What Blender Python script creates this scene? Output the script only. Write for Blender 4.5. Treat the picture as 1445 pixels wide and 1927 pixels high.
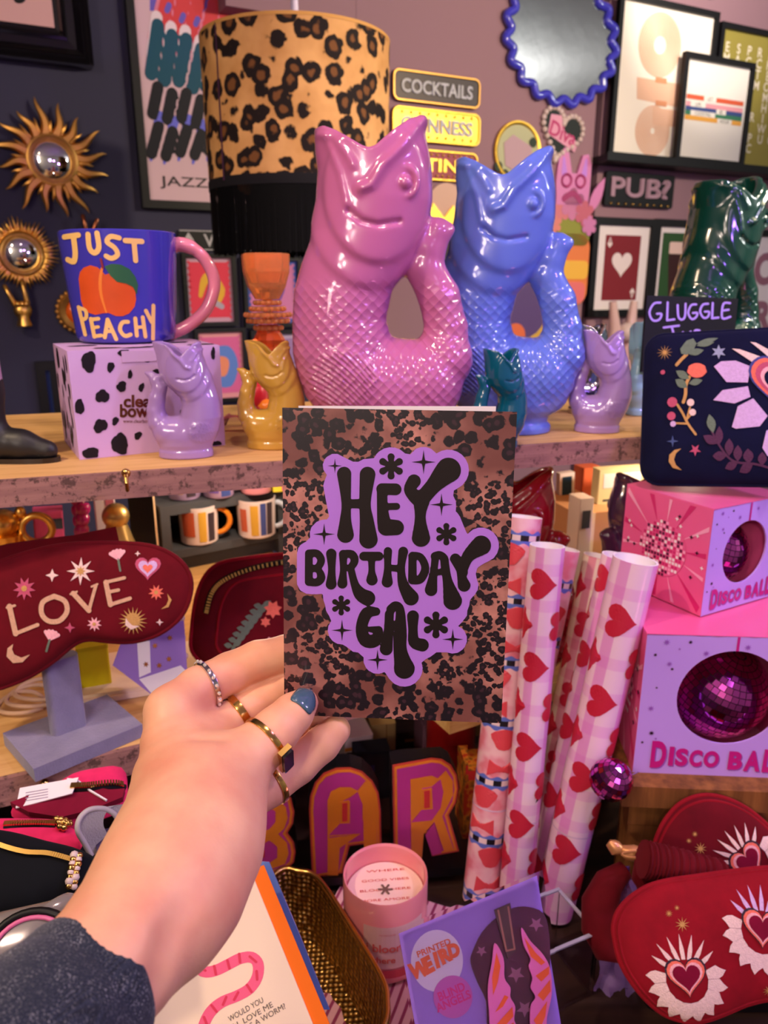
import bpy, bmesh, math, random
import numpy as np
from mathutils import Vector, Matrix, noise
from mathutils.geometry import tessellate_polygon
from math import sin, cos, pi, sqrt, atan2, radians
random.seed(7)
for _o in list(bpy.data.objects): bpy.data.objects.remove(_o)
SC = bpy.context.scene
COL = SC.collection

# ---------------------------------------------------------------- camera
PITCH = radians(16.7); FPX = 1447.0; CX, CY = 722.5, 963.5; CAMZ = 1.5
cp, sp = cos(PITCH), sin(PITCH)
camd = bpy.data.cameras.new('camera'); cam = bpy.data.objects.new('camera', camd); COL.objects.link(cam)
cam.location = (0, 0, CAMZ); cam.rotation_euler = (pi/2 - PITCH, 0, 0)
camd.sensor_fit = 'VERTICAL'; camd.sensor_height = 36; camd.lens = 36*FPX/1927
camd.clip_start = .01; camd.clip_end = 30
camd.dof.use_dof = True; camd.dof.focus_distance = .40; camd.dof.aperture_fstop = camd.lens/1.9
SC.camera = cam
C0 = Vector((0, 0, CAMZ))
def W(px, py, d):
    """world point seen at photo pixel (px, py) at depth d along the camera axis"""
    x = (px-CX)/FPX*d; y = -(py-CY)/FPX*d
    return Vector((x, d*cp + y*sp, CAMZ + y*cp - d*sp))
def ON(px, py, z):
    r = W(px, py, 1) - C0
    return C0 + r*((z-CAMZ)/r.z)

# ---------------------------------------------------------------- world, lights, exposure
SC.view_settings.view_transform = 'Standard'; SC.view_settings.look = 'None'
SC.view_settings.exposure = -0.02; SC.view_settings.gamma = 1; SC.view_settings.use_curve_mapping = False
wd = bpy.data.worlds.new('world'); SC.world = wd; wd.use_nodes = True
wd.node_tree.nodes['Background'].inputs[0].default_value = (.60, .48, .58, 1)
wd.node_tree.nodes['Background'].inputs[1].default_value = .10
def lamp(name, loc, energy, col, size=.03, target=None, spot=None, blend=.5):
    ld = bpy.data.lights.new(name, 'SPOT' if spot else 'POINT')
    ld.energy = energy; ld.color = col; ld.shadow_soft_size = size
    if spot: ld.spot_size = radians(spot); ld.spot_blend = blend
    o = bpy.data.objects.new(name, ld); COL.objects.link(o); o.location = loc
    if target is not None:
        o.rotation_euler = (Vector(target)-Vector(loc)).to_track_quat('-Z', 'Y').to_euler()
    return o
WARM = (1, .76, .52); PINK = (1, .40, .75); VIO = (.36, .16, 1); COOL = (.75, .85, 1)
lamp('spot_left', (-.75, .05, 2.45), 40, WARM, .035, (-.35, .75, 1.25), 85)
lamp('spot_hand', (-.25, -.25, 2.3), 10, (1, .78, .62), .05, (-.15, .4, 1.3), 60)
lamp('spot_middle', (.15, .25, 2.45), 14, (1, .74, .66), .03, (.1, .9, 1.2), 85)
lamp('spot_right', (.95, .35, 2.45), 26, (.80, .68, 1), .03, (.45, .8, 1.1), 85)
lamp('spot_signs', (1.05, 1.05, 2.15), 72, (1, .82, .56), .03, (.20, 1.8, 1.70), 115, .7)
lamp('spot_prints', (1.10, 1.95, 2.42), 34, (1, .88, .74), .03, W(1250, 50, 2.5), 62, .6)
lamp('violet_lamp', (.85, .25, 1.75), 9, VIO, .04)
lamp('violet_lamp', (.45, .15, 1.95), 2.5, (.55, .2, 1), .03)
lamp('pink_lamp', (.75, .15, .98), 1.5, (1, .25, .55), .05)
lamp('front_fill', (-.75, -.75, 1.85), 13, (1, .80, .68), .12)  # added front fill from behind the camera, reaches under the shelves
lamp('front_fill', (.75, -1.0, 2.1), 4, (.80, .60, 1), .16)  # second added front fill, weaker and violet tinted
lamp('reflection_fill', (3.0, .75, 2.35), 64, (.95, .95, .92), .10)  # added fill, lights the unseen wall that the wavy mirror reflects
lamp('reflection_fill', (-.9, -2.2, 2.4), 60, (1, .84, .72), .12)  # added fill behind the camera, brightens reflections in gold and glaze
lamp('under_shelf_fill', (.42, 1.02, 1.30), 1.5, (1, .82, .62), .01)  # added fill hidden under the board, brightens the clutter on the right
lamp('under_shelf_fill', (-.18, .98, 1.30), 1.3, (1, .80, .62), .01)  # same added fill for the left side

# ---------------------------------------------------------------- helpers
def lin(c):
    return tuple((v/255/12.92 if v/255 <= .04045 else ((v/255+.055)/1.055)**2.4) for v in c[:3]) + (1,)
class NT:
    def __init__(s, m): s.m = m; s.t = m.node_tree; s.b = s.t.nodes['Principled BSDF']
    def n(s, typ, **kw):
        nd = s.t.nodes.new('ShaderNode'+typ)
        for k, v in kw.items():
            if k.startswith('i_'):
                key = k[2:]; key = int(key) if key.isdigit() else key.replace('_', ' ')
                nd.inputs[key].default_value = v
            else: setattr(nd, k, v)
        return nd
    def l(s, a, b): s.t.links.new(a, b)
    def math(s, op, a, b=None, c=None):
        nd = s.n('Math', operation=op)
        for i, v in enumerate((a, b, c)):
            if v is None: continue
            if isinstance(v, (int, float)): nd.inputs[i].default_value = v
            else: s.l(v, nd.inputs[i])
        return nd.outputs[0]
    def mix(s, f, a, b):
        nd = s.n('Mix', data_type='RGBA')
        for i, v in ((0, f), (6, a), (7, b)):
            if isinstance(v, (int, float, tuple)): nd.inputs[i].default_value = v
            else: s.l(v, nd.inputs[i])
        return nd.outputs[2]
    def ramp(s, f, stops, interp='LINEAR'):
        nd = s.n('ValToRGB'); s.l(f, nd.inputs[0]); cr = nd.color_ramp; cr.interpolation = interp
        while len(cr.elements) < len(stops): cr.elements.new(.5)
        for e, (p, c) in zip(cr.elements, stops): e.position = p; e.color = c
        return nd.outputs[0]
    def obj(s): return s.n('TexCoord').outputs['Object']
    def noise(s, vec, scale, detail=3, rough=.5):
        nd = s.n('TexNoise'); nd.inputs['Scale'].default_value = scale; nd.inputs['Detail'].default_value = detail
        nd.inputs['Roughness'].default_value = rough
        s.l(vec, nd.inputs['Vector']); return nd.outputs[0]
    def vor(s, vec, scale, rnd=1, feature='F1'):
        nd = s.n('TexVoronoi', feature=feature); nd.inputs['Scale'].default_value = scale
        nd.inputs['Randomness'].default_value = rnd; s.l(vec, nd.inputs['Vector']); return nd
    def bump(s, h, strength, dist=.001):
        nd = s.n('Bump'); nd.inputs['Strength'].default_value = strength; nd.inputs['Distance'].default_value = dist
        s.l(h, nd.inputs['Height']); s.l(nd.outputs[0], s.b.inputs['Normal'])
    def base(s, c): s.l(c, s.b.inputs['Base Color'])
    def warp(s, vec, scale, amt):
        nz = s.n('TexNoise'); nz.inputs['Scale'].default_value = scale; s.l(vec, nz.inputs['Vector'])
        sub = s.n('VectorMath', operation='SUBTRACT'); s.l(nz.outputs[1], sub.inputs[0]); sub.inputs[1].default_value = (.5,)*3
        sc = s.n('VectorMath', operation='SCALE'); s.l(sub.outputs[0], sc.inputs[0]); sc.inputs['Scale'].default_value = amt
        ad = s.n('VectorMath', operation='ADD'); s.l(vec, ad.inputs[0]); s.l(sc.outputs[0], ad.inputs[1]); return ad.outputs[0]
def M(name, col, rough=.5, metal=0, coat=0, trans=0, sss=0, bump=None, emit=0, sheen=0, var=0, spec=None, ior=None):
    m = bpy.data.materials.new(name); m.use_nodes = True; t = NT(m); b = t.b
    c = lin(col); b.inputs['Base Color'].default_value = c
    b.inputs['Roughness'].default_value = rough; b.inputs['Metallic'].default_value = metal
    b.inputs['Coat Weight'].default_value = coat; b.inputs['Coat Roughness'].default_value = .04
    b.inputs['Transmission Weight'].default_value = trans
    b.inputs['Sheen Weight'].default_value = sheen
    if ior: b.inputs['IOR'].default_value = ior
    if spec is None and rough >= .5 and not metal: spec = .22
    if spec is not None: b.inputs['Specular IOR Level'].default_value = spec
    if sss:
        b.inputs['Subsurface Weight'].default_value = sss; b.inputs['Subsurface Radius'].default_value = (.012, .005, .003)
        b.inputs['Subsurface Scale'].default_value = .35
    if emit: b.inputs['Emission Color'].default_value = c; b.inputs['Emission Strength'].default_value = emit
    if bump or var:
        v = t.obj()
        if bump: t.bump(t.noise(v, bump[0], 4), bump[1], bump[2] if len(bump) > 2 else .001)
        if var:
            f = t.noise(v, var if var > 1 else 30, 4)
            t.base(t.mix(f, tuple(x*.78 for x in c[:3])+(1,), tuple(min(1, x*1.18) for x in c[:3])+(1,)))
    return m

def contour(F, x0, y0, h):
    """closed outlines of the zero level of a 2D field (marching squares)"""
    S = F < 0; c = S[:-1, :-1]*1+S[1:, :-1]*2+S[1:, 1:]*4+S[:-1, 1:]*8; nxt = {}; pos = {}
    TAB = {1: [(3, 0)], 2: [(0, 1)], 3: [(3, 1)], 4: [(1, 2)], 5: [(3, 0), (1, 2)], 6: [(0, 2)], 7: [(3, 2)], 8: [(2, 3)], 9: [(2, 0)], 10: [(0, 1), (2, 3)], 11: [(2, 1)], 12: [(1, 3)], 13: [(1, 0)], 14: [(0, 3)]}
    for i, j in np.argwhere((c > 0) & (c < 15)):
        i = int(i); j = int(j)
        E = {0: (i, j, 0), 1: (i+1, j, 1), 2: (i, j+1, 0), 3: (i, j, 1)}
        for a, b in TAB[int(c[i, j])]:
            for e in (a, b):
                k = E[e]
                if k not in pos:
                    u, v, ax = k; f0 = F[u, v]; f1 = F[u+1, v] if ax == 0 else F[u, v+1]; t = min(max(f0/(f0-f1), .02), .98)
                    pos[k] = (x0+(u+(t if ax == 0 else 0))*h, y0+(v+(t if ax == 1 else 0))*h)
            nxt[E[a]] = E[b]
    out = []
    while nxt:
        k, n = nxt.popitem(); l = [k]
        while n in nxt: l.append(n); n = nxt.pop(n)
        if n == k or True: l = l if n == k or n == l[0] else l+[n]
        out.append([pos[q] for q in l])
    return out

class MB:
    """collects simple shapes and links them as one mesh object"""
    def __init__(s): s.v = []; s.f = []; s.m = []; s.pend = {}
    def add(s, vs, fs, m=0):
        o = len(s.v); s.v += [tuple(v) for v in vs]
        for f in fs: s.f.append(tuple(i+o for i in f)); s.m.append(m)
        return s
    def box(s, c, d, R=None, m=0):
        x, y, z = d[0]/2, d[1]/2, d[2]/2
        vs = [Vector((a*x, b*y, e*z)) for a in (-1, 1) for b in (-1, 1) for e in (-1, 1)]
        vs = [(R @ v if R else v)+Vector(c) for v in vs]
        return s.add(vs, [(0, 1, 3, 2), (4, 6, 7, 5), (0, 4, 5, 1), (2, 3, 7, 6), (0, 2, 6, 4), (1, 5, 7, 3)], m)
    def lathe(s, prof, seg=32, c=(0, 0, 0), m=0, mfn=None, a0=0, R=None):
        vs = []; ring = []
        for r, z in prof:
            if r < 1e-6: ring.append([len(vs)]); vs.append((0, 0, z))
            else:
                ring.append(list(range(len(vs), len(vs)+seg)))
                vs += [(r*cos(a0+2*pi*k/seg), r*sin(a0+2*pi*k/seg), z) for k in range(seg)]
        vs = [(R @ Vector(v) if R else Vector(v))+Vector(c) for v in vs]; o = len(s.v); s.v += [tuple(v) for v in vs]
        for i in range(len(ring)-1):
            A, B = ring[i], ring[i+1]; mm = mfn(i) if mfn else m
            for k in range(seg):
                k2 = (k+1) % seg
                if len(A) == 1 and len(B) == 1: continue
                if len(A) == 1: f = (A[0], B[k], B[k2])
                elif len(B) == 1: f = (A[k], B[0], A[k2])
                else: f = (A[k], B[k], B[k2], A[k2])
                s.f.append(tuple(x+o for x in f)); s.m.append(mm)
        return s
    def tube(s, pts, r, seg=10, closed=False, m=0, caps=True):
        pts = [Vector(p) for p in pts]; n = len(pts); rs = r if isinstance(r, (list, tuple)) else [r]*n
        vs = []; up = None
        for i, p in enumerate(pts):
            a = pts[(i-1) % n] if closed or i else p; b = pts[(i+1) % n] if closed or i < n-1 else p
            t = (b-a).normalized()
            if up is None:
                up = Vector((0, 0, 1)) if abs(t.z) < .9 else Vector((1, 0, 0))
            x = t.cross(up)
            if x.length < 1e-6: x = t.orthogonal()
            x.normalize(); up = x.cross(t).normalized()
            vs += [p + (x*cos(2*pi*k/seg)+up*sin(2*pi*k/seg))*rs[i] for k in range(seg)]
        fs = []
        for i in range(n if closed else n-1):
            j = (i+1) % n
            fs += [(i*seg+k, i*seg+(k+1) % seg, j*seg+(k+1) % seg, j*seg+k) for k in range(seg)]
        if caps and not closed:
            fs += [tuple(range(seg)), tuple(range((n-1)*seg, n*seg))]
        return s.add(vs, fs, m)
    def ball(s, c, r, seg=16, rings=10, m=0, R=None):
        r = (r,)*3 if isinstance(r, (int, float)) else r
        prof = [(sin(pi*i/rings), -cos(pi*i/rings)) for i in range(rings+1)]
        t = MB().lathe([(max(a, 0) if 0 < i < rings else 0, b) for i, (a, b) in enumerate(prof)], seg)
        vs = [Vector((v[0]*r[0], v[1]*r[1], v[2]*r[2])) for v in t.v]
        return s.add([(R @ v if R else v)+Vector(c) for v in vs], t.f, m)
    def prism(s, pts, z0, z1, m=0):
        n = len(pts)
        vs = [(p[0], p[1], z0) for p in pts]+[(p[0], p[1], z1) for p in pts]
        fs = [tuple(range(n))[::-1], tuple(range(n, 2*n))]+[(i, (i+1) % n, n+(i+1) % n, n+i) for i in range(n)]
        return s.add(vs, fs, m)
    def flat(s, pts, z=0, m=0): return s.add([(p[0], p[1], z) for p in pts], [tuple(range(len(pts)))], m)
    def fan(s, c, pts, z=0, m=0):
        n = len(pts); return s.add([(c[0], c[1], z)]+[(p[0], p[1], z) for p in pts], [(0, i+1, (i+1) % n+1) for i in range(n)], m)
    def disc(s, c, r, z=0, m=0, seg=20, ry=None):
        return s.flat([(c[0]+r*cos(2*pi*k/seg), c[1]+(ry or r)*sin(2*pi*k/seg)) for k in range(seg)], z, m)
    def stroke(s, pts, r, z=0, m=0, sub=3, smooth=True):
        """flat brush stroke: polyline with round ends and a radius per point; strokes of one colour merge into one outline"""
        n = len(pts); rs = list(r) if isinstance(r, (list, tuple)) else [r]*n
        P = [(p[0], p[1], q) for p, q in zip(pts, rs)]
        if smooth and n > 2:
            Q = []
            for i in range(n-1):
                a, b, c, d = P[max(i-1, 0)], P[i], P[i+1], P[min(i+2, n-1)]
                for k in range(sub):
                    t = k/sub
                    Q.append(tuple(.5*((2*b[j])+(-a[j]+c[j])*t+(2*a[j]-5*b[j]+4*c[j]-d[j])*t*t+(-a[j]+3*b[j]-3*c[j]+d[j])*t**3) for j in range(3)))
            Q.append(P[-1]); P = Q
        s.pend.setdefault((z, m), []).append(P); return s
    def flush(s):
        for (z, m), L in s.pend.items():
            pad = max(p[2] for P in L for p in P)*1.15; rmin = min(p[2] for P in L for p in P)
            x0 = min(p[0] for P in L for p in P)-pad; x1 = max(p[0] for P in L for p in P)+pad
            y0 = min(p[1] for P in L for p in P)-pad; y1 = max(p[1] for P in L for p in P)+pad
            h = max(rmin/2.0, max(x1-x0, y1-y0)/640)
            X, Y = np.meshgrid(np.arange(x0, x1+h, h), np.arange(y0, y1+h, h), indexing='ij'); F = np.full(X.shape, 1e9)
            for P in L:
                for a, b in (zip(P, P[1:]) if len(P) > 1 else [(P[0], P[0])]):
                    R = max(a[2], b[2])+3*h
                    i0 = max(0, int((min(a[0], b[0])-R-x0)/h)); i1 = int((max(a[0], b[0])+R-x0)/h)+2
                    j0 = max(0, int((min(a[1], b[1])-R-y0)/h)); j1 = int((max(a[1], b[1])+R-y0)/h)+2
                    xs, ys = X[i0:i1, j0:j1], Y[i0:i1, j0:j1]; bx, by = b[0]-a[0], b[1]-a[1]
                    t = np.clip(((xs-a[0])*bx+(ys-a[1])*by)/(bx*bx+by*by+1e-18), 0, 1)
                    d = np.sqrt((xs-a[0]-t*bx)**2+(ys-a[1]-t*by)**2)-(a[2]+(b[2]-a[2])*t)
                    F[i0:i1, j0:j1] = np.minimum(F[i0:i1, j0:j1], d)
            F[F == 0] = 1e-12
            loops = [l for l in contour(F, x0, y0, h) if len(l) > 2]
            if not loops: continue
            area = lambda l: .5*sum(p[0]*q[1]-q[0]*p[1] for p, q in zip(l, l[1:]+l[:1]))
            ar = [area(l) for l in loops]; sg = 1 if max(ar, key=abs) > 0 else -1
            outer = [i for i, q in enumerate(ar) if q*sg > 0]; holes = {i: [] for i in outer}
            def inside(p, l):
                c = False
                for u, v in zip(l, l[1:]+l[:1]):
                    if (u[1] > p[1]) != (v[1] > p[1]) and p[0] < (v[0]-u[0])*(p[1]-u[1])/(v[1]-u[1])+u[0]: c = not c
                return c
            for i, q in enumerate(ar):
                if q*sg < 0:
                    c = [o for o in outer if inside(loops[i][0], loops[o])]
                    if c: holes[min(c, key=lambda o: abs(ar[o]))].append(i)
            for o in outer:
                grp = [loops[o]]+[loops[i] for i in holes[o]]; V = [p for l in grp for p in l]; out = []
                for a, b, c in tessellate_polygon([[Vector((p[0], p[1], 0)) for p in l] for l in grp]):
                    A, B, C = V[a], V[b], V[c]
                    out.append((a, b, c) if (B[0]-A[0])*(C[1]-A[1])-(B[1]-A[1])*(C[0]-A[0]) > 0 else (a, c, b))
                s.add([(p[0], p[1], z) for p in V], out, m)
        s.pend = {}; return s
    def text(s, txt, h, c=(0, 0), z=0, m=0, bold=0, ext=0, sx=1, rot=0, space=1, fit=None):
        cu = bpy.data.curves.new('t', 'FONT'); cu.body = txt; cu.size = 1; cu.offset = bold; cu.extrude = 0
        cu.space_character = space; cu.align_x = 'LEFT'; cu.resolution_u = 4
        ob = bpy.data.objects.new('t', cu); COL.objects.link(ob)
        dg = bpy.context.evaluated_depsgraph_get(); me = bpy.data.meshes.new_from_object(ob.evaluated_get(dg))
        vs = [v.co.copy() for v in me.vertices]; fs = [tuple(p.vertices) for p in me.polygons]
        bpy.data.objects.remove(ob); bpy.data.curves.remove(cu); bpy.data.meshes.remove(me)
        if not vs: return s
        x0 = min(v.x for v in vs); x1 = max(v.x for v in vs); y0 = min(v.y for v in vs); y1 = max(v.y for v in vs)
        k = h/(y1-y0) if y1 > y0 else h; kx = k*sx
        if fit: kx = fit/(x1-x0)
        R = Matrix.Rotation(rot, 3, 'Z')
        out = [R @ Vector(((v.x-(x0+x1)/2)*kx, (v.y-(y0+y1)/2)*k, 0))+Vector((c[0], c[1], z)) for v in vs]
        return s.add(out, fs, m)
    def map(s, fn, start=0):
        s.flush(); s.v = s.v[:start]+[tuple(fn(Vector(v))) for v in s.v[start:]]; return s
    def xf(s, Mx, start=0): return s.map(lambda v: Mx @ v, start)
    def mesh(s, name, mats, smooth=None, recalc=True):
        s.flush()
        me = bpy.data.meshes.new(name); me.from_pydata(s.v, [], s.f)
        for m in (mats if isinstance(mats, (list, tuple)) else [mats]): me.materials.append(m)
        me.polygons.foreach_set('material_index', s.m)
        if recalc:
            bm = bmesh.new(); bm.from_mesh(me); bmesh.ops.recalc_face_normals(bm, faces=bm.faces); bm.to_mesh(me); bm.free()
        if smooth is not None:
            me.polygons.foreach_set('use_smooth', [True]*len(me.polygons)); me.set_sharp_from_angle(angle=radians(smooth))
        me.update(); return me
    def build(s, name, mats, parent=None, smooth=None, recalc=True, mw=None):
        o = bpy.data.objects.new(name, s.mesh(name, mats, smooth, recalc)); COL.objects.link(o)
        if parent: o.parent = parent
        if mw is not None: o.matrix_world = mw
        return o
def thing(name, label, cat, mw, group=None):
    o = bpy.data.objects.new(name, None); COL.objects.link(o); o.matrix_world = mw; o.empty_display_size = .02
    o['label'] = label; o['category'] = cat
    if group: o['group'] = group
    return o
def tag(o, label, cat, group=None):
    o['label'] = label; o['category'] = cat
    if group: o['group'] = group
    return o
def struct(o): o['kind'] = 'structure'; return o
def stuff(o): o['kind'] = 'stuff'; return o
def T(p, yaw=0): return Matrix.Translation(p) @ Matrix.Rotation(yaw, 4, 'Z')
def facing(p): return atan2(-p.x, p.y)
FRONT = Matrix.Rotation(pi/2, 4, 'X')      # local XY drawing plane stood upright, +Z of the drawing towards -Y
def quad(tl, tr, bl):
    """frame with X along the top edge, Y up, Z towards the viewer; returns matrix, width, height"""
    x = (tr-tl); w = x.length; x.normalize(); y = tl-bl; h = y.length; y = (y-x*y.dot(x)).normalized(); z = x.cross(y)
    c = (tr+bl)/2; m = Matrix((x, y, z)).transposed().to_4x4(); m.translation = c
    return m, w, h
def to_local(m, px, py):
    """where the photo pixel's ray meets the drawing plane of m"""
    n = m.to_3x3() @ Vector((0, 0, 1)); r = W(px, py, 1)-C0
    p = C0 + r*((m.translation-C0).dot(n)/r.dot(n)); q = m.inverted() @ p
    return (q.x, q.y)
def rrect(w, h, r, n=6):
    out = []
    for cx, cy, a in ((w/2-r, h/2-r, 0), (-w/2+r, h/2-r, pi/2), (-w/2+r, -h/2+r, pi), (w/2-r, -h/2+r, 1.5*pi)):
        out += [(cx+r*cos(a+pi/2*k/n), cy+r*sin(a+pi/2*k/n)) for k in range(n+1)]
    return out
def rect(w, h, c=(0, 0)): return [(c[0]-w/2, c[1]-h/2), (c[0]+w/2, c[1]-h/2), (c[0]+w/2, c[1]+h/2), (c[0]-w/2, c[1]+h/2)]
def spline(pts, n=8, closed=False):
    P = [Vector(p) for p in pts]; N = len(P); out = []
    for i in range(N if closed else N-1):
        g = (lambda k: P[k % N]) if closed else (lambda k: P[min(max(k, 0), N-1)])
        a, b, c, d = g(i-1), g(i), g(i+1), g(i+2)
        for k in range(n):
            t = k/n; out.append(.5*((2*b)+(c-a)*t+(2*a-5*b+4*c-d)*t*t+(3*b-a-3*c+d)*t**3))
    if not closed: out.append(P[-1])
    return out
def heart(n=28, w=1.0, c=(0, 0), rot=0):
    out = []
    for k in range(n):
        t = 2*pi*k/n; x = 16*sin(t)**3; y = 13*cos(t)-5*cos(2*t)-2*cos(3*t)-cos(4*t)
        x, y = x/34*w, (y+2.5)/34*w
        out.append((c[0]+x*cos(rot)-y*sin(rot), c[1]+x*sin(rot)+y*cos(rot)))
    return out
def star(n, r, ri, c=(0, 0), rot=0):
    return [(c[0]+(r if k % 2 == 0 else ri)*sin(rot+pi*k/n), c[1]+(r if k % 2 == 0 else ri)*cos(rot+pi*k/n)) for k in range(2*n)]
def star4(r, c=(0, 0), pinch=.16): return star(4, r, r*pinch*1.4, c) if False else [(c[0]+q*sin(pi*k/4), c[1]+q*cos(pi*k/4)) for k, q in enumerate([r, r*pinch*1.3]*4)]
def petalflower(mb, c, r, n, z, m, pr=.42):
    for k in range(n):
        a = 2*pi*k/n; mb.stroke([(c[0]+.2*r*sin(a), c[1]+.2*r*cos(a)), (c[0]+.66*r*sin(a), c[1]+.66*r*cos(a))], [r*.16, r*.33], z, m, 1)
    mb.stroke([c], r*.4, z, m)
def leafpts(a, b, w, n=5):
    ax, ay = a; dx, dy = b[0]-ax, b[1]-ay; L = sqrt(dx*dx+dy*dy); nx, ny = -dy/L, dx/L
    up = [(ax+dx*k/n+nx*w*sin(pi*k/n), ay+dy*k/n+ny*w*sin(pi*k/n)) for k in range(n+1)]
    dn = [(ax+dx*k/n-nx*w*sin(pi*k/n), ay+dy*k/n-ny*w*sin(pi*k/n)) for k in range(n-1, 0, -1)]
    return up+dn

# surfaces from distance fields (for the hand, the jugs and the boot)
def smin(a, b, k):
    h = np.clip(.5+.5*(b-a)/k, 0, 1); return b+(a-b)*h-k*h*(1-h)
def cone(X, Y, Z, a, b, ra, rb):
    bx, by, bz = b[0]-a[0], b[1]-a[1], b[2]-a[2]; L = bx*bx+by*by+bz*bz+1e-12
    t = np.clip(((X-a[0])*bx+(Y-a[1])*by+(Z-a[2])*bz)/L, 0, 1)
    return np.sqrt((X-a[0]-t*bx)**2+(Y-a[1]-t*by)**2+(Z-a[2]-t*bz)**2)-(ra+(rb-ra)*t)
def grid(lo, hi, h):
    ax = [np.arange(lo[i], hi[i]+h, h, dtype=np.float32) for i in range(3)]
    return np.meshgrid(*ax, indexing='ij')
def nets(F, lo, h):
    """naive surface nets: vertices and quads of the zero level of F"""
    S = F < 0; nx, ny, nz = F.shape
    corners = [(i, j, k) for i in (0, 1) for j in (0, 1) for k in (0, 1)]
    sl = lambda A, c: A[c[0]:nx-1+c[0], c[1]:ny-1+c[1], c[2]:nz-1+c[2]]
    cnt = sum(sl(S, c).astype(np.int8) for c in corners)
    act = (cnt > 0) & (cnt < 8); I = np.argwhere(act); idx = -np.ones(act.shape, np.int64); idx[act] = np.arange(len(I))
    acc = np.zeros((len(I), 3)); num = np.zeros(len(I))
    edges = [(a, b) for a in corners for b in corners if sum(b)-sum(a) == 1 and all(y >= x for x, y in zip(a, b))]
    for a, b in edges:
        fa = F[I[:, 0]+a[0], I[:, 1]+a[1], I[:, 2]+a[2]].astype(float); fb = F[I[:, 0]+b[0], I[:, 1]+b[1], I[:, 2]+b[2]].astype(float)
        cr = (fa < 0) != (fb < 0); t = np.where(cr, fa/np.where(cr, fa-fb, 1), 0)
        for q in range(3): acc[:, q] += np.where(cr, a[q]+t*(b[q]-a[q]), 0)
        num += cr
    V = (I+acc/num[:, None])*h+np.array(lo)
    Q = []
    for ax in range(3):
        u, v = [(1, 2), (2, 0), (0, 1)][ax]
        A = S.take(range(F.shape[ax]-1), ax); B = S.take(range(1, F.shape[ax]), ax)
        E = np.argwhere(A != B); ok = np.ones(len(E), bool)
        for w in (u, v): ok &= (E[:, w] > 0) & (E[:, w] < F.shape[w]-1)
        E = E[ok]; flip = S[E[:, 0], E[:, 1], E[:, 2]]
        def cell(du, dv):
            c = E.copy(); c[:, u] -= du; c[:, v] -= dv; return idx[c[:, 0], c[:, 1], c[:, 2]]
        q = np.stack([cell(1, 1), cell(0, 1), cell(0, 0), cell(1, 0)], 1); q[~flip] = q[~flip][:, ::-1]; Q.append(q)
    Q = np.concatenate(Q); Q = Q[(Q >= 0).all(1)]
    return V, Q
def net_mesh(name, V, Q, mats, relax=2):
    E = np.concatenate([Q[:, [i, (i+1) % 4]] for i in range(4)]); V = V.copy()
    for _ in range(relax):
        s = np.zeros_like(V); c = np.zeros(len(V))
        for a, b in ((0, 1), (1, 0)):
            for q in range(3): s[:, q] += np.bincount(E[:, a], V[E[:, b], q], len(V))
            c += np.bincount(E[:, a], minlength=len(V))
        V = V*.5+.5*s/np.maximum(c, 1)[:, None]
    me = bpy.data.meshes.new(name); me.vertices.add(len(V)); me.vertices.foreach_set('co', V.astype(np.float32).ravel())
    me.loops.add(4*len(Q)); me.loops.foreach_set('vertex_index', Q.astype(np.int32).ravel())
    me.polygons.add(len(Q)); me.polygons.foreach_set('loop_start', np.arange(0, 4*len(Q), 4, dtype=np.int32))
    me.update(calc_edges=True); me.validate()
    me.polygons.foreach_set('use_smooth', [True]*len(me.polygons))
    for m in (mats if isinstance(mats, (list, tuple)) else [mats]): me.materials.append(m)
    return me
def link(name, me, parent=None, mw=None):
    o = bpy.data.objects.new(name, me); COL.objects.link(o)
    if parent: o.parent = parent
    if mw is not None: o.matrix_world = mw
    return o
def own_mat(o, m): o.material_slots[0].link = 'OBJECT'; o.material_slots[0].material = m

# ---------------------------------------------------------------- materials
def leopard(name, base1, base2, mid, dark, scale, warp=.5, blend=None, rough=.5, th=(.10, .30), coat=0, net=False):
    m = M(name, base1, rough, coat=coat); t = NT(m); v = t.obj()
    w = t.warp(v, scale*1.1, .55/scale)
    def spots(sc):
        d = t.vor(w, sc).outputs['Distance']; e = t.math('ADD', d, t.math('MULTIPLY', t.math('SUBTRACT', t.noise(v, sc*2.2, 2), .5), .34))
        return e
    d = spots(scale)
    if net:
        def spots(sc):
            nd = t.vor(t.warp(v, sc*.8, .5/sc), sc, 1, 'DISTANCE_TO_EDGE').outputs['Distance']; th_ = t.math('MULTIPLY_ADD', t.noise(v, 38, 2), .52, -.13)
            return t.math('ADD', t.math('MULTIPLY_ADD', t.math('SUBTRACT', nd, th_), -1.0, .40), t.math('MULTIPLY', t.math('SUBTRACT', t.noise(v, sc*2.5, 2), .5), .16))
        d = spots(scale)
    if blend:
        f = t.ramp(t.noise(v, blend[1], 1), [(.47, (0, 0, 0, 1)), (.53, (1, 1, 1, 1))])
        nd = t.n('Mix'); t.l(f, nd.inputs[0]); t.l(d, nd.inputs[2]); t.l(spots(blend[0]), nd.inputs[3]); d = nd.outputs[0]
    bf = t.ramp(t.noise(v, scale*.55, 3), [(.35, (0, 0, 0, 1)), (.65, (1, 1, 1, 1))])
    if blend: bf = t.math('MULTIPLY', t.ramp(t.noise(v, blend[1], 1), [(.38, (.08,)*3+(1,)), (.62, (1, 1, 1, 1))]), t.math('MULTIPLY_ADD', bf, .6, .4))
    b = t.mix(bf, lin(base1), lin(base2))
    a = t.ramp(d, [(th[1]+.06, (1, 1, 1, 1)), (th[1]+.12, (0, 0, 0, 1))])
    i = t.ramp(d, [(th[0], (1, 1, 1, 1)), (th[0]+.08, (0, 0, 0, 1))])
    t.base(t.mix(i, t.mix(a, b, lin(dark)), lin(mid))); return m
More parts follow.
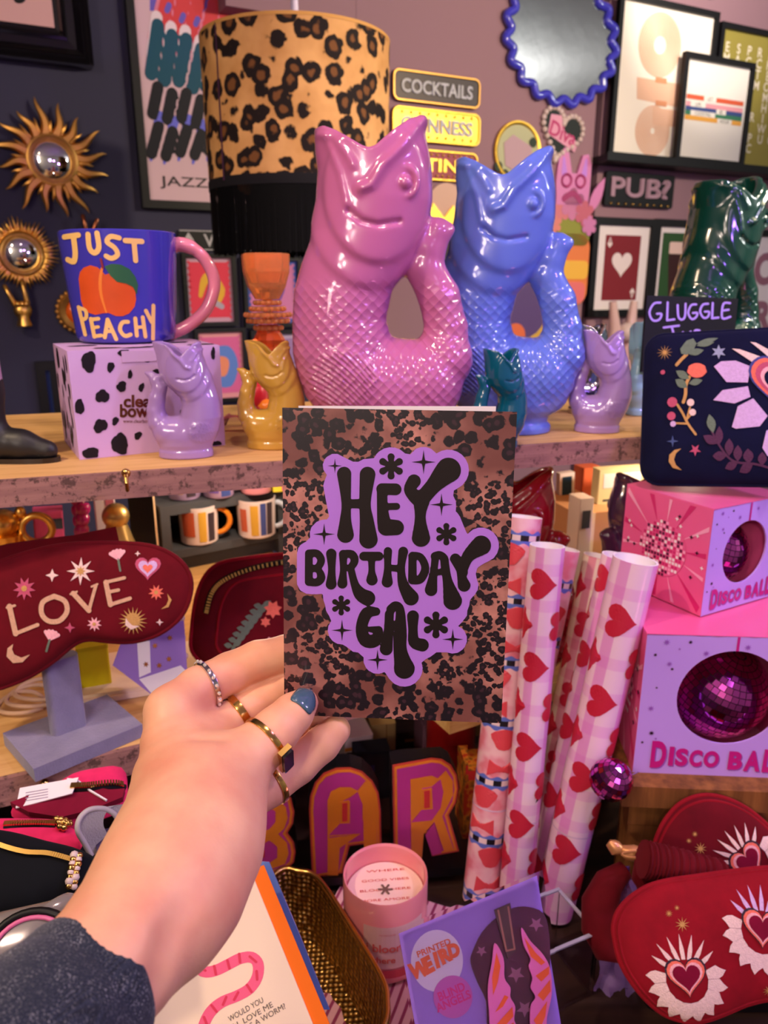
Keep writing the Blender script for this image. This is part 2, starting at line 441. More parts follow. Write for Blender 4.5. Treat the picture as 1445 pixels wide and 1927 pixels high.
def wood(name, c1, c2, axis=0, scale=12, rough=.55, chip=0):
    m = M(name, c1, rough); t = NT(m); v = t.obj()
    mp = t.n('Mapping'); t.l(v, mp.inputs[0]); s = [scale*4]*3; s[axis] = scale*.35; mp.inputs['Scale'].default_value = s
    n1 = t.noise(mp.outputs[0], 1.6, 6, .62); r = t.ramp(n1, [(.3, lin(c1)), (.68, lin(c2))])
    if chip:
        n2 = t.ramp(t.noise(v, 120, 4, .7), [(.52, (0, 0, 0, 1)), (.62, (1, 1, 1, 1))]); r = t.mix(n2, r, lin([x*.55 for x in c1]))
    t.base(r); t.bump(n1, .25, .001); return m
def ceramic(name, col, rough=.16, scale=1.0, scales=True):
    m = M(name, col, rough, coat=.6); t = NT(m)
    if scales:
        v = t.obj(); mp = t.n('Mapping'); t.l(v, mp.inputs[0]); mp.inputs['Rotation'].default_value = (0, pi/4, 0)
        sx = t.n('SeparateXYZ'); t.l(mp.outputs[0], sx.inputs[0]); cb = t.n('CombineXYZ'); t.l(sx.outputs[0], cb.inputs[0]); t.l(sx.outputs[2], cb.inputs[2])
        d = t.vor(t.warp(cb.outputs[0], 20, .005), 140, .15).outputs['Distance']
        sz = t.n('SeparateXYZ'); t.l(v, sz.inputs[0])
        mk = t.ramp(sz.outputs[2], [(.02, (.2,)*3+(1,)), (.05, (1, 1, 1, 1)), (.135, (1, 1, 1, 1)), (.16, (0, 0, 0, 1))])
        t.bump(t.math('MULTIPLY', t.math('POWER', d, 2.0), mk), .42, .006)
    return m
def velvet(name, col, rough=.85):
    m = M(name, col, rough, sheen=.35, spec=.15); t = NT(m); v = t.obj(); c = lin(col)
    f = t.noise(v, 45, 4, .6); t.base(t.mix(f, tuple(x*.6 for x in c[:3])+(1,), tuple(min(1, x*1.35) for x in c[:3])+(1,)))
    b = t.b; b.inputs['Sheen Tint'].default_value = tuple(min(1, x*2+.05) for x in c[:3])+(1,); return m
def thread(name, col): return M(name, col, .75, bump=(900, .6), var=400)
m_navy = M('navy_wall_paint', (54, 52, 74), .75, bump=(60, .15)); m_mauve = M('mauve_wall_paint', (146, 112, 122), .7, bump=(60, .12))
m_white = M('white_card', (236, 228, 232), .6); m_cream = M('cream_paper', (240, 216, 190), .65); m_black = M('black_paint', (12, 11, 15), .45, spec=.3)
m_blackgloss = M('black_gloss', (14, 12, 16), .12, coat=.5); m_dark = M('dark_fabric', (16, 14, 20), .85)
m_gold = M('polished_gold', (236, 186, 96), .30, 1); m_goldm = M('aged_gold', (222, 164, 84), .40, .9, bump=(120, .2)); m_brass = M('brass', (214, 172, 96), .2, 1)
m_silver = M('silver', (205, 200, 205), .15, 1); m_goldthread = thread('gold_thread', (196, 148, 86)); m_rosegold = M('rose_gold_foil', (170, 104, 70), .25, 1)
m_red = velvet('red_velvet', (96, 6, 20)); m_redlight = velvet('lit_red_velvet_and_piping', (136, 12, 28)); m_navyv = velvet('navy_velvet', (9, 11, 44))
m_lilac = M('lilac_card', (196, 156, 240), .45); m_pine = wood('pine_board', (226, 182, 120), (196, 146, 86), 0, 14)
m_chip = wood('chipboard_edge', (168, 122, 112), (136, 96, 92), 0, 30, .8, 1); m_oak = wood('rough_brown_wood', (150, 96, 50), (96, 58, 30), 2, 12)
m_darkwood = wood('dark_wood', (64, 40, 30), (40, 26, 22), 0, 8, .5); m_grey = M('charcoal_paint', (70, 72, 78), .6)
m_suede = M('grey_suede', (128, 122, 150), .95, bump=(500, .5), var=60, sheen=.3)
m_glass = M('clear_plastic', (250, 246, 255), .06, trans=1, ior=1.12)
m_mirror = M('mirror_glass', (235, 238, 240), .02, 1)

# ---------------------------------------------------------------- the room
YAW = radians(27)
WALL0 = W(268, 388, 1.8); WALL = Matrix.Translation(WALL0) @ Matrix.Rotation(YAW, 4, 'Z') @ FRONT   # drawing plane of the back wall
MAUVE = .07                                                   # how far the mauve part of the wall stands forward
def wl(px, py, off=0):
    m = WALL @ Matrix.Translation((0, 0, off)); return to_local(m, px, py)
def wallbox(name, u0, u1, v0, v1, z0, z1, mat):
    b = MB().box(((u0+u1)/2, (v0+v1)/2, (z0+z1)/2), (u1-u0, v1-v0, z1-z0)).xf(WALL)
    return struct(b.build(name, mat))
vf = -WALL0.z; vc = 2.75-WALL0.z
um = wl(672, 200, MAUVE)[0]; uf = wl(1118, 250, MAUVE)[0]
wallbox('wall_back', -2.6, 5.2, vf, vc, -.12, 0, m_navy)
mz = MAUVE
wallbox('trim_1', um, uf, vf, vc, .001, mz, m_mauve)
wallbox('trim_2', uf+.05, 5.2, vf, vc, .001, mz-.03, m_mauve)
wallbox('trim_3', um-.32, um-.001, wl(600, 38, mz)[1], vc, .001, mz, m_mauve)
RM = Matrix.Translation(WALL0) @ Matrix.Rotation(YAW, 4, 'Z')
def roombox(name, c, d, mat): return struct(MB().box(c, d).xf(RM).build(name, mat))
m_floor = wood('floor_boards', (70, 52, 44), (48, 36, 32), 0, 6); m_ceil = M('ceiling_paint', (190, 180, 182), .8, var=3)
m_sidewall = M('side_wall_paint', (92, 78, 92), .8)
roombox('floor', (1.3, -2, -WALL0.z-.05), (8.2, 4.5, .1), m_floor)
roombox('ceiling', (1.3, -2, vc+.05), (8.2, 4.5, .1), m_ceil)
roombox('wall_left', (-2.66, -2, (vf+vc)/2), (.12, 4.3, vc-vf), m_sidewall)
roombox('wall_right', (5.26, -2, (vf+vc)/2), (.12, 4.3, vc-vf), M('pale_green_wall_paint', (176, 182, 172), .8, var=2))
roombox('wall_front', (1.3, -4.2, (vf+vc)/2), (7.8, .12, vc-vf), M('pale_wall_paint', (186, 182, 170), .8, var=2))

# ---------------------------------------------------------------- shelves and counter
ZS, ZL, ZC = CAMZ-.153, CAMZ-.405, CAMZ-.62                    # upper shelf, lower shelf, counter
def board(name, label, pa, pb, z, th, depth, e0, e1, mtop, medge, extra=None):
    """a shelf whose front top edge runs through two photo points at height z"""
    a, b = ON(*pa, z), ON(*pb, z); d = b-a; yaw = atan2(d.y, d.x); L = d.length
    t = thing(name, label, 'shelf', T(a, yaw)); x0, x1 = -e0, L+e1
    MB().box(((x0+x1)/2, depth/2+.001, -th/2), (x1-x0, depth-.002, th)).build('board', mtop, t)
    MB().box(((x0+x1)/2, -.0015, -th/2), (x1-x0, .005, th+.0006)).build('front_edge', medge, t)
    return t, yaw, L
shelf, SYAW, SL = board('upper_shelf', 'pale pine shelf board with chipboard edge carrying the jugs and mug', (0, 903), (1215, 822), ZS, .022, .34, .15, .42, m_pine, m_chip)
hk = MB().tube([(0, 0, .0), (0, -.006, 0), (0, -.010, -.006), (0, -.006, -.013), (0, -.002, -.011)], .0017, 8).ball((0, -.001, 0), .0038).ball((0, -.011, .0035), .0024)
hp = ON(237, 893, ZS-.006); h_ = T(W(237, 890, (ON(237, 893, ZS)-C0).dot(Vector((0, cp, -sp)))-.007), SYAW)
tag(hk.build('brass_hook', m_brass, None, 40, mw=h_), 'small brass cup hook screwed into the upper shelf edge', 'hook')
# brackets from the board to the wall side keep it up
for x, hh in ((.10, ZS-ZL-.024), (SL-.02, ZS-CAMZ+.45-.024)):
    MB().box((x, .325, -.0225-hh/2), (.03, .02, hh-.001)).build('upright', m_black, shelf)
lshelf, LYAW, LL = board('lower_shelf', 'lower pine shelf board under the grey mask stand', (58, 1450), (256, 1403), ZL, .026, .62, .25, .27, m_pine, m_chip)
for x in (-.10, .34): MB().box((x, .30, (ZC-ZL-.026)/2-.0), (.04, .04, ZL-.026-ZC)).xf(Matrix.Translation((0, 0, -.013))).build('leg', m_darkwood, lshelf)
hk2 = MB().tube([(0, 0, 0), (0, -.008, 0), (0, -.012, -.007), (0, -.007, -.014), (0, -.002, -.012)], .0017, 8).ball((0, -.002, 0), .0042)
hp = ON(88, 1443, ZL); tag(hk2.build('brass_hook', m_brass, None, 40, mw=T(hp+Vector((0, -.008, -.010)), LYAW)), 'brass cup hook under the corner of the grey mask stand', 'hook')
tb = thing('display_table', 'dark wooden display table under the candle and trays', 'table', T(Vector((.1, .72, 0)), 0))
MB().box((0, .03, ZC-.02), (1.9, 1.0, .04)).build('tabletop', m_darkwood, tb)
for sx in (-1, 1):
    for sy in (-.42, .48): MB().box((sx*.88, sy, (ZC-.04)/2), (.06, .06, ZC-.04)).build('leg', m_darkwood, tb)

# ---------------------------------------------------------------- greeting card
d_tl, d_tr, d_bl = .3475, .3425, .376
KM, KW, KH = quad(W(531, 767, d_tl), W(973, 775, d_tr), W(535, 1345, d_bl))
card = thing('greeting_card', 'lilac and leopard print birthday card held up in a hand', 'card', KM)
kx = lambda x, y: to_local(KM, 520+x/3.0587, 750+y/3.0587)     # from the close-up drawing to the card
ks = KW/442/3.0587
m_leo = leopard('leopard_card_print', (112, 62, 58), (206, 140, 128), (58, 32, 44), (24, 13, 24), 165, blend=(330, 24), rough=.35, th=(.18, .47), coat=.3)
m_lil = M('lilac_print', (178, 120, 226), .45); m_ink = M('black_print', (30, 22, 22), .38, spec=.3)
cc = [to_local(KM, *p) for p in ((531, 767), (973, 775), (943, 1361), (535, 1345))]
cb = MB().prism(cc[::-1], -.0004, 0); cb.build('front_panel', m_leo, card)
bk = [to_local(KM, *p) for p in ((560, 766), (934, 767), (905, 1352), (560, 1344))]
bk = [(x, y+.0004) for x, y in bk]
MB().prism(bk[::-1], -.0030, -.0024).build('back_panel', m_white, card)
LET = [
 [(390, 433, 41), (402, 600, 27), (398, 700, 33), (398, 782, 48)], [(525, 437, 45), (510, 600, 33), (520, 700, 40), (530, 810, 53)], [(402, 605, 25), (510, 605, 28)],
 [(608, 517, 30), (610, 620, 31), (618, 700, 38), (632, 738, 48)], [(608, 520, 33), (686, 522, 34)], [(612, 622, 20), (692, 620, 20)], [(632, 740, 49), (690, 742, 44)],
 [(792, 475, 39), (768, 522, 34), (800, 565, 40), (835, 590, 44)], [(835, 580, 44), (900, 505, 45), (960, 440, 62), (990, 412, 72)], [(835, 575, 52), (828, 680, 31), (832, 800, 53)],
 [(187, 892, 22), (187, 1055, 23)], [(187, 890, 22), (235, 892, 22), (258, 930, 22), (238, 970, 20), (195, 974, 15)], [(195, 984, 15), (240, 985, 18), (258, 1028, 24), (236, 1056, 23), (187, 1056, 22)],
 [(316, 893, 30), (319, 985, 21), (315, 1068, 31)],
 [(385, 895, 25), (385, 990, 19), (380, 1064, 29)], [(385, 893, 22), (435, 897, 24), (450, 935, 23), (425, 972, 20), (395, 976, 14)], [(428, 975, 20), (452, 1070, 24), (485, 1125, 38), (525, 1148, 44)],
 [(503, 907, 26), (590, 907, 26)], [(548, 915, 22), (549, 990, 19), (550, 1042, 33)],
 [(642, 878, 24), (640, 975, 20), (638, 1055, 32)], [(730, 880, 28), (718, 975, 22), (730, 1070, 30), (774, 1145, 45)], [(642, 972, 18), (720, 980, 21)],
 [(783, 906, 23), (783, 1043, 25)], [(783, 903, 22), (830, 913, 22), (857, 975, 23), (830, 1037, 25), (783, 1045, 24)],
 [(890, 1100, 36), (905, 1000, 22), (914, 920, 22)], [(914, 908, 26), (940, 900, 23), (965, 920, 24), (970, 960, 25), (985, 1050, 28), (1014, 1162, 54)], [(905, 1002, 17), (972, 994, 20)],
 [(1030, 922, 31), (1050, 965, 26), (1072, 1000, 30)], [(1070, 985, 30), (1105, 905, 36), (1178, 845, 57)], [(1068, 990, 32), (1068, 1030, 27), (1080, 1074, 37)],
 [(574, 1225, 24), (520, 1235, 34), (490, 1320, 33), (512, 1388, 38), (566, 1392, 37), (590, 1345, 25)], [(532, 1327, 15), (588, 1332, 24)],
 [(650, 1240, 26), (645, 1340, 27), (632, 1440, 37)], [(660, 1212, 27), (686, 1190, 24), (712, 1215, 25), (714, 1330, 35), (712, 1440, 38), (728, 1520, 50), (736, 1552, 60)], [(645, 1306, 25), (712, 1306, 28)],
 [(786, 1252, 34), (786, 1330, 27), (793, 1400, 33), (840, 1418, 37)]]
FOUR = [(337, 387, 42), (847, 365, 70), (950, 610, 66), (275, 780, 63), (378, 1333, 62), (582, 1503, 60), (1015, 1385, 62)]
FLOW = [(660, 390, 76), (978, 780, 65), (373, 1190, 58), (918, 1302, 78)]
hal = MB()
for s in LET: hal.stroke([(x, y) for x, y, r in s], [r+46 for x, y, r in s])
for x, y, r in FOUR: hal.stroke([(x, y)], r*.62+44)
for x, y, r in FLOW: hal.stroke([(x, y)], r+34)
for s in ([(450, 900), (900, 900)], [(300, 1010), (1000, 1010)], [(420, 1250), (900, 1230)], [(330, 500), (380, 760)], [(600, 450), (800, 430)], [(1000, 700), (1040, 800)], [(460, 1400), (700, 1420)], [(330, 1150), (1000, 1150)], [(1000, 1150), (1040, 1230)], [(800, 1440), (900, 1400), (1000, 1400)]):
    hal.stroke(s, 60, 0, 0, 1, False)
def oncard(z):
    def f(v):
        x, y = kx(v.x, v.y); return Vector((x, y, z))
    return f
hal.map(oncard(.00012)).build('lilac_plaque', m_lil, card, recalc=False)
le = MB()
for s in LET: le.stroke([(x, y) for x, y, r in s], [r for x, y, r in s], 0, 0, 4)
le.map(oncard(.00024)).build('lettering', m_ink, card, recalc=False)
for x, y, r in FOUR:
    pts = []
    for k in range(4):
        a = pi/2*k; pts.append((x+r*sin(a), y-r*cos(a)))
        for q, rr in ((.12, .42), (.5, .2), (.88, .42)): pts.append((x+r*rr*sin(a+pi/2*q), y-r*rr*cos(a+pi/2*q)))
    MB().flat(pts).map(oncard(.00024)).build('four_point_star', m_ink, card, recalc=False)
for x, y, r in FLOW:
    f = MB()
    for k in range(6):
        a = pi/3*k; f.stroke([(x+.2*r*sin(a), y-.2*r*cos(a)), (x+.72*r*sin(a), y-.72*r*cos(a))], [r*.16, r*.27], 0, 0, 1)
    f.stroke([(x, y)], r*.42); f.map(oncard(.00024)).build('flower', m_ink, card, recalc=False)

# ---------------------------------------------------------------- the person's hand, arm and sleeve
def K(px, py, d, r): return (W(px, py, d), r*d/FPX)
hand_at = W(300, 1680, .285)
person = thing('person', 'left hand and forearm in a dark denim sleeve holding up the card', 'person', Matrix.Translation(hand_at))
FING = {
 'index':  [(322, 1338, .358, 45), (372, 1296, .372, 41), (432, 1266, .382, 38), (485, 1242, .385, 36), (540, 1230, .3885, 35), (610, 1214, .391, 30)],
 'middle': [(390, 1395, .366, 44), (440, 1352, .378, 36), (490, 1316, .385, 33), (545, 1290, .3885, 32), (620, 1268, .392, 28)],
 'ring':   [(440, 1450, .362, 42), (500, 1398, .378, 34), (560, 1356, .3865, 30), (612, 1340, .392, 26)],
 'little': [(440, 1510, .348, 48), (505, 1478, .362, 40), (560, 1438, .372, 37), (606, 1400, .377, 33), (632, 1374, .380, 28)],
 'thumb':  [(385, 1490, .325, 82), (440, 1446, .338, 60), (482, 1410, .346, 49), (520, 1374, .353, 43), (552, 1342, .359, 37), (571, 1323, .3635, 28)]}
PALM = [[(322, 1340, .358, 44), (330, 1400, .350, 62), (345, 1470, .338, 92), (350, 1550, .318, 118), (312, 1640, .292, 128), (275, 1720, .275, 130), (215, 1800, .256, 127), (120, 1905, .236, 130), (-20, 2050, .208, 140)],
        [(395, 1392, .364, 48), (390, 1450, .350, 70), (390, 1510, .328, 92), (378, 1590, .305, 102), (345, 1680, .285, 92)],
        [(440, 1450, .358, 44), (430, 1520, .335, 56), (400, 1600, .306, 72), (378, 1690, .287, 62), (330, 1740, .276, 68)]]
h = .0011; lo = np.array([W(-40, 2100, .2).x-.01, 0, 0]); 
def world_to_cam(p): q = Vector(p)-C0; return (q.x, q.y*sp+q.z*cp, q.y*cp-q.z*sp)
allp = [K(*p) for ch in list(FING.values())+PALM for p in ch]
cams = [(world_to_cam(p), r) for p, r in allp if world_to_cam(p)[2] > .21]
lo = [min(c[i]-r for c, r in cams)-.004 for i in range(3)]; hi = [max(c[i]+r for c, r in cams)+.004 for i in range(3)]
GX, GY, GZ = grid(lo, hi, h)
def chain(ch, k=.0):
    d = None
    for a, b in zip(ch, ch[1:]):
        (pa, ra), (pb, rb) = K(*a), K(*b); c = cone(GX, GY, GZ, world_to_cam(pa), world_to_cam(pb), ra, rb)
        d = c if d is None else (smin(d, c, k) if k else np.minimum(d, c))
    return d
palm = None
for ch in PALM:
    c = chain(ch); palm = c if palm is None else smin(palm, c, .012)
F = palm
fs = [smin(palm, chain(FING[n], .002), .007) for n in ('index', 'middle', 'ring', 'little')]
F = fs[0]
for c in fs[1:]: F = smin(F, c, .0012)
F = smin(F, smin(palm, chain(FING['thumb'], .003), .010), .0012)
# knuckle creases, folds at the base of the thumb and tendons of the wrist
def groove(pts, w, depth):
    global F
    for a, b in zip(pts, pts[1:]):
        (pa, _), (pb, _) = K(*a, 0), K(*b, 0); d = cone(GX, GY, GZ, world_to_cam(pa), world_to_cam(pb), 0, 0)
        F += depth*np.exp(-(d/w)**2)
groove([(474, 1249, .362), (482, 1274, .364)], .0016, .0007)
groove([(424, 1398, .333), (372, 1392, .330), (420, 1402, .331)], .003, .0006)
groove([(452, 1497, .298), (492, 1486, .306)], .0012, .0007)
groove([(360, 1610, .262), (425, 1590, .268)], .0015, .0006); groove([(352, 1632, .259), (424, 1618, .264)], .0012, .0006)
groove([(412, 1640, .264), (372, 1690, .256), (335, 1760, .248), (300, 1850, .24)], .0055, .0034)
m_skin = M('skin', (222, 158, 138), .48, spec=.35, sss=.12, bump=(700, .12, .0006)); t = NT(m_skin); v = t.obj()
f1 = t.noise(v, 42, 3); t.base(t.mix(t.ramp(f1, [(.35, (0, 0, 0, 1)), (.7, (1, 1, 1, 1))]), lin((224, 168, 134)), lin((214, 144, 116))))
V, Q = nets(F, lo, h)
def c2w(V):
    o = np.empty_like(V); o[:, 0] = V[:, 0]; o[:, 1] = V[:, 2]*cp+V[:, 1]*sp; o[:, 2] = CAMZ+V[:, 1]*cp-V[:, 2]*sp; return o
hm = net_mesh('hand_and_arm', c2w(V)-np.array(hand_at), Q[:, ::-1], m_skin, 3)
link('hand_and_arm', hm, person)
# thumb nail: a patch of the thumb's own surface, lifted a little
from mathutils.bvhtree import BVHTree
bv = BVHTree.FromPolygons([v.co+hand_at for v in hm.vertices], [tuple(p.vertices) for p in hm.polygons])
def skin_hit(px, py):
    d = (W(px, py, 1)-C0).normalized(); r = bv.ray_cast(C0, d); return (r[0], r[1]) if r[0] else (W(px, py, .36), -d)
def on_skin(mb, outline_c, loops, lift):
    """concentric loops of photo points laid on the skin"""
    vs = []; fs = []; n = len(loops[0])
    for j, lp in enumerate(loops):
        for p in lp:
            q, nn = skin_hit(*p); vs.append(q-hand_at+nn*(lift[j]))
    for j in range(len(loops)-1):
        for k in range(n): fs.append((j*n+k, j*n+(k+1) % n, (j+1)*n+(k+1) % n, (j+1)*n+k))
    q, nn = skin_hit(*outline_c); vs.append(q-hand_at+nn*lift[-1]); c = len(vs)-1; j = len(loops)-1
    fs += [(j*n+k, j*n+(k+1) % n, c) for k in range(n)]
    return mb.add(vs, fs)
NO = spline([(546, 1317), (553, 1304), (564, 1295), (576, 1294), (586, 1299), (592, 1311), (593, 1325), (590, 1337), (582, 1345), (573, 1337), (560, 1325)], 3, True)
NCt = Vector((573, 1318))
loops = [[(NCt+(p-NCt)*s) for p in NO] for s in (1, .96, .8, .5)]
m_nail = M('teal_nail_varnish', (62, 88, 108), .18, coat=.7)
tag_nail = on_skin(MB(), NCt, loops, [-.0002, .0006, .0009, .0010]).build('thumb_nail', m_nail, person, 60); tag_nail['label'] = 'chipped teal varnished thumb nail'
# rings
def ring_at(name, a, b, fr, rr, wd_, th, mat, label, tilt=0):
    (pa, ra), (pb, rb) = K(*a), K(*b); c = pa.lerp(pb, fr); r = (ra+(rb-ra)*fr)*rr; ax = (pb-pa).normalized()
    R = ax.to_track_quat('Z', 'Y').to_matrix()
    if tilt: R = Matrix.Rotation(tilt, 3, (W(px_c, py_c, 1)-C0).normalized() if False else Vector((0, cp, -sp))) @ R
    prof = [(r, -wd_/2), (r+th*.8, -wd_/2*.8), (r+th, 0), (r+th*.8, wd_/2*.8), (r, wd_/2), (r-.0004, 0), (r, -wd_/2)]
    o = MB().lathe(prof, 40, c-hand_at, 0, R=R).build(name, mat, person, 50); o['label'] = label
    return o, c, R, r
ro, c, R, r = ring_at('ring', FING['index'][1], FING['index'][2], .30, 1.03, .0030, .0011, m_silver, 'silver pave ring on the index finger')
st = M('small_clear_stone', (250, 240, 225), .03, .6)
for k in range(18):
    a = 2*pi*k/18; p = R @ Vector(((r+.0012)*cos(a), (r+.0012)*sin(a), 0))+c-hand_at; MB().ball(p, .0009, 8, 6).build('stone', st, ro)
ring_at('ring', FING['middle'][1], FING['middle'][2], .22, 1.05, .0042, .0011, m_brass, 'gold band on the middle finger')
ro, c, R, r = ring_at('ring', FING['thumb'][2], FING['thumb'][3], .45, 1.03, .0032, .0011, m_brass, 'gold signet ring with a long black stone on the thumb')
d = (R.transposed() @ (W(528, 1432, .343)-c)); a = atan2(d.y, d.x); RR = R @ Matrix.Rotation(a, 3, 'Z')
MB().box((r+.0012, 0, 0), (.0026, .0165, .0064)).xf(Matrix.Translation(c-hand_at) @ RR.to_4x4()).build('setting', m_brass, ro)
MB().prism(rrect(.0155, .0056, .0010, 3), 0, .0016).xf(Matrix.Translation(c-hand_at) @ RR.to_4x4() @ Matrix.Translation((r+.0022, 0, 0)) @ Matrix(((0, 0, 1, 0), (1, 0, 0, 0), (0, 1, 0, 0), (0, 0, 0, 1)))).build('black_stone', m_blackgloss, ro, 30)
ring_at('ring', FING['little'][1], FING['little'][2], .15, 1.03, .0032, .0010, m_brass, 'gold band on the little finger')
# denim sleeve
m_denim = M('dark_denim', (30, 35, 48), .9, sheen=.15); t = NT(m_denim); v = t.obj()
mp = t.n('Mapping'); t.l(v, mp.inputs[0]); mp.inputs['Rotation'].default_value = (.4, .6, .5)
s1 = t.n('TexWave', wave_type='BANDS'); s1.inputs['Scale'].default_value = 900; s1.inputs['Distortion'].default_value = 3; t.l(mp.outputs[0], s1.inputs['Vector'])
fl = t.ramp(t.noise(v, 1500, 2, .6), [(.55, (0, 0, 0, 1)), (.70, (1, 1, 1, 1))]); pt = t.ramp(t.noise(v, 110, 3), [(.45, (0, 0, 0, 1)), (.75, (1, 1, 1, 1))])
t.base(t.mix(t.math('MULTIPLY', fl, t.math('ADD', pt, .25)), t.mix(s1.outputs[1], lin((20, 25, 38)), lin((38, 44, 60))), lin((150, 150, 152)))); t.bump(t.noise(v, 1200, 2), .5, .0006)
(pa, ra), (pb, rb), (pc, rc) = K(172, 1856, .249, 146), K(80, 1950, .232, 158), K(-90, 2120, .200, 178)
ax = (pa-pc).normalized(); R = ax.to_track_quat('Z', 'Y').to_matrix(); L = (pa-pc).length
prof = [(ra*.86, L-.010), (ra*.90, L-.001), (ra*.95, L+.0005), (ra, L-.001), (ra*1.02, L-.004), (ra*1.01, L-.010), (ra*1.005, L-.0115), (ra*1.02, L-.013), (ra*1.06, L*.6), (rc*1.02, 0)]
sl = MB().lathe(prof, 56, (0, 0, 0), R=R)
sl.map(lambda v: v*(1+.015*noise.noise(v*70))+ (pc-hand_at)).build('denim_sleeve', m_denim, person, 60)

# ---------------------------------------------------------------- fish jugs (one form, many copies)
BIG = dict(rows=[(840, 660, 824, 72), (822, 660, 824, 72), (812, 668, 816, 66), (800, 664, 820, 66), (785, 622, 842, 78), (770, 596, 850, 84), (740, 575, 838, 90), (700, 561, 800, 92), (660, 554, 742, 90),
    (600, 555, 727, 84), (550, 560, 738, 80), (500, 576, 768, 76), (450, 598, 786, 74), (400, 611, 796, 74), (350, 616, 797, 72), (310, 611, 794, 68), (285, 602, 792, 62), (255, 598, 790, 58)],
    tail=[(725, 722, 92), (790, 716, 80), (830, 672, 56), (836, 618, 39), (822, 562, 37), (795, 512, 34), (800, 478, 32), (816, 452, 26)], fluke=(838, 446),
    rim=[(590, 290), (604, 285), (622, 286), (645, 296), (670, 312), (688, 322), (698, 325), (708, 322), (725, 308), (745, 291), (765, 276), (782, 267), (792, 264), (810, 264)])
MINI = dict(rows=[(840, 608, 876, 84), (800, 608, 876, 84), (790, 614, 870, 80), (767, 605, 872, 88), (730, 585, 860, 94), (700, 571, 820, 96), (632, 555, 760, 94), (576, 558, 746, 88),
    (531, 565, 750, 84), (464, 584, 818, 82), (430, 600, 838, 82), (396, 617, 845, 80), (330, 642, 851, 76), (290, 642, 860, 70), (255, 636, 866, 66)],
    tail=[(742, 715, 94), (820, 706, 78), (862, 660, 54), (874, 600, 44), (862, 540, 40), (846, 490, 36), (862, 450, 30), (880, 428, 20)], fluke=(904, 416),
    rim=[(630, 272), (645, 266), (665, 274), (690, 296), (715, 324), (727, 333), (740, 324), (765, 296), (795, 276), (830, 266), (862, 264), (880, 268)])
def make_jug(step, D):
    h = step; lo = [-210, -112, -4]; hi = [200, 112, 600]
    X, Y, Z = grid(lo, hi, h); IY = 835-Z                                # drawing height (photo pixels), x from the foot's middle
    PX = X+742; rows = D['rows']
    ys = np.array([r[0] for r in rows][::-1], float); g = lambda i: np.interp(IY, ys, np.array([r[i] for r in rows][::-1], float)).astype(np.float32)
    Lx, Rx, ry = g(1), g(2), g(3); cx, rx = (Lx+Rx)/2, (Rx-Lx)/2
    def stack(o):
        q = np.sqrt(((PX-cx)/(rx-o))**2+(Y/(ry-o))**2); return (q-1)*np.minimum(rx-o, ry-o)
    body = stack(0)
    # head plates (gill covers), fin ribs, eyes
    def plate(x0, y0, a, b, rot, amp):
        c, s = cos(rot), sin(rot); dx, dy = PX-x0, IY-y0
        q = np.sqrt(((dx*c+dy*s)/a)**2+((-dx*s+dy*c)/b)**2); return amp/(1+np.exp((q-1)*40))
    body = body-plate(700, 395, 118, 150, -.10, 7)-plate(712, 392, 92, 112, -.10, 7)
    def line(pts, w, amp):
        d = None
        for a, b in zip(pts, pts[1:]):
            bx, by = b[0]-a[0], b[1]-a[1]; t = np.clip(((PX-a[0])*bx+(IY-a[1])*by)/(bx*bx+by*by), 0, 1)
            q = np.sqrt((PX-a[0]-t*bx)**2+(IY-a[1]-t*by)**2); d = q if d is None else np.minimum(d, q)
        return amp*np.exp(-(d/w)**2)
    body = body+line([(664, 422), (685, 438), (712, 444), (748, 438)], 4.5, 6)
    body = body-line([(790, 275), (752, 325), (722, 352), (702, 382), (686, 388)], 8, 8)-line([(612, 300), (640, 308), (662, 335), (672, 352)], 6, 3)-line([(625, 305), (650, 365), (660, 410)], 6, 3)
    fm = 1/(1+np.exp((np.sqrt(((PX-650)/62)**2+((IY-700)/52)**2)-1)*18))
    body = body-fm*(3+2.6*np.sin((IY-.42*(PX-600)-.004*(PX-600)**2)*.62))
    tail = None
    TP = D['tail']
    for a, b in zip(TP, TP[1:]):
        c = cone(PX, Y*1.05, IY, (a[0], 0, a[1]), (b[0], 0, b[1]), a[2], b[2]); tail = c if tail is None else smin(tail, c, 6)
    f0 = D['tail'][-1]; fl = cone(PX, Y*.85, IY, (f0[0], 0, f0[1]), (D['fluke'][0], 0, D['fluke'][1]), f0[2]*.8, 9); tail = smin(tail, fl, 10)
    F = smin(body, tail, 12)
    for s in (-1, 1):
        e = cone(PX, Y, IY, (757, s*73, 378), (757, s*73+.1, 378), 12, 12); F = smin(F, e, 3)
        q = np.sqrt((np.sqrt((PX-755)**2+(IY-377)**2)-23)**2+(Y-s*71)**2)-6; F = smin(F, q, 3)
    # mouth: cut by the rim line, hollow inside
    rim = np.interp(PX, [r[0] for r in D['rim']], [r[1] for r in D['rim']]).astype(np.float32)
    cut = (rim-IY)*.8; F = -smin(-F, -cut, 5)
    inner = stack(10); inner = np.maximum(inner, IY-520); F = -smin(-F, inner, 4)
    F = np.maximum(F, -(Z-1.0))
    V, Q = nets(F, lo, h); return V, Q
JS = .000514
V, Q = make_jug(2.6, BIG); big_jug = net_mesh('fish_jug', V*JS, Q, ceramic('c0', (200, 110, 160)), 2)
V, Q = make_jug(4.6, MINI); mini_jug = net_mesh('mini_fish_jug', V*JS, Q, ceramic('c1', (200, 110, 160)), 1)
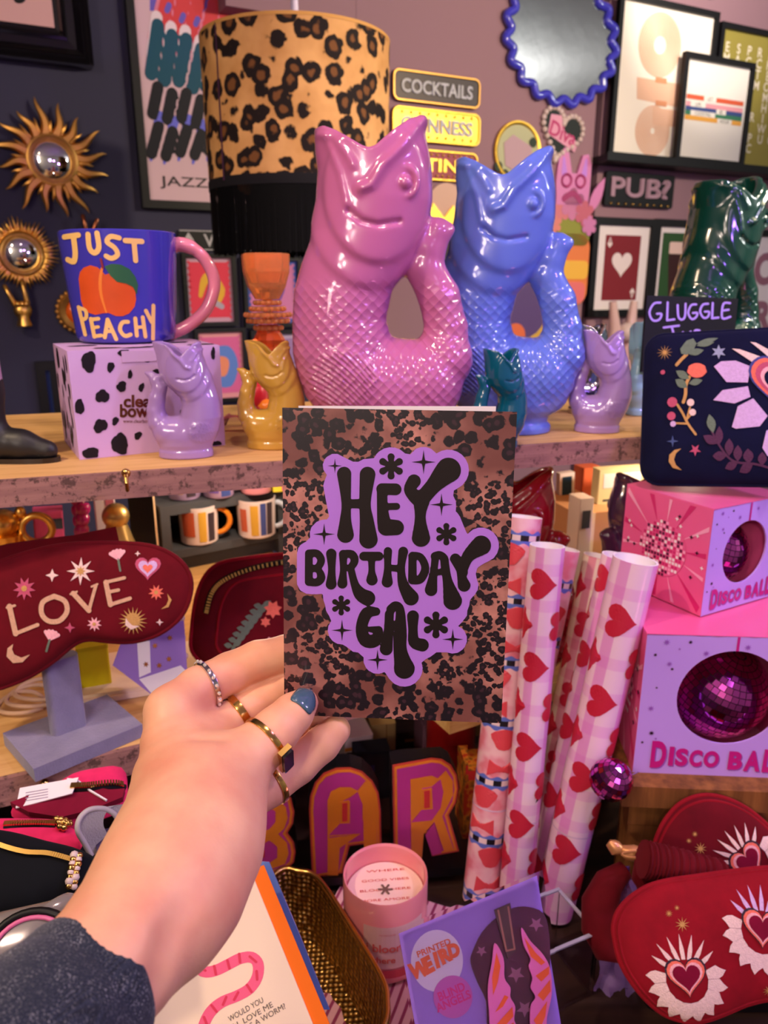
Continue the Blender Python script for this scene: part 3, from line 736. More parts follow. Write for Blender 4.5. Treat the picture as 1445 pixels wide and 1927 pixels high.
def jug(px, py, z, mat, label, scale=1, yaw=0, mini=False, sx=1, group=None, name=None):
    p = ON(px, py, z); me = mini_jug if mini else big_jug
    o = link(name or 'fish_jug', me, None, T(p, facing(p)*.6+yaw) @ Matrix.Diagonal((scale*sx, scale, scale, 1))); own_mat(o, mat)
    return tag(o, label, 'jug', group)
cer_pink = ceramic('pink_glaze', (190, 104, 156)); cer_blue = ceramic('blue_glaze', (98, 122, 216)); cer_lilac = ceramic('lilac_glaze', (160, 128, 188), scales=False)
cer_yel = ceramic('mustard_glaze', (190, 146, 58), scales=False); cer_teal = ceramic('teal_glaze', (8, 84, 112), scales=False); cer_green = ceramic('dark_green_glaze', (10, 58, 46))
cer_red = ceramic('red_glaze', (150, 16, 34)); cer_plum = ceramic('plum_glaze', (78, 44, 84)); cer_ice = ceramic('pale_blue_glaze', (150, 196, 214), scales=False)
G = 'glazed fish jugs'
jug(742, 838, ZS, cer_pink, 'large pink fish jug standing right behind the birthday card', .99, group=G)
jug(964, 809, ZS, cer_blue, 'large blue fish jug behind the pink one', .95, -.04, group=G)
jug(351, 859, ZS, cer_lilac, 'mini lilac fish jug in front of the spotted box', .352, pi-.05, True, 1.0, G, 'mini_fish_jug')
jug(512, 842, ZS, cer_yel, 'mini mustard yellow fish jug left of the large pink jug', .345, pi-.1, True, 1.0, G, 'mini_fish_jug')
jug(936, 842, ZS, cer_teal, 'mini dark teal fish jug in front of the large blue jug', .32, pi+.35, True, .9, G, 'mini_fish_jug')
jug(1122, 812, ZS, cer_lilac, 'mini lilac fish jug right of the large blue jug', .36, pi-.0, True, .95, G, 'mini_fish_jug')
jug(1100, 776, ZS, m_silver, 'mini silver fish jug half hidden behind the right lilac jug', .36, pi+.5, True, .9, G, 'mini_fish_jug')
jug(1200, 778, ZS, cer_ice, 'mini pale blue fish jug between lilac jug and navy pouch', .37, pi+1.2, True, .9, G, 'mini_fish_jug')
jug(1342, 740, ZS, cer_green, 'large dark green fish jug behind the handwritten sign', .98, .8, group=G)

# ---------------------------------------------------------------- things on the walls
def wm(u, v, off=0, rot=0): return WALL @ Matrix.Translation((u, v, off)) @ Matrix.Rotation(rot, 4, 'Z')
def wrect(px0, py0, px1, py1, off):
    a, b = wl(px0, py0, off), wl(px1, py1, off); return (a[0]+b[0])/2, (a[1]+b[1])/2, abs(b[0]-a[0]), abs(a[1]-b[1])
def frame_bars(w, h, fw, th, t, mat, name='frame_bar', prof=None):
    for k in range(4):
        L = (w if k % 2 == 0 else h); b = MB()
        # a mitred bar with a stepped moulding
        prof_ = prof or [(0, 0, th), (1, 1, th)]
        steps = [(0.0, 0), (0.0, th)] + ([(fw, th), (fw, 0)] if not prof else prof)
        n = len(steps); vs = []
        for e in (-1, 1):
            for (i, z) in steps: vs.append((e*(L/2-i), -(h if k % 2 == 0 else w)/2+i, z))
        b.add(vs, [(j, (j+1) % n, n+(j+1) % n, n+j) for j in range(n)])
        b.map(lambda v: Matrix.Rotation(pi/2*k, 3, 'Z') @ v).build(name, mat, t, None)
def framed(name, label, cat, m, w, h, fw, th, fmat, pmat, group=None, prof=None):
    t = thing(name, label, cat, m, group); frame_bars(w, h, fw, th, t, fmat, prof=prof)
    MB().prism(rect(w-fw*1.8, h-fw*1.8), .001, th*.45).build('print', pmat, t); return t, th*.45
# top left: deep black moulded frame with scrollwork print
m_pinkpaper = M('dusty_pink_paper', (206, 160, 160), .6)
a = wl(172, 133, .0); b = wl(-190, -230, .0)
cx, cy, w, h = (a[0]+b[0])/2, (a[1]+b[1])/2, a[0]-b[0], b[1]-a[1]
t, z = framed('framed_art', 'deep black moulded frame with a pink scrollwork print top left', 'picture', wm(cx, cy), w, h, .070, .045, m_blackgloss, m_pinkpaper,
  prof=[(.006, .040), (.010, .045), (.014, .040), (.018, .043), (.030, .030), (.045, .028), (.050, .034), (.055, .030), (.060, .022), (.070, .020), (.070, 0)])
sc = MB(); ax, ay = w/2-.105, -h/2+.125
for q in ([(0, .03), (-.005, .055), (-.03, .06), (-.035, .04), (-.02, .035)], [(0, .03), (-.012, .008), (-.035, .002), (-.05, .012), (-.045, .026), (-.033, .022)], [(-.012, .008), (-.02, -.012), (-.032, -.016), (-.034, -.004)], [(-.05, .012), (-.08, .018), (-.09, .008)]):
    sc.stroke([(ax+x, ay+y) for x, y in q], [.006, .005, .004, .004, .006, .004][:len(q)], z+.0008)
sc.build('scrollwork', m_black, t); MB().stroke([(ax-.11, ay+.055), (ax-.08, ay+.045), (ax-.10, ay+.09)], .018, z+.0008).build('purple_motif', M('purple_ink', (96, 64, 170), .6), t)
# feather abstract poster
a = wl(266, 392, 0); b = wl(618, -160, 0)
cx, cy, w, h = (a[0]+b[0])/2, (a[1]+b[1])/2, b[0]-a[0], b[1]-a[1]
t, z = framed('framed_poster', 'tall framed abstract feather poster with JAZZ lettering behind the lamp', 'poster', wm(cx, cy), w, h, .018, .022, m_black, M('poster_lilac_paper', (206, 172, 186), .55))
x0, y0 = -w/2+.018, -h/2+.018; iw = w-.036; ih = h-.036; P = lambda px, py: (lambda q: (q[0]-cx, q[1]-cy))(wl(px, py, z))
cols = {'red_strokes': (206, 62, 70), 'pink_strokes': (214, 120, 150), 'purple_field': (104, 88, 186), 'teal_strokes': (18, 74, 98), 'black_strokes': (20, 18, 30), 'white_strokes': (226, 206, 218), 'blue_tips': (104, 104, 214)}
S = {k: MB() for k in cols}
def clipx(px): return min(max(px, 284), 600)
S['purple_field'].flat([P(282, 20), P(330, 26), P(430, 40), P(600, 90), P(600, -130), P(282, -130)], z+.0003)
for k in range(13):
    x = 296+27*k; y = 14+13*k+(6 if k % 2 else 0)
    if x > 585: break
    S['pink_strokes'].stroke([P(clipx(x-6), y+60), P(clipx(x+16), y-30)], .0145, z+.0005, 0, 1)
    S['red_strokes'].stroke([P(clipx(x+8), y+30-2*k), P(clipx(x+30), y-62-2*k)], .0140, z+.0007, 0, 1)
    S['white_strokes'].stroke([P(clipx(x-10), y+90), P(clipx(x-1), y+18)], .0125, z+.0009, 0, 1)
    S['blue_tips'].stroke([P(clipx(x-14), y+287-13*k), P(clipx(x+4), y+205-10*k)], [.003, .0115], z+.0010, 0, 1)
    S['teal_strokes'].stroke([P(clipx(x-14), y+125-6*k), P(clipx(x+1), y+34)], .0138, z+.0011, 0, 1)
    S['black_strokes'].stroke([P(clipx(x-11), y+275-14*k), P(clipx(x+2), y+225-10*k)], .0125, z+.0012, 0, 1)
    S['black_strokes'].stroke([P(clipx(x-9), y+200-9*k), P(clipx(x+1), y+150-7*k)], .0125, z+.0012, 0, 1)
    S['purple_field'].stroke([P(clipx(x+18), y+6), P(clipx(x+22), y-4)], .006, z+.0013, 0, 1)
for k, mb in S.items(): mb.build(k, M('poster_'+k, cols[k], .55), t)
jz = P(300, 330); jb = P(392, 360); MB().text('JAZZ', abs(jz[1]-jb[1])*.95, ((jz[0]+jb[0])/2, (jz[1]+jb[1])/2), z+.0012, fit=abs(jb[0]-jz[0]), bold=.004).build('lettering', m_black, t)

# sun mirrors: rays one by one round a small mirror
def sun_mirror(name, label, px, py, rmir, rring, rays, rough=m_goldm):
    d = (WALL0-C0).dot(Vector((0, cp, -sp)))
    u, v = wl(px, py, .004); s = (wl(px+100, py, .004)[0]-u)/100*.97
    t = thing(name, label, 'mirror', wm(u, v, .004), 'sun mirrors on the navy wall')
    for k in range(len(rays)):
        a, L, w, wav = rays[k]; pts = []; rr = []
        for j in range(8):
            q = j/7; r = rring*.92+(L-rring*.92)*q; o = wav*sin(q*5.2)*(1 if k % 2 else -1)
            pts.append(Vector(((r*cos(a)-o*sin(a))*s, (r*sin(a)+o*cos(a))*s, .010+.004*sin(q*3)))); rr.append(max(.4, w*(1-q)**.7)*s)
        MB().tube(pts, rr, 6).build('ray', rough, t, 40)
    prof = [(rmir*.9*s, .006), (rmir*s, .018), (rmir*1.06*s, .021), (rring*.95*s, .020), (rring*s, .016), (rring*1.04*s, .008), (rring*s, 0), (rmir*.9*s, 0), (rmir*.9*s, .006)]
    MB().lathe(prof, 40).build('ring', rough, t, 50)
    MB().lathe([(0, .020), (rmir*.5*s, .018), (rmir*.8*s, .014), (rmir*.97*s, .008), (rmir*.97*s, .004), (0, .004)], 36).build('mirror', m_mirror, t, 60)
R1 = []
for k in range(16):
    a = 2*pi*(k+.35)/16; R1.append((a, 108+8*sin(k*2.1), 11, 4.5)); R1.append((a+pi/16, 78+4*sin(k*1.7), 6.5, 1.5))
sun_mirror('sun_mirror', 'large gold sun mirror with wavy rays on the navy wall', 97, 303, 42, 52, R1)
R2 = [(2*pi*k/52, 69+5*sin(k*7.3), 4.2, .6) for k in range(52)]
sun_mirror('sun_mirror', 'smaller gold mirror with a dense fringe of fine rays', 40, 478, 38, 44, R2, m_gold)
# gold hand ornaments
def hand_ornament(label, px, py, sc, fingers, off=.03, mat=None):
    u, v = wl(px, py, off); s = (wl(px+100, py, off)[0]-u)/100*sc
    t = thing('hand_ornament', label, 'ornament', wm(u, v, off), 'hand shaped wall ornaments'); mt = mat or m_gold
    MB().ball((0, -6*s, 0), (17*s, 19*s, 9*s), 16, 12).build('palm', mt, t, 60)
    MB().lathe([(12*s, -38*s), (15*s, -36*s), (11*s, -24*s), (12*s, -14*s)], 20, R=Matrix.Rotation(-pi/2, 3, 'X')).xf(Matrix.Rotation(pi, 4, 'X') @ Matrix.Rotation(pi, 4, 'Y') if False else Matrix.Identity(4)).build('cuff', mt, t, 60)
    for x0, y0, x1, y1 in fingers:
        MB().tube([(x0*s, y0*s, 2*s), ((x0+x1)/2*s, (y0+y1)/2*s, 5*s), (x1*s, y1*s, 2*s), (x1*1.01*s, y1*1.02*s, 1.5*s)], [5.5*s, 5*s, 4.4*s, 2*s], 10).build('finger', mt, t, 60)
    for x in (-8, 0, 8): MB().ball((x*s, 6*s, 8*s), (5*s, 7*s, 6*s), 10, 8).build('folded_finger', mt, t, 60)
    MB().box((0, -6*s, -off/2-4*s), (12*s, 12*s, max(.002, off))).build('wall_mount', mt, t)
hand_ornament('gold rock sign hand on the navy wall beside the mug', 42, 578, 1, [(-13, 4, -28, 42), (10, 6, 5, 52)])
hand_ornament('rose gold peace sign hand above the mug', 168, 446, .9, [(-5, 8, -9, 44), (6, 8, 20, 36)], mat=m_rosegold)
u, v = wl(148, 586, .01); s = (wl(248, 586, .01)[0]-u)/100
t = thing('round_ornament', 'round aged gold ornament with an orange centre behind the mug', 'ornament', wm(u, v, .004))
MB().lathe([(24*s, 0), (38*s, 0), (40*s, .01), (34*s, .018), (24*s, .012), (24*s, 0)], 36).build('rim', m_goldm, t, 40)
MB().ball((0, 0, .004), (25*s, 25*s, .012), 24, 10).build('centre', M('orange_glass', (222, 96, 20), .12, coat=.6), t, 60)
for k in range(24):
    a = 2*pi*k/24; MB().ball((39*s*cos(a), 39*s*sin(a), .008), 4.5*s, 8, 6).build('bead', m_goldm, t, 60)

# white metal word plate behind the fringe and stamp prints in black frames
cx, cy, w, h = wrect(334, 432, 520, 474, .002)
t = thing('word_plate', 'black metal word plate with a white diamond, half hidden by the fringe', 'sign', wm(cx, cy, .002)); MB().prism(rrect(w, h, .006), 0, .006).build('plate', m_black, t)
m_pale = M('pale_grey_enamel', (176, 172, 180), .35)
MB().flat([(-w/2+.012, 0), (-w/2+.024, .018), (-w/2+.036, 0), (-w/2+.024, -.018)][::-1], .0065).build('diamond', m_pale, t)
MB().text('VE', h*.62, (-w/2+.083, 0), .0065, bold=.015).build('lettering', m_pale, t)
fr = MB()
for q in ((0, h/2-.002, w*.98, .0022), (0, -h/2+.002, w*.98, .0022)): fr.box((q[0], q[1], .0064), (q[2], q[3], .001))
fr.build('border', m_pale, t)
def stamp_print(label, x0, y0, x1, y1, bg, cols, matcol):
    cx, cy, w, h = wrect(x0, y0, x1, y1, .0); t, z = framed('framed_print', label, 'picture', wm(cx, cy), w, h, .010, .018, m_black, M('stamp_border', matcol, .6), 'stamp prints in thin black frames')
    w2, h2 = w*.74, h*.76; e = []; n = 9
    per = MB().flat(rect(w2, h2), z+.0006)
    for k in range(n+1):
        for sx in (-1, 1): per.disc((sx*w2/2, -h2/2+h2*k/n), w2*.035, z+.0006, 0, 8)
    per.build('stamp', M('stamp_ground', bg, .6), t)
    for k, (nm, pts, r, c) in enumerate(cols):
        MB().stroke([(x*w2/2, y*h2/2) for x, y in pts], [q*w2 for q in (r if isinstance(r, list) else [r]*len(pts))], z+.0010+.0003*k).build(nm, M('stamp_'+nm, c, .6), t)
YEL = ('banana_bunch', [(-.5, -.2), (-.25, .35), (.1, .45), (.55, .0), (.45, -.4)], [.05, .10, .12, .11, .05], (222, 170, 60))
stamp_print('pink framed stamp print with a yellow bunch, seen through the mug handle', 338, 476, 446, 612, (216, 60, 84), [YEL, ('grey_mark', [(.2, -.45), (.55, -.6)], .07, (170, 160, 180))], (196, 150, 176))
stamp_print('blue and pink framed stamp print behind the orange candle holder', 452, 482, 566, 614, (200, 120, 170), [('violet_mark', [(-.3, .4), (.3, .3), (0, -.3)], .16, (96, 70, 160)), ('orange_mark', [(-.5, -.7), (.1, -.75)], .08, (224, 130, 70))], (70, 90, 170))
stamp_print('pink framed stamp print with a blue looped motif above the mini jug', 362, 618, 466, 752, (212, 100, 156), [('blue_loop', [(-.4, .4), (.3, .5), (.6, 0), (.3, -.6), (-.3, -.5)], .14, (96, 130, 210)), ('peach_mark', [(-.3, .1), (.1, .1), (.0, -.2)], .15, (230, 140, 110))], (222, 150, 160))
stamp_print('mauve framed stamp print beside the large pink jug', 468, 622, 566, 752, (150, 120, 170), [('rose_mark', [(-.2, .3), (.3, .1), (-.1, -.4)], .2, (206, 110, 140))], (180, 160, 190))
cx, cy, w, h = wrect(64, 680, 128, 850, 0); t, z = framed('framed_print', 'dark framed blue print half hidden behind the spotted box', 'picture', wm(cx, cy), w, h, .02, .02, m_black, M('deep_blue_print', (34, 52, 110), .5))

# pendant lamp with leopard shade and black fringe
dl = 1.36; lc = W(560, 222, dl); s = dl/FPX
t = thing('pendant_lamp', 'leopard print drum pendant lamp with a long black fringe', 'lamp', Matrix.Translation(lc))
m_shade = leopard('leopard_shade_fabric', (180, 130, 76), (206, 156, 100), (108, 68, 36), (24, 14, 14), 32, rough=.8, th=(.20, .44))
Rl = 173*s; zt, zb = 124*s, -122*s; mb = MB()
mb.lathe([(Rl, zt), (Rl*.985, zb), (Rl*.97, zb), (Rl*.983, zt), (Rl, zt)], 64).build('shade', m_shade, t, 40)
MB().lathe([(Rl*1.003, zt-.003), (Rl*1.003, zt+.002), (Rl*.98, zt+.002)], 64).build('top_binding', M('tan_binding', (190, 140, 76), .7), t, 40)
MB().box((Rl*sin(-.78), -Rl*cos(-.78)-.0006, 0), (.0016, .002, zt-zb), Matrix.Rotation(-.78, 3, 'Z')).build('seam', M('seam_tape', (70, 40, 60), .7), t)
MB().lathe([(Rl*.988, zb+.006), (Rl*.995, zb+.004), (Rl*.993, zb-.010), (Rl*.983, zb-.010)], 64).build('fringe_braid', m_dark, t, 40)
fr = MB(); rnd = random.Random(3)
for lay in range(2):
    for k in range(300):
        a = 2*pi*(k+.5*lay)/300; r = Rl*(.985-.012*lay); L = 118*s*(1+.06*rnd.random()); da = (rnd.random()-.5)*.012
        x, y = r*cos(a), r*sin(a); x2, y2 = r*cos(a+da), r*sin(a+da); tx, ty = -sin(a)*.0014, cos(a)*.0014
        fr.add([(x-tx, y-ty, zb-.008), (x+tx, y+ty, zb-.008), (x2+tx, y2+ty, zb-L), (x2-tx, y2-ty, zb-L)], [(0, 1, 2, 3)])
stuff(fr.build('fringe', M('black_fringe', (5, 5, 8), .7, spec=.1), t, recalc=False))
m_wp = M('white_plastic', (214, 200, 222), .35)
MB().lathe([(0, .075), (.0062, .074), (.0068, .045), (.0085, .040), (.0085, .018), (.022, .008), (.030, 0), (.028, -.004), (0, -.004)], 28, (0, 0, zt-.002)).build('lamp_holder', m_wp, t, 40)
MB().tube([(0, 0, zt+.07), (0, 0, 2.75-lc.z)], .0032, 10).build('cable', m_wp, t, 40)
MB().lathe([(.05, -.001), (.045, -.03), (.01, -.035), (0, -.035)], 24, (0, 0, 2.75-lc.z)).build('ceiling_rose', m_wp, t, 40)
sp_ = MB()
for k in range(3):
    a = 2*pi*k/3+.3; sp_.tube([(0, 0, zt-.006), (Rl*.982*cos(a), Rl*.982*sin(a), zt-.006)], .0016, 6)
sp_.build('spider_fitting', m_wp, t); 

# gold tin signs
m_tin = M('gold_tin', (246, 200, 84), .42, 1, bump=(160, .5, .002)); m_tindark = M('dark_tin', (58, 50, 48), .4, .6); m_tinred = M('red_tin', (128, 22, 40), .4, .2)
def tin_sign(label, x0, y0, x1, y1, txt, plate, letter, bord, dec=True):
    cx, cy, w, h = wrect(x0, y0, x1, y1, mz+.002); t = thing('tin_sign', label, 'sign', wm(cx, cy, mz+.002), 'embossed tin signs on the mauve wall')
    MB().prism(rrect(w, h, h*.22), 0, .008).build('plate', plate, t)
    b = MB(); o = rrect(w*.99, h*.98, h*.22); b.tube([(x, y, .009) for x, y in o], h*.045, 6, True); b.build('border', bord, t, 60)
    tx = MB()
    for q in range(4): tx.text(txt, h*.46, (0, 0), .0085+.001*q, bold=.02, fit=w*.82)
    tx.build('lettering', letter, t, recalc=False)
    if dec:
        for k in range(9):
            for sy in (-1, 1): MB().ball((-w*.4+w*.8*k/8, sy*h*.36, .009), h*.05, 8, 6).build('stud', bord, t, 60)
tin_sign('dark tin sign at the top of the tin sign stack', 737, 130, 898, 206, 'COCKTAILS', m_tindark, m_pale, m_goldm, False)
tin_sign('bright gold GUINNESS tin sign in the middle of the stack', 736, 200, 898, 276, 'GUINNESS', m_tin, m_pale, m_tin)
tin_sign('gold and red TING tin sign under the gold one', 786, 282, 893, 344, 'TING', m_tinred, m_tin, m_tin)
u, v = wl(838, 410, mz+.002); s = (wl(938, 410, mz)[0]-u)/100
t = thing('tin_sign', 'domed cut out tin sign with a gold crown between the two large jugs', 'sign', wm(u, v, mz+.002), 'embossed tin signs on the mauve wall')
MB().prism([(-36*s, -60*s), (36*s, -60*s), (36*s, 10*s)]+[(36*s*cos(q*pi/14), 10*s+40*s*sin(q*pi/14)) for q in range(1, 14)]+[(-36*s, 10*s)], 0, .006).build('plate', M('peach_enamel', (206, 160, 136), .4), t)
MB().prism([(-42*s, -28*s), (42*s, -28*s), (46*s, 14*s), (24*s, -2*s), (10*s, 18*s), (-6*s, 0), (-26*s, 20*s), (-34*s, 0), (-48*s, 12*s)], .006, .012).build('crown', m_tin, t)
MB().prism(rect(60*s, 26*s, (0, -46*s)), .006, .010).build('band', m_tindark, t)

# wavy blue mirror
u, v = wl(1056, 76, mz+.004); s = (wl(1156, 76, mz)[0]-u)/100*.94; sy = (v-wl(1056, 176, mz)[1])/100
t = thing('wavy_mirror', 'oval mirror with a wavy cobalt blue frame', 'mirror', wm(u, v, mz+.012, radians(-6)))
pts = []; N = 19
for k in range(N*10):
    a = 2*pi*k/(N*10); wv = 1+.055*sin(N*a); x = 101*s*cos(a)*wv; y = 118*sy*sin(a)*wv; pts.append((x, y, 0))
MB().tube(pts, 6.2*s, 10, True).build('frame', M('cobalt_frame', (62, 60, 190), .16, coat=.6), t, 60)
m_oldm = M('clouded_mirror', (190, 200, 198), .10, 1, bump=(9, .05, .01))
MB().fan((0, 0), [(x*.985, y*.985) for x, y, z in pts], -.002).build('mirror', m_oldm, t)
MB().ball((6*s, 112*sy, .012), (26*s, 14*sy, .018), 16, 10).build('shell_crest', m_silver, t, 60)
# small cut out signs
u, v = wl(972, 286, mz+.002); s = (wl(1072, 286, mz)[0]-u)/100
t = thing('round_sign', 'round pale sign with a gold glitter rim above the blue jug', 'sign', wm(u, v, mz+.002)); MB().lathe([(0, .006), (41*s, .006), (41*s, 0)], 36).build('plate', M('pale_green_card', (176, 176, 140), .5), t)
MB().lathe([(36*s, .006), (38*s, .010), (41*s, .010), (42*s, .004)], 40).build('glitter_rim', m_tin, t, 50)
MB().prism([(-26*s, 10*s), (-10*s, 22*s), (24*s, 8*s), (28*s, -24*s), (6*s, -32*s), (-22*s, -20*s)], .006, .008).build('pink_panel', M('dusty_lilac_card', (182, 150, 160), .6), t)
for x, y in ((-34, -22), (-22, -32), (26, 14), (-8, -36)): MB().stroke([(x*s, y*s)], 7*s, .0085).build('leaf_cluster', M('dark_leaf', (52, 64, 52), .6), t)
u, v = wl(1053, 252, mz+.002); s = (wl(1153, 252, mz)[0]-u)/100
t = thing('heart_sign', 'black heart sign with a pearl edge and pink script', 'sign', wm(u, v-4*s, mz+.002, radians(-14)))
hp_ = heart(36, 74*s); MB().prism(hp_, 0, .006).build('plate', M('greenish_black', (34, 40, 38), .5), t)
pm = M('pearl', (206, 184, 180), .25)
for k in range(36): MB().ball((hp_[k][0]*1.04, hp_[k][1]*1.04, .005), 4.2*s, 8, 6).build('pearl', pm, t, 60)
MB().prism([(-26*s, 22*s), (-8*s, 26*s), (4*s, 8*s), (32*s, 2*s), (30*s, -12*s), (-24*s, -4*s)], .006, .0075).build('pink_ribbon', M('pink_enamel', (216, 150, 176), .5), t)
MB().text('Diva', 20*s, (2*s, 5*s), .008, rot=-.05, bold=.02).build('lettering', M('magenta_script', (180, 60, 110), .5), t)
u, v = wl(1076, 344, mz+.002); s = (wl(1176, 344, mz)[0]-u)/100
t = thing('cat_sign', 'pink cat face cut out sign with pointed ears', 'sign', wm(u, v, mz+.002)); m_cat = M('cat_pink', (206, 120, 176), .4); m_catd = M('cat_dark_pink', (160, 60, 110), .5)
MB().prism([(-28*s, -30*s), (28*s, -30*s), (30*s, 0), (30*s, 24*s), (24*s, 38*s), (14*s, 36*s), (6*s, 12*s), (-4*s, 12*s), (-12*s, 40*s), (-20*s, 44*s), (-28*s, 30*s), (-31*s, 0)], 0, .008).build('face', m_cat, t)
for x in (-13, 12): MB().lathe([(6*s, 0), (9*s, .004), (10*s, 0)], 20, (x*s, 2*s, .008)).build('glasses_lens', m_catd, t, 50)
MB().stroke([(-16*s, -22*s), (0, -14*s), (14*s, -24*s)], 4*s, .009).build('mouth', m_catd, t)
for x, sgn in ((-20, 1), (20, -1)): MB().stroke([(x*s, 30*s), (x*s+sgn*2*s, 12*s)], [2*s, 5*s], .0086).build('inner_ear', M('ear_lilac', (190, 130, 220), .5), t)
u, v = wl(1070, 424, mz+.002)
t = thing('flower_sign', 'pink and lime green floral cut out sign under the cat sign', 'sign', wm(u, v, mz+.002))
MB().prism(rrect(74*s, 56*s, 12*s), 0, .006).build('green_plate', M('lime_plate', (140, 142, 62), .5), t)
for k, (x, y, r, c) in enumerate(((-22, 20, 20, (206, 120, 130)), (2, 28, 22, (196, 120, 160)), (24, 16, 18, (190, 100, 120)), (34, 0, 14, (196, 120, 170)), (-30, 0, 13, (214, 130, 120)))):
    f = MB(); petalflower(f, (x*s, y*s), r*s, 6, .007+.001*k, 0); f.build('blossom', M('blossom_%d' % k, c, .5), t)
MB().prism(leafpts((30*s, 12*s), (58*s, 66*s), 9*s), .004, .008).build('pink_leaf', m_cat, t)
u, v = wl(1072, 508, mz+.002)
t = thing('sunset_sign', 'orange and pink painted cut out sign behind the blue jug tail', 'sign', wm(u, v, mz+.002)); MB().prism(rrect(64*s, 100*s, 20*s), 0, .006).build('plate', M('orange_enamel', (222, 120, 60), .45), t)
MB().prism(rrect(62*s, 26*s, 8*s), .006, .008).build('yellow_band', M('yellow_enamel', (232, 176, 60), .45), t); MB().prism(rrect(54*s, 30*s, 10*s), .006, .009).xf(Matrix.Translation((0, -32*s, 0))).build('pink_band', M('salmon_enamel', (224, 110, 110), .45), t)
u, v = wl(985, 575, mz+.002)
t = thing('painted_plate', 'yellow and purple painted plate seen through the blue jug loop', 'plate', wm(u, v, mz+.002)); MB().lathe([(0, .006), (46*s, .006), (60*s, .014), (62*s, .012), (46*s, 0)], 36).build('rim', M('yellow_glaze', (204, 160, 60), .25), t, 50)
MB().disc((0, -6*s), 40*s, .0066).build('centre', M('purple_glaze', (92, 70, 120), .3), t); MB().disc((-16*s, -42*s), 18*s, .0105).build('orange_petal', M('orange_glaze', (222, 110, 70), .3), t)

# picture ledge and the prints on the right
zr = mz-.03
la = wl(1140, 292, zr+.03); lb = wl(1480, 334, zr+.03)
t = thing('picture_ledge', 'dark picture ledge carrying three framed prints at top right', 'ledge', wm((la[0]+lb[0])/2+.2, (la[1]+lb[1])/2-.008, zr))
MB().box((0, 0, .045), (lb[0]-la[0]+.5, .016, .088)).build('board', m_black, t); MB().box((0, .004, .0915), (lb[0]-la[0]+.5, .022, .005)).build('lip', m_black, t)
def ledge_frame(label, x0, y0, x1, y1, off, pmat, fw=.016):
    cx, cy, w, h = wrect(x0, y0, x1, y1, off); top = (la[1]+lb[1])/2+.0015; b_ = cy-h/2; h += b_-top; cy = top+h/2
    return framed('framed_print', label, 'picture', wm(cx, cy, off), w, h, fw, .016, m_black, pmat, 'framed prints on the dark ledge')+(w, h)
t, z, w, h = ledge_frame('tall cream print with two peach spirals, lit by the spotlight', 1162, -14, 1318, 302, zr+.03, M('warm_white_paper', (236, 226, 214), .5))
peach = M('peach_ink', (222, 178, 152), .6); dpe = M('deep_peach_ink', (206, 140, 104), .6); mb = MB()
P = lambda px, py: (lambda q: (q[0]-(wl(1162, 0, zr+.03)[0]+wl(1318, 0, zr+.03)[0])/2, q[1]-(wl(0+1240, -14, zr+.03)[1]+wl(1240, 302, zr+.03)[1])/2))(wl(px, py, zr+.03+z))
for k in range(9):
    r = .012+.0068*k; c = P(1212, 235); MB().lathe([(r-.0027, 0), (r+.0027, 0)], 36, (c[0], c[1], z+.0008)).build('spiral_ring', peach, t, recalc=False)
    c = P(1226, 72); MB().lathe([(r+.012, 0), (r+.0175, 0)], 36, (c[0], c[1], z+.0008)).build('spiral_ring', peach, t, recalc=False)
a, b, c, d = P(1182, 132), P(1288, 150), P(1288, 196), P(1182, 174); MB().flat([d, c, b, a], z+.0006).build('peach_band', peach, t)
a, b, c, d = P(1212, 190), P(1284, 200), P(1284, 230), P(1212, 224); MB().flat([d, c, b, a], z+.0010).build('peach_band', peach, t)
for q in ((1228, 139), (1228, 183)): MB().flat(rect(.045, .014, P(*q)), z+.0014).build('peach_bar', dpe, t)
t, z, w, h = ledge_frame('small white print with five coloured stripes in front of the ledge', 1284, 98, 1392, 314, zr+.055, M('warm_white_paper_b', (226, 220, 212), .5))
for k, (c, y, tx, tp) in enumerate((((206, 90, 60), .105, 'LET', .40), ((222, 150, 160), .035, 'LIFE', .2), ((60, 76, 130), -.012, 'BE', .62), ((60, 120, 90), -.055, 'COCKTAIL', .3), ((222, 160, 70), -.105, 'HOUR', .7))):
    yy = y*h*.9+.02*h; MB().flat(rect(w*.82, .013, (0, yy)), z+.0006).build('stripe', M('stripe_%d' % k, c, .6), t)
    MB().flat(rect(w*(.07+.035*len(tx)), .014, ((tp-.5)*w*.8, yy)), z+.0008).build('stripe_gap', M('gap_%d' % k, (226, 220, 212), .6), t); MB().text(tx, .010, ((tp-.5)*w*.8, yy), z+.001).build('lettering', m_black, t)
t, z, w, h = ledge_frame('olive green print with rows of white coffee words at the right edge', 1352, 42, 1500, 345, zr+.03, M('olive_print', (146, 134, 62), .55))
m_ci = M('cream_ink', (226, 214, 190), .6)
rows = ['ESPRESSO', 'MACCHIATO', 'LATTE  A', 'A  MO  C', 'E   M  H', 'M   H  O', 'AMERICAN', 'R   W  T', 'CAPPUCCI', 'O  C  H']
for k, r in enumerate(rows):
    tx = MB()
    for j, chx in enumerate(r):
        if chx != ' ': tx.text(chx, .027, (-w/2+.042+j*(w-.07)/8, h/2-.062-k*(h-.09)/10.2), z+.0008, bold=.012)
    tx.build('word_row', m_ci, t)
cx, cy, w, h = wrect(1136, 322, 1258, 394, zr+.002)
t = thing('word_sign', 'black PUB? marquee sign with small bulbs along its bottom edge', 'sign', wm(cx, cy, zr+.002)); MB().prism(rrect(w, h, .008), 0, .014).build('plate', m_black, t)
tx = MB(); 
for q in range(3): tx.text('PUB?', h*.58, (0, h*.06), .0145+.002*q, bold=.03-.02*q, fit=w*.86)
tx.build('lettering', M('mauve_enamel', (168, 132, 150), .3), t, recalc=False)
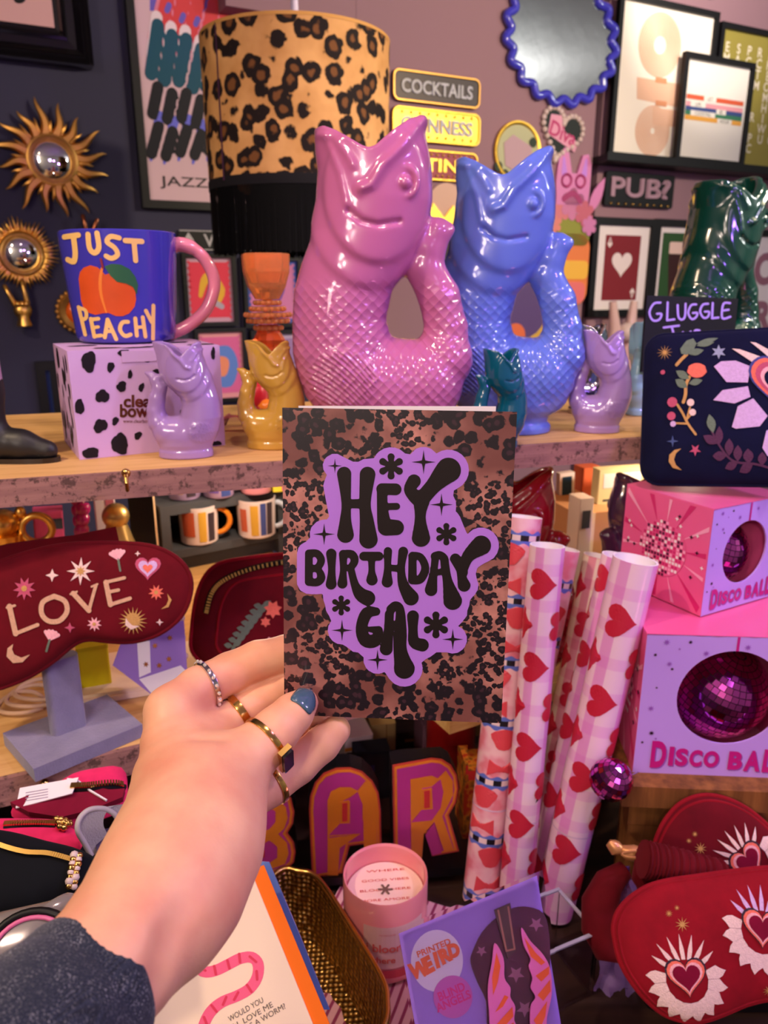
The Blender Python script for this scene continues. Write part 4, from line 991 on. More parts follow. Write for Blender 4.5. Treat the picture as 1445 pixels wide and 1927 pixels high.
for k in range(9): MB().ball((-w*.42+w*.84*k/8, -h*.43, .016), .0045, 8, 6).build('bulb', m_brass, t, 60)
def card_frame(label, x0, y0, x1, y1):
    cx, cy, w, h = wrect(x0, y0, x1, y1, zr); return framed('framed_print', label, 'picture', wm(cx, cy, zr), w, h, .022, .018, m_black, M('white_mat', (224, 212, 214), .6), 'framed pub prints under the marquee sign')+(w, h)
t, z, w, h = card_frame('framed ace of hearts print, white heart on dark red', 1112, 408, 1214, 594); MB().flat(rect(w*.56, h*.66), z+.0006).build('red_panel', M('dark_red_ink', (122, 34, 44), .6), t)
wi = M('off_white_ink', (222, 206, 206), .6); MB().flat(heart(28, w*.34, (0, h*.03)), z+.001).build('heart', wi, t)
for sx, sy, ro in ((-1, 1, 0), (1, -1, pi)): MB().flat(heart(20, w*.08, (sx*w*.21, sy*h*.23), ro), z+.001).text('A', h*.06, (sx*w*.21, sy*h*.28), z+.001, rot=ro).build('corner_mark', wi, t)
t, z, w, h = card_frame('framed pint of stout print on a green ground', 1229, 412, 1322, 596); MB().flat(rect(w*.70, h*.74), z+.0006).build('green_panel', M('bottle_green_ink', (44, 78, 44), .6), t)
MB().flat([(-w*.17, -h*.30), (w*.17, -h*.30), (w*.23, h*.12), (w*.22, h*.24), (-w*.22, h*.24), (-w*.23, h*.12)], z+.001).build('stout', M('stout_brown', (56, 28, 30), .6), t)
MB().flat(rrect(w*.46, h*.12, .006), z+.0014).xf(Matrix.Translation((0, h*.22, 0))).build('foam', M('foam_pink', (222, 190, 180), .6), t); MB().stroke([(0, h*.12), (w*.03, h*.04), (-w*.02, 0)], .005, z+.0014).build('harp_mark', M('harp_gold', (196, 150, 90), .5), t)
t, z, w, h = card_frame('pale framed word print cut off at the right edge', 1408, 432, 1560, 660); MB().text('OU', h*.26, (-w*.22, h*.2), z+.0008, bold=.05).build('lettering', M('rose_ink', (150, 100, 116), .6), t); MB().text('RS', h*.26, (-w*.22, -h*.18), z+.0008, bold=.05).build('lettering', bpy.data.materials['rose_ink'], t)
# peg hand holding up the ace print
u, v = wl(1170, 616, .12); s = (wl(1270, 616, .12)[0]-u)/100
t = thing('finger_ornament', 'pale two finger hand ornament below the ace of hearts print', 'ornament', wm(u, v, .12))
for x, x2 in ((-14, -20), (14, 18)): MB().tube([(x*s, -30*s, 0), (x*s, 0, .004), (x2*s, 34*s, 0)], [9*s, 8*s, 5*s], 10).build('finger', M('pale_pink_gloss', (206, 170, 166), .2, coat=.5), t, 60)
MB().ball((2*s, -6*s, .02), 13*s, 14, 10).build('ball', pm, t, 60); MB().box((0, -42*s, -.03), (40*s, 30*s, .10)).build('wrist', m_pinkpaper, t)
# spotlights on a rail at the top right
for k, (px, py, d) in enumerate(((1322, -6, 2.35), (1436, 16, 2.7))):
    p = W(px, py, d); t = thing('spotlight', ('nearer' if k == 0 else 'farther')+' small ceiling spotlight shining at the top right corner', 'lamp', Matrix.Translation(p), 'ceiling spotlights')
    Rr = Matrix.Rotation(.5, 3, 'X'); MB().lathe([(.012, .07), (.03, .06), (.036, 0), (.032, 0), (.026, .05), (0, .052)], 24, R=Rr).build('housing', m_silver, t, 40)
    MB().lathe([(0, .012), (.030, .012)], 24, R=Rr).build('bulb', M('lamp_glow_%d' % k, (255, 246, 230), emit=14), t, recalc=False)
    MB().tube([(0, .0, .06), (0, 0, 2.75-p.z)], .006, 8).build('stem', m_silver, t, 40)

# ---------------------------------------------------------------- things on the upper shelf
def zoomer(x0, y0, k): return lambda x, y: (x0+x/k, y0+y/k)
# spotted carton
bl, br, bk_ = ON(150, 866, ZS), ON(424, 838, ZS), ON(104, 828, ZS)
d = br-bl; byaw = atan2(d.y, d.x); bw = d.length; bd = .098; bh = None
dep = lambda p: (p-C0).dot(Vector((0, cp, -sp)))
bh = (W(128, 655, dep(bl)).z-ZS)
box = thing('spotted_carton', 'lilac carton with black dalmatian spots under the blue mug', 'box', T(bl, byaw))
m_boxl = M('lilac_carton', (202, 166, 214), .55); m_spot = M('black_spot_print', (26, 20, 28), .55)
MB().box((bw/2, bd/2, bh/2), (bw, bd, bh-.0004)).build('carton', m_boxl, box)
BF = box.matrix_world @ FRONT                                     # front drawing plane
Z5 = zoomer(0, 400, 3.284)
def onplane(m, f, z):
    def g(v):
        x, y = to_local(m, *f(v.x, v.y)); return Vector((x, y, z))
    return g
def blob(x, y, rx, ry, seed, rot=0):
    rn = random.Random(seed); out = []; ph = [rn.random()*6.28 for _ in range(4)]
    for k in range(22):
        a = 2*pi*k/22; q = 1+.10*sin(2*a+ph[0])+.09*sin(3*a+ph[1])+.05*sin(5*a+ph[2])+.04*sin(8*a+ph[3])
        u, v = rx*q*cos(a), ry*q*sin(a); out.append((x+u*cos(rot)-v*sin(rot), y+u*sin(rot)+v*cos(rot)))
    return out
spots = [(548, 920, 48, 62, .2), (768, 868, 36, 28, 0), (900, 888, 38, 34, .4), (683, 955, 20, 36, .3), (803, 1000, 13, 30, .1), (750, 1075, 32, 32, 0), (873, 1080, 18, 26, .4), (632, 1135, 40, 44, .3), (490, 1200, 28, 52, 0),
         (620, 1318, 40, 46, .3), (712, 1288, 20, 26, .2), (740, 1430, 52, 66, -.5), (852, 1378, 20, 28, .4), (562, 1490, 46, 44, 0), (968, 990, 24, 26, .2), (1120, 880, 34, 16, .4), (1130, 1235, 18, 26, 0), (1060, 1300, 22, 26, 0), (1340, 1430, 28, 22, 0), (1316, 870, 14, 36, 0), (1180, 1010, 24, 30, 0), (1220, 1180, 30, 34, .5), (1250, 1400, 26, 36, 0)]
lim = lambda p: (min(max(p[0], .001), bw-.001), min(max(p[1], .001), bh-.001))
sm = MB()
for k, (x, y, rx, ry, ro) in enumerate(spots):
    pts = [lim(to_local(BF, *Z5(a, b))) for a, b in blob(x, y, rx, ry, k, ro)]; sm.flat(pts, .0004)
sm.xf(FRONT).build('spot_print', m_spot, box, recalc=False)
sm = MB(); rn = random.Random(5)
for k in range(20):
    u, v = .010+rn.random()*(bd-.02), .008+rn.random()*(bh-.016); sm.flat(blob(u, v, .003+.002*rn.random(), .006+.004*rn.random(), k+40), .0004)
sm.xf(Matrix.Translation((0, bd, 0)) @ Matrix.Rotation(-pi/2, 4, 'Z') @ FRONT).build('side_spot_print', m_spot, box, recalc=False)
sm = MB()
for k, (u, v) in enumerate(((.02, .05), (.035, .015), (.06, .006), (bw*.6, .012), (bw*.8, .05), (bw*.9, .014))): sm.flat(blob(u, v, .012, .006, k+80), bh+.0002)
sm.build('lid_spot_print', m_spot, box, recalc=False)
MB().box((bw/2, .0015, bh-.004), (bw*.985, .0022, .0012)).box((bw*.46, -.0003, bh-.007), (.034, .0012, .010)).build('lid_flap', m_boxl, box)
cw = onplane(BF, Z5, .0006)
MB().text('clear', 78, (870, -1165), 0, bold=.03, fit=215).text('bowrrl', 82, (875, -1215-10), 0, bold=.03, fit=270).text('www.clearbow.com', 22, (870, -1288), 0, fit=220).map(lambda v: cw(Vector((v.x, -v.y, 0)))).xf(FRONT).build('lettering', m_rosegold, box, recalc=False)

# mug on the carton
ZT = ZS+bh
mc = ON(240, 640, ZT+.001); md = dep(mc); u_ = md/FPX
mug = thing('mug', 'cobalt blue mug with a peach, JUST PEACHY and a pink handle', 'mug', T(mc, facing(mc)))
Rt, Rb, mh = 103*u_, 88*u_, 186*u_/cp*.985
m_mug = M('cobalt_mug_glaze', (64, 58, 176), .14, coat=.6); m_pinkg = M('pink_mug_glaze', (226, 130, 158), .14, coat=.6); m_mugin = M('mug_inside', (196, 180, 220), .2, coat=.4)
rad = lambda z: Rb+(Rt-Rb)*(max(z, 0)/mh)**.9
prof = [(0, .0), (Rb*.90, 0), (Rb*.98, .0015), (rad(.006), .006)]+[(rad(mh*k/8), mh*k/8) for k in range(1, 8)]+[(Rt-.0006, mh-.001), (Rt-.0018, mh)]
MB().lathe(prof, 56).build('body', m_mug, mug, 50)
MB().lathe([(Rt-.0018, mh), (Rt-.0036, mh-.001), (rad(mh*.5)-.004, mh*.5), (Rb-.005, .006), (0, .005)], 56).build('inside', m_mugin, mug, 50)
hz = lambda py: (640-py)*u_/cp
hp = [(318, 492), (340, 474), (368, 478), (392, 498), (406, 528), (404, 556), (388, 588), (362, 610), (340, 622), (316, 632)]
MB().tube([((px-240)*u_, 0, hz(py)*.985) for px, py in spline(hp, 4)], [.0072]*9+[.0062]*28, 12).map(lambda v: Vector((v.x, v.y*1.25, v.z))).build('handle', m_pinkg, mug, 60)
def onmug(lift):
    def f(v):
        px, py = Z5(v.x, v.y); x = (px-240)*u_; z = max(.002, (640-py)*u_/cp*.985); r = rad(z)+lift; x = max(-r*.98, min(r*.98, x)); return Vector((x, -sqrt(r*r-x*x), z))
    return f
m_lett = M('butter_lettering', (240, 196, 120), .35); lt = MB()
for s, r in (([(500, 217), (580, 210)], 14), ([(552, 215), (552, 300), (538, 345), (505, 335)], 15), ([(632, 208), (632, 275), (655, 302), (682, 275), (680, 202)], 14), ([(795, 225), (750, 218), (728, 245), (765, 275), (778, 310), (745, 330), (716, 318)], 13), ([(826, 238), (915, 240)], 14), ([(872, 242), (872, 340)], 14),
    ([(536, 590), (555, 740)], 11), ([(536, 592), (572, 606), (572, 645), (550, 658)], 10), ([(598, 652), (606, 750)], 11), ([(600, 655), (640, 650)], 10), ([(602, 700), (634, 695)], 9), ([(606, 748), (645, 742)], 10), ([(664, 752), (690, 655), (726, 762)], 11), ([(675, 720), (708, 718)], 9), ([(800, 668), (768, 672), (752, 710), (775, 745), (808, 738)], 11), ([(842, 650), (842, 745)], 11), ([(884, 645), (890, 752)], 11), ([(842, 700), (888, 697)], 9), ([(905, 610), (932, 672)], 11), ([(950, 582), (932, 768)], 11)):
    lt.stroke(s, r, 0, 0, 4, len(s) > 3)
def fine(mb, n=2):
    me = mb.mesh('tmp', m_black, recalc=False); bm = bmesh.new(); bm.from_mesh(me)
    bmesh.ops.triangulate(bm, faces=bm.faces)
    for _ in range(n+1):
        bmesh.ops.subdivide_edges(bm, edges=[e for e in bm.edges if e.calc_length() > 26], cuts=1); bmesh.ops.triangulate(bm, faces=bm.faces)
    out = MB().add([v.co.copy() for v in bm.verts], [tuple(v.index for v in f.verts) for f in bm.faces]); bm.free(); bpy.data.meshes.remove(me); return out
fine(lt).map(onmug(.0005)).build('lettering', m_lett, mug, recalc=False)
pe = MB()
for c, rx, ry in (((628, 498), 74, 132), ((758, 520), 98, 118)):
    pe.stroke([(c[0], c[1]-ry+rx), (c[0], c[1]+ry-rx)], rx, 0, 0, 1)
fine(pe, 3).map(onmug(.0004)).build('peach', M('peach_orange', (216, 84, 34), .35, var=50), mug, recalc=False)
MB().stroke([(688, 380), (672, 440), (668, 520), (686, 615)], [6, 9, 8, 5]).map(onmug(.0006)).build('peach_crease', M('light_orange', (236, 130, 50), .35), mug, recalc=False)
fine(MB().flat([(702, 372), (740, 358), (790, 362), (835, 385), (862, 425), (874, 470), (862, 522), (845, 480), (810, 462), (760, 452), (728, 420)])).map(onmug(.0008)).build('leaf', M('leaf_green', (44, 96, 66), .35), mug, recalc=False)
MB().stroke([(686, 334), (692, 378)], 6).map(onmug(.0009)).build('stalk', M('stalk_red', (130, 30, 50), .35), mug, recalc=False)

# boot vase at the left edge
p = ON(60, 868, ZS); k_ = dep(p)/FPX; yb = 868
bt = thing('boot_vase', 'black cowboy boot vase with a lilac top at the left edge', 'boot', T(p, 0))
h = .0018; lo = [-.075, -.032, -.002]; X, Y, Z = grid(lo, [.036, .032, .135], h); B = lambda px, py: ((px-60)*k_, 0, (yb-py)*k_/cp)
F = None
for a, b, ra, rb in (((-10, 832), (45, 838), 34, 27), ((45, 838), (92, 848), 27, 19), ((-40, 836), (-10, 832), 30, 34), ((-22, 815), (-20, 740), 40, 41), ((-20, 740), (-26, 625), 41, 44)):
    c = cone(X, Y*1.12, Z, B(*a), B(*b), ra*k_, rb*k_); F = c if F is None else smin(F, c, .007)
F = np.maximum(F, .004-Z)
m_boot = M('black_leather_glaze', (22, 20, 22), .45, bump=(160, .4)); m_boott = M('lilac_boot_glaze', (176, 140, 170), .3)
V, Q = nets(F, lo, h); link('boot', net_mesh('boot', V, Q, m_boot, 2), bt)
MB().prism([(x*k_, y*k_) for x, y in spline([(-90, -20), (-40, -26), (30, -22), (55, 0), (30, 22), (-40, 26), (-90, 20)], 4, True)], 0, .0045).build('sole', m_blackgloss, bt)
tp = MB()
for py, r in ((738, 40), (700, 42.5), (660, 45), (625, 48)): pass
tp.tube([B(-20, 735), B(-22, 700), B(-24, 660), B(-26, 622)], [43*k_, 44*k_, 45.5*k_, 47*k_], 28).map(lambda v: Vector((v.x, v.y/1.10, v.z))).build('shaft_top', m_boott, bt, 60)

# amber glass candle holder, ribbon, and the handwritten sign
p = ON(512, 786, ZS); k_ = dep(p)/FPX
ch = thing('candle_holder', 'faceted amber glass candle holder behind the mustard jug', 'candlestick', T(p))
m_amber = M('amber_glass', (255, 172, 112), .04, trans=.72, ior=1.4); m_amberd = M('deep_amber_glass', (248, 104, 50), .05, trans=.65, ior=1.4); q = lambda r, py: (r*k_, (786-py)*k_/cp)
MB().lathe([q(0, 786), q(52, 786), q(50, 778), q(30, 758), q(20, 720), q(17, 690), q(22, 660), q(30, 648), q(22, 636), q(18, 622), (0, q(0, 622)[1])], 12).build('stem', m_amberd, ch)
for py, r, n in ((628, 24, 14), (616, 36, 18), (606, 40, 20), (596, 30, 16), (586, 22, 14)):
    b = MB().lathe([(0, q(0, py+5)[1]), q(r, py+4), q(r, py-4), (0, q(0, py-5)[1])], 18).build('bead_tier', m_amber, ch, 30)
    for j in range(n):
        a = 2*pi*j/n; MB().ball((r*k_*cos(a), r*k_*sin(a), q(0, py)[1]), 4.6*k_, 8, 6).build('bead', m_amber, b, 60)
MB().lathe([(0, q(0, 582)[1]), q(22, 580), q(34, 560), q(42, 535), q(43, 507), q(39, 505), q(37, 530), q(26, 552), (0, q(0, 560)[1])], 10).build('cup', m_amber, ch)
p = ON(432, 812, ZS); rb = thing('ribbon', 'crumpled red satin ribbon on the shelf left of the mustard jug', 'ribbon', T(p, .3)); m_rib = M('red_satin', (208, 20, 48), .35, sheen=.3)
def strip(pts, w, mb):
    vs = []
    for x, y, z in pts: vs += [(x, y-w/2, z), (x, y+w/2, z)]
    return mb.add(vs, [(2*i, 2*i+1, 2*i+3, 2*i+2) for i in range(len(pts)-1)])
strip([(.03*t-.02+.012*sin(t*5), .012*sin(t*3.1), .003+.014*abs(sin(t*4.2))) for t in [i*.1 for i in range(16)]], .014, MB()).build('ribbon_loop', m_rib, rb, 60, recalc=False)
MB().ball((.028, -.002, .013), (.010, .008, .013), 12, 8).build('ribbon_knot', m_rib, rb, 60)
p = ON(486, 800, ZS); mr = thing('maraca_charm', 'red and orange tasselled charm seen through the mustard jug loop', 'charm', T(p)); MB().ball((0, 0, .032), (.012, .012, .016), 12, 8).build('red_tassel', m_rib, mr, 60); MB().ball((.010, -.004, .020), .010, 12, 8).build('orange_bead', M('orange_bead', (236, 130, 40), .2), mr, 60); MB().lathe([(0, 0), (.010, 0), (.006, .018), (0, .02)], 12).build('foot', m_rib, mr, 40)
# black handwritten sign
tl, tr, bl_ = (1212, 556, .86), (1384, 562, .90), (1212, 700, .88)
sm_, sw, sh = quad(W(*tl), W(*tr), W(*bl_))
sg = thing('handwritten_sign', 'black card sign with GLUGGLE JUG handwritten in lilac', 'sign', sm_); MB().prism(rect(sw, sh), -.003, 0).build('board', m_black, sg)
Z9 = zoomer(1085, 320, 4.014); lt = MB()
for s in ([(630, 1002), (580, 1010), (547, 1075), (572, 1134), (620, 1130), (638, 1088), (604, 1086)], [(685, 1000), (680, 1135), (735, 1128)], [(760, 1020), (765, 1105), (790, 1130), (815, 1105), (820, 1010)], [(900, 1015), (862, 1022), (840, 1078), (865, 1125), (898, 1112), (908, 1080), (875, 1080)], [(990, 1010), (950, 1018), (930, 1068), (955, 1115), (988, 1108), (998, 1072), (965, 1070)], [(1025, 1005), (1020, 1120), (1068, 1114)], [(1155, 1005), (1105, 1012), (1097, 1118), (1158, 1108)], [(1100, 1062), (1145, 1055)],
          [(655, 1190), (770, 1175)], [(716, 1185), (730, 1250), (725, 1330), (690, 1345), (665, 1315)], [(800, 1225), (806, 1320), (835, 1345), (860, 1310), (858, 1220)], [(925, 1212), (890, 1215), (878, 1290), (905, 1345), (940, 1330), (945, 1290), (915, 1288)]):
    lt.stroke(s, 8.5, 0, 0, 4, len(s) > 3)
lt.map(onplane(sm_, Z9, .0006)).build('lettering', M('lilac_chalk', (176, 150, 236), .6), sg, recalc=False)
MB().box((0, -sh/2+.004, -.012), (sw*.5, .008, .024)).build('foot', m_black, sg)

# ---------------------------------------------------------------- embroidery helpers
def pillow(outline, T_, rings=9, back=.5):
    """a plump cushion: front bulges to T_, back a little less"""
    c = Vector((sum(p[0] for p in outline)/len(outline), sum(p[1] for p in outline)/len(outline))); n = len(outline); mb = MB(); rows = []
    prof = lambda s: T_*(1-s**3.2)**.55 if s < 1 else 0
    for sgn, k in ((1, 1), (-1, -back)):
        idx = []; 
        for j in range(rings):
            s = 1-(j/rings)**1.6 if j else 1.0; z = prof(s)*k
            idx.append(len(mb.v)); mb.v += [(c.x+(p[0]-c.x)*s, c.y+(p[1]-c.y)*s, z) for p in outline]
        mb.v.append((c.x, c.y, prof(0)*k)); ctr = len(mb.v)-1
        for j in range(rings-1):
            for i in range(n): mb.f.append((idx[j]+i, idx[j]+(i+1) % n, idx[j+1]+(i+1) % n, idx[j+1]+i)); mb.m.append(0)
        for i in range(n): mb.f.append((idx[-1]+i, idx[-1]+(i+1) % n, ctr)); mb.m.append(0)
    def height(x, y):
        dx, dy = x-c.x, y-c.y; a = atan2(dy, dx); r = sqrt(dx*dx+dy*dy)
        best = 1e9; R = 1
        for p, q in zip(outline, outline[1:]+outline[:1]):
            ux, uy, vx, vy = p[0]-c.x, p[1]-c.y, q[0]-c.x, q[1]-c.y; den = dx*(vy-uy)-dy*(vx-ux)
            if abs(den) < 1e-15: continue
            t = (dx*uy-dy*ux)/-den
            w = ((vy-uy)*ux-(vx-ux)*uy)/den
            if -1e-6 <= t <= 1+1e-6 and w > 0: R = w; break
        return prof(min(.999, 1/R if R > 0 else 0))
    return mb, height
def fab(name, pts_or_mb, mat, par, hgt, lift, f=None):
    """a patch of stitching laid over the cushion"""
    mb = pts_or_mb if isinstance(pts_or_mb, MB) else MB().flat(pts_or_mb)
    mb.flush(); me = mb.mesh('tmp', m_black, recalc=False); bm = bmesh.new(); bm.from_mesh(me); bmesh.ops.triangulate(bm, faces=bm.faces)
    L = max((e.calc_length() for e in bm.edges), default=1)
    for _ in range(2):
        bmesh.ops.subdivide_edges(bm, edges=[e for e in bm.edges if e.calc_length() > L*.30], cuts=1); bmesh.ops.triangulate(bm, faces=bm.faces)
    out = MB().add([v.co.copy() for v in bm.verts], [tuple(v.index for v in f_.verts) for f_ in bm.faces]); bm.free(); bpy.data.meshes.remove(me)
    def g(v):
        x, y = f(v.x, v.y) if f else (v.x, v.y); return Vector((x, y, hgt(x, y)+lift))
    return out.map(g).build(name, mat, par, recalc=False)
th_cream = thread('cream_thread', (232, 200, 192)); th_pinkw = thread('pale_pink_thread', (238, 170, 178)); th_coral = thread('coral_thread', (232, 112, 92)); th_lilac = thread('lilac_thread', (206, 170, 214)); th_rose = thread('rose_thread', (190, 80, 110))
th_bead = M('dark_beads', (64, 44, 60), .25, .5, bump=(900, 1)); th_green = thread('sage_thread', (104, 118, 100)); th_plum = thread('plum_thread', (84, 44, 74)); th_gold = m_goldthread; th_wine = velvet('wine_velvet', (120, 6, 44))
def sacred_heart(par, hgt, c, s, rot, f=None, rays=7, raymat=None, petmat=None, ray0=0):
    """embroidered heart with petals below, rays above, a dark bead edge, coral and pink rings and a velvet centre"""
    cr, sr = cos(rot), sin(rot); tr = lambda x, y: (c[0]+s*(x*cr-y*sr), c[1]+s*(x*sr+y*cr)); pm_ = petmat or th_cream
    hp = MB()
    for k in range(10):
        a = pi*(.985+.1145*k+.0)-.02; a = radians(172+(k if k < 5 else k)*21.8)
        b0, b1 = .52, 1.02; ax, ay = cos(a), sin(a)*1.06; tx, ty = -ay, ax; w = .135
        pts = [(ax*b0+tx*w*.75, ay*b0+ty*w*.75), (ax*.80+tx*w*1.25, ay*.80+ty*w*1.25), (ax*.90+tx*w*.55, ay*.90+ty*w*.55), (ax*b1, ay*b1), (ax*.90-tx*w*.8, ay*.90-ty*w*.8), (ax*.78-tx*w*1.1, ay*.78-ty*w*1.1), (ax*b0-tx*w*.75, ay*b0-ty*w*.75)]
        if k == 0: root = fab('heart_patch', [tr(x*.86, y*.86) for x, y in heart(30, 1.30, (0, .04))][::-1], th_bead, par, hgt, .0012, f)
        fab('petal', [tr(x, y) for x, y in pts], pm_, root, hgt, .0008+.00002*k, f)
    for k in range(rays):
        a = radians(38+104*k/(rays-1)); ax, ay = cos(a), sin(a); tx, ty = -ay, ax; L = 1.08 if k not in (0, rays-1) else 1.0
        fab('ray', [tr(ax*.45+tx*.05, ay*.45+ty*.05+.02), tr(ax*.72+tx*.055, ay*.72+ty*.055), tr(ax*L, ay*L), tr(ax*.72-tx*.055, ay*.72-ty*.055), tr(ax*.45-tx*.05, ay*.45-ty*.05+.02)], raymat or pm_, root, hgt, .0008, f)
    for nm, w, mt, lf in (('coral_border', 1.02, th_coral, .0016), ('pink_border', .88, th_pinkw, .0019), ('velvet_centre', .74, th_wine, .0022)):
        fab(nm, [tr(x, y) for x, y in heart(30, w, (0, .03))], mt, root, hgt, lf, f)
    return root

# ---------------------------------------------------------------- disco ball boxes and the pouch on the right
m_pinkbox = M('hot_pink_card', (232, 92, 150), .4, coat=.2); m_pinkbox2 = M('pale_pink_ray', (246, 164, 200), .4); m_pinkbox3 = M('magenta_ray', (208, 36, 112), .4); m_mag = M('magenta_print', (196, 20, 130), .4); m_magsh = M('lilac_shadow_print', (150, 90, 190), .5)
m_tile = M('magenta_mirror_tile', (226, 96, 206), .07, 1); m_core = M('dark_plum_core', (40, 10, 34), .5)
def mirror_ball(name, label, loc, r, rows, tilt, group=None):
    t = thing(name, label, 'disco ball', Matrix.Translation(loc) @ Matrix.Rotation(tilt, 4, 'X') @ Matrix.Rotation(tilt*.6, 4, 'Y'), group)
    MB().ball((0, 0, 0), r*.975, 36, 22).build('core', m_core, t, 60); mb = MB(); rn = random.Random(9)
    for i in range(rows):
        a0 = -pi/2+pi*(i+.06)/rows; a1 = -pi/2+pi*(i+.94)/rows; am = (a0+a1)/2; n = max(4, int(round(2*rows*cos(am))))
        for k in range(n):
            b0 = 2*pi*(k+.05)/n; b1 = 2*pi*(k+.95)/n; cen = Vector((cos(am)*cos((b0+b1)/2), cos(am)*sin((b0+b1)/2), sin(am)))
            jit = Matrix.Rotation((rn.random()-.5)*.10, 3, 'X') @ Matrix.Rotation((rn.random()-.5)*.10, 3, 'Z')
            q = [Vector((cos(a)*cos(b), cos(a)*sin(b), sin(a))) for a, b in ((a0, b0), (a0, b1), (a1, b1), (a1, b0))]
            mb.add([(cen+jit @ (v-cen))*r for v in q], [(0, 1, 2, 3)])
    stuff(mb.build('mirror_tiles', m_tile, t)); return t
def disco_box(name_lab, bl, yaw, w, dpt, h, hole, txt_h, zoomf=None):
    t = thing('disco_ball_box', name_lab, 'box', T(bl, yaw), 'pink disco ball boxes'); cxh, czh, R = hole; th = .0016
    mb = MB(); N = 64; sq = []
    for k in range(N):
        a = 2*pi*k/N; dx, dz = cos(a), sin(a); tt = min((w-cxh if dx > 0 else cxh)/abs(dx) if abs(dx) > 1e-9 else 1e9, (h-czh if dz > 0 else czh)/abs(dz) if abs(dz) > 1e-9 else 1e9); sq.append((cxh+dx*tt, czh+dz*tt))
    cir = [(cxh+R*cos(2*pi*k/N), czh+R*sin(2*pi*k/N)) for k in range(N)]
    for cx_, cz_ in ((w, h), (0, h), (0, 0), (w, 0)):
        k = min(range(N), key=lambda i: (sq[i][0]-cx_)**2+(sq[i][1]-cz_)**2); sq[k] = (cx_, cz_)
    for y in (0, th): mb.v += [(x, y, z) for x, z in sq]+[(x, y, z) for x, z in cir]
    for k in range(N):
        k2 = (k+1) % N; mb.f += [(k, k2, N+k2, N+k), (2*N+k, 2*N+k2, 3*N+k2, 3*N+k), (N+k, N+k2, 3*N+k2, 3*N+k)]; mb.m += [0]*3
    mb.build('front_panel', m_lilac, t)
    MB().box((th/2-.0002, dpt/2, h/2), (th, dpt-.0004, h)).build('side_panel', m_pinkbox, t); MB().box((w-th/2, dpt/2, h/2), (th, dpt-.0004, h)).build('side_panel', m_pinkbox, t)
    MB().box((w/2, dpt-th/2, h/2), (w-2*th, th, h)).build('back_panel', m_pinkbox, t)
    MB().box((w/2, dpt/2, h-th/2+.0006), (w, dpt, th)).build('lid', m_pinkbox, t); MB().box((w/2, dpt/2, th/2), (w-2*th, dpt-2*th, th)).build('base_panel', m_pinkbox2, t)
    # side sunburst and printed ball
    S = Matrix.Translation((-.0004, dpt, 0)) @ Matrix.Rotation(-pi/2, 4, 'Z') @ FRONT; cu, cv = dpt*.50, h*.50
    for k in range(14):
        a = 2*pi*(k+.3)/14; aw = .035 if k % 2 else .05; L = lambda a: min((dpt/2-.002)/max(abs(cos(a)), 1e-6), (h/2-.002)/max(abs(sin(a)), 1e-6))
        MB().flat([(cu+.25*h*cos(a), cv+.25*h*sin(a)), (cu+L(a-aw)*cos(a-aw), cv+L(a-aw)*sin(a-aw)), (cu+L(a+aw)*cos(a+aw), cv+L(a+aw)*sin(a+aw))], .0002).xf(S).build('sunburst_ray', m_pinkbox2 if k % 2 else m_pinkbox3, t, recalc=False)
    mb = MB(); rn = random.Random(4); mb.disc((cu, cv), .27*h, .0004, 0, 32)
    for i in range(-7, 8):
        for j in range(-7, 8):
            u, v = i*.036*h, j*.036*h
            if u*u+v*v < (.255*h)**2: mb.flat(rect(.028*h, .028*h, (cu+u, cv+v)), .0006, 1+rn.randrange(4))
    stuff(mb.xf(S).build('printed_ball', [m_pinkbox, m_pinkbox2, m_white, M('dark_tile_ink', (90, 20, 60), .4), m_pinkbox3], t, recalc=False))
    st_ = MB(); rn = random.Random(11)
    for k in range(16):
        a = rn.random()*6.28; r = h*(.33+.14*rn.random()); st_.flat(star4(h*.022, (cu+min(dpt*.46, r)*cos(a), cv+r*.95*sin(a)), .35), .0007, k % 2)
    st_.xf(S).build('star_print', [m_white, m_core], t, recalc=False)
    st_ = MB()
    for k, (x, z, r) in enumerate(((.12, .95, .03), (.26, .955, .02), (.36, .88, .03), (.06, .86, .018), (.15, .80, .026), (.17, .765, .016), (.20, .905, .012), (.09, .63, .012), (.07, .48, .03), (.09, .30, .026), (.12, .26, .014), (.04, .23, .016), (.60, .93, .03), (.80, .90, .02), (.90, .95, .03), (.93, .60, .026), (.92, .32, .02))):
        st_.flat(star(8, r*h*.8, r*h*.3, (x*w, z*h)), .0004, k % 2)
    st_.xf(FRONT).build('star_print', [m_magsh, m_core], t, recalc=False)
    MB().flat([(cxh-.0012, czh+R), (cxh+.0012, czh+R), (cxh+.0012, h), (cxh-.0012, h)], .0004).xf(FRONT).build('hanging_line', m_mag, t, recalc=False)
    T0 = MB(); kk = w/.148*.0005
    for chx, x0_, x1_, y0_, y1_ in (('D', 1222, 1250, 1397, 1456), ('I', 1255, 1264, 1408, 1450), ('S', 1267, 1290, 1411, 1450), ('C', 1293, 1316, 1413, 1450), ('O', 1319, 1347, 1414, 1450), ('B', 1364, 1390, 1413, 1453), ('A', 1393, 1423, 1410, 1455), ('L', 1427, 1446, 1406, 1456), ('L', 1450, 1470, 1402, 1458)):
        T0.text(chx, (y1_-y0_)*kk*.98, (((x0_+x1_)/2-1192)*kk, (1468-(y0_+y1_)/2)*kk), 0, bold=.05, fit=(x1_-x0_)*kk)
    T1 = MB().add(T0.v, T0.f)
    T1.map(lambda v: Vector((v.x+.0012, v.y-.0014, .0004))).xf(FRONT).build('lettering_shadow', m_magsh, t, recalc=False)
    T0.map(lambda v: Vector((v.x, v.y, .0007))).xf(FRONT).build('lettering', m_mag, t, recalc=False)
    return t
ZB = CAMZ-.446                                                   # top of the crate that carries the boxes
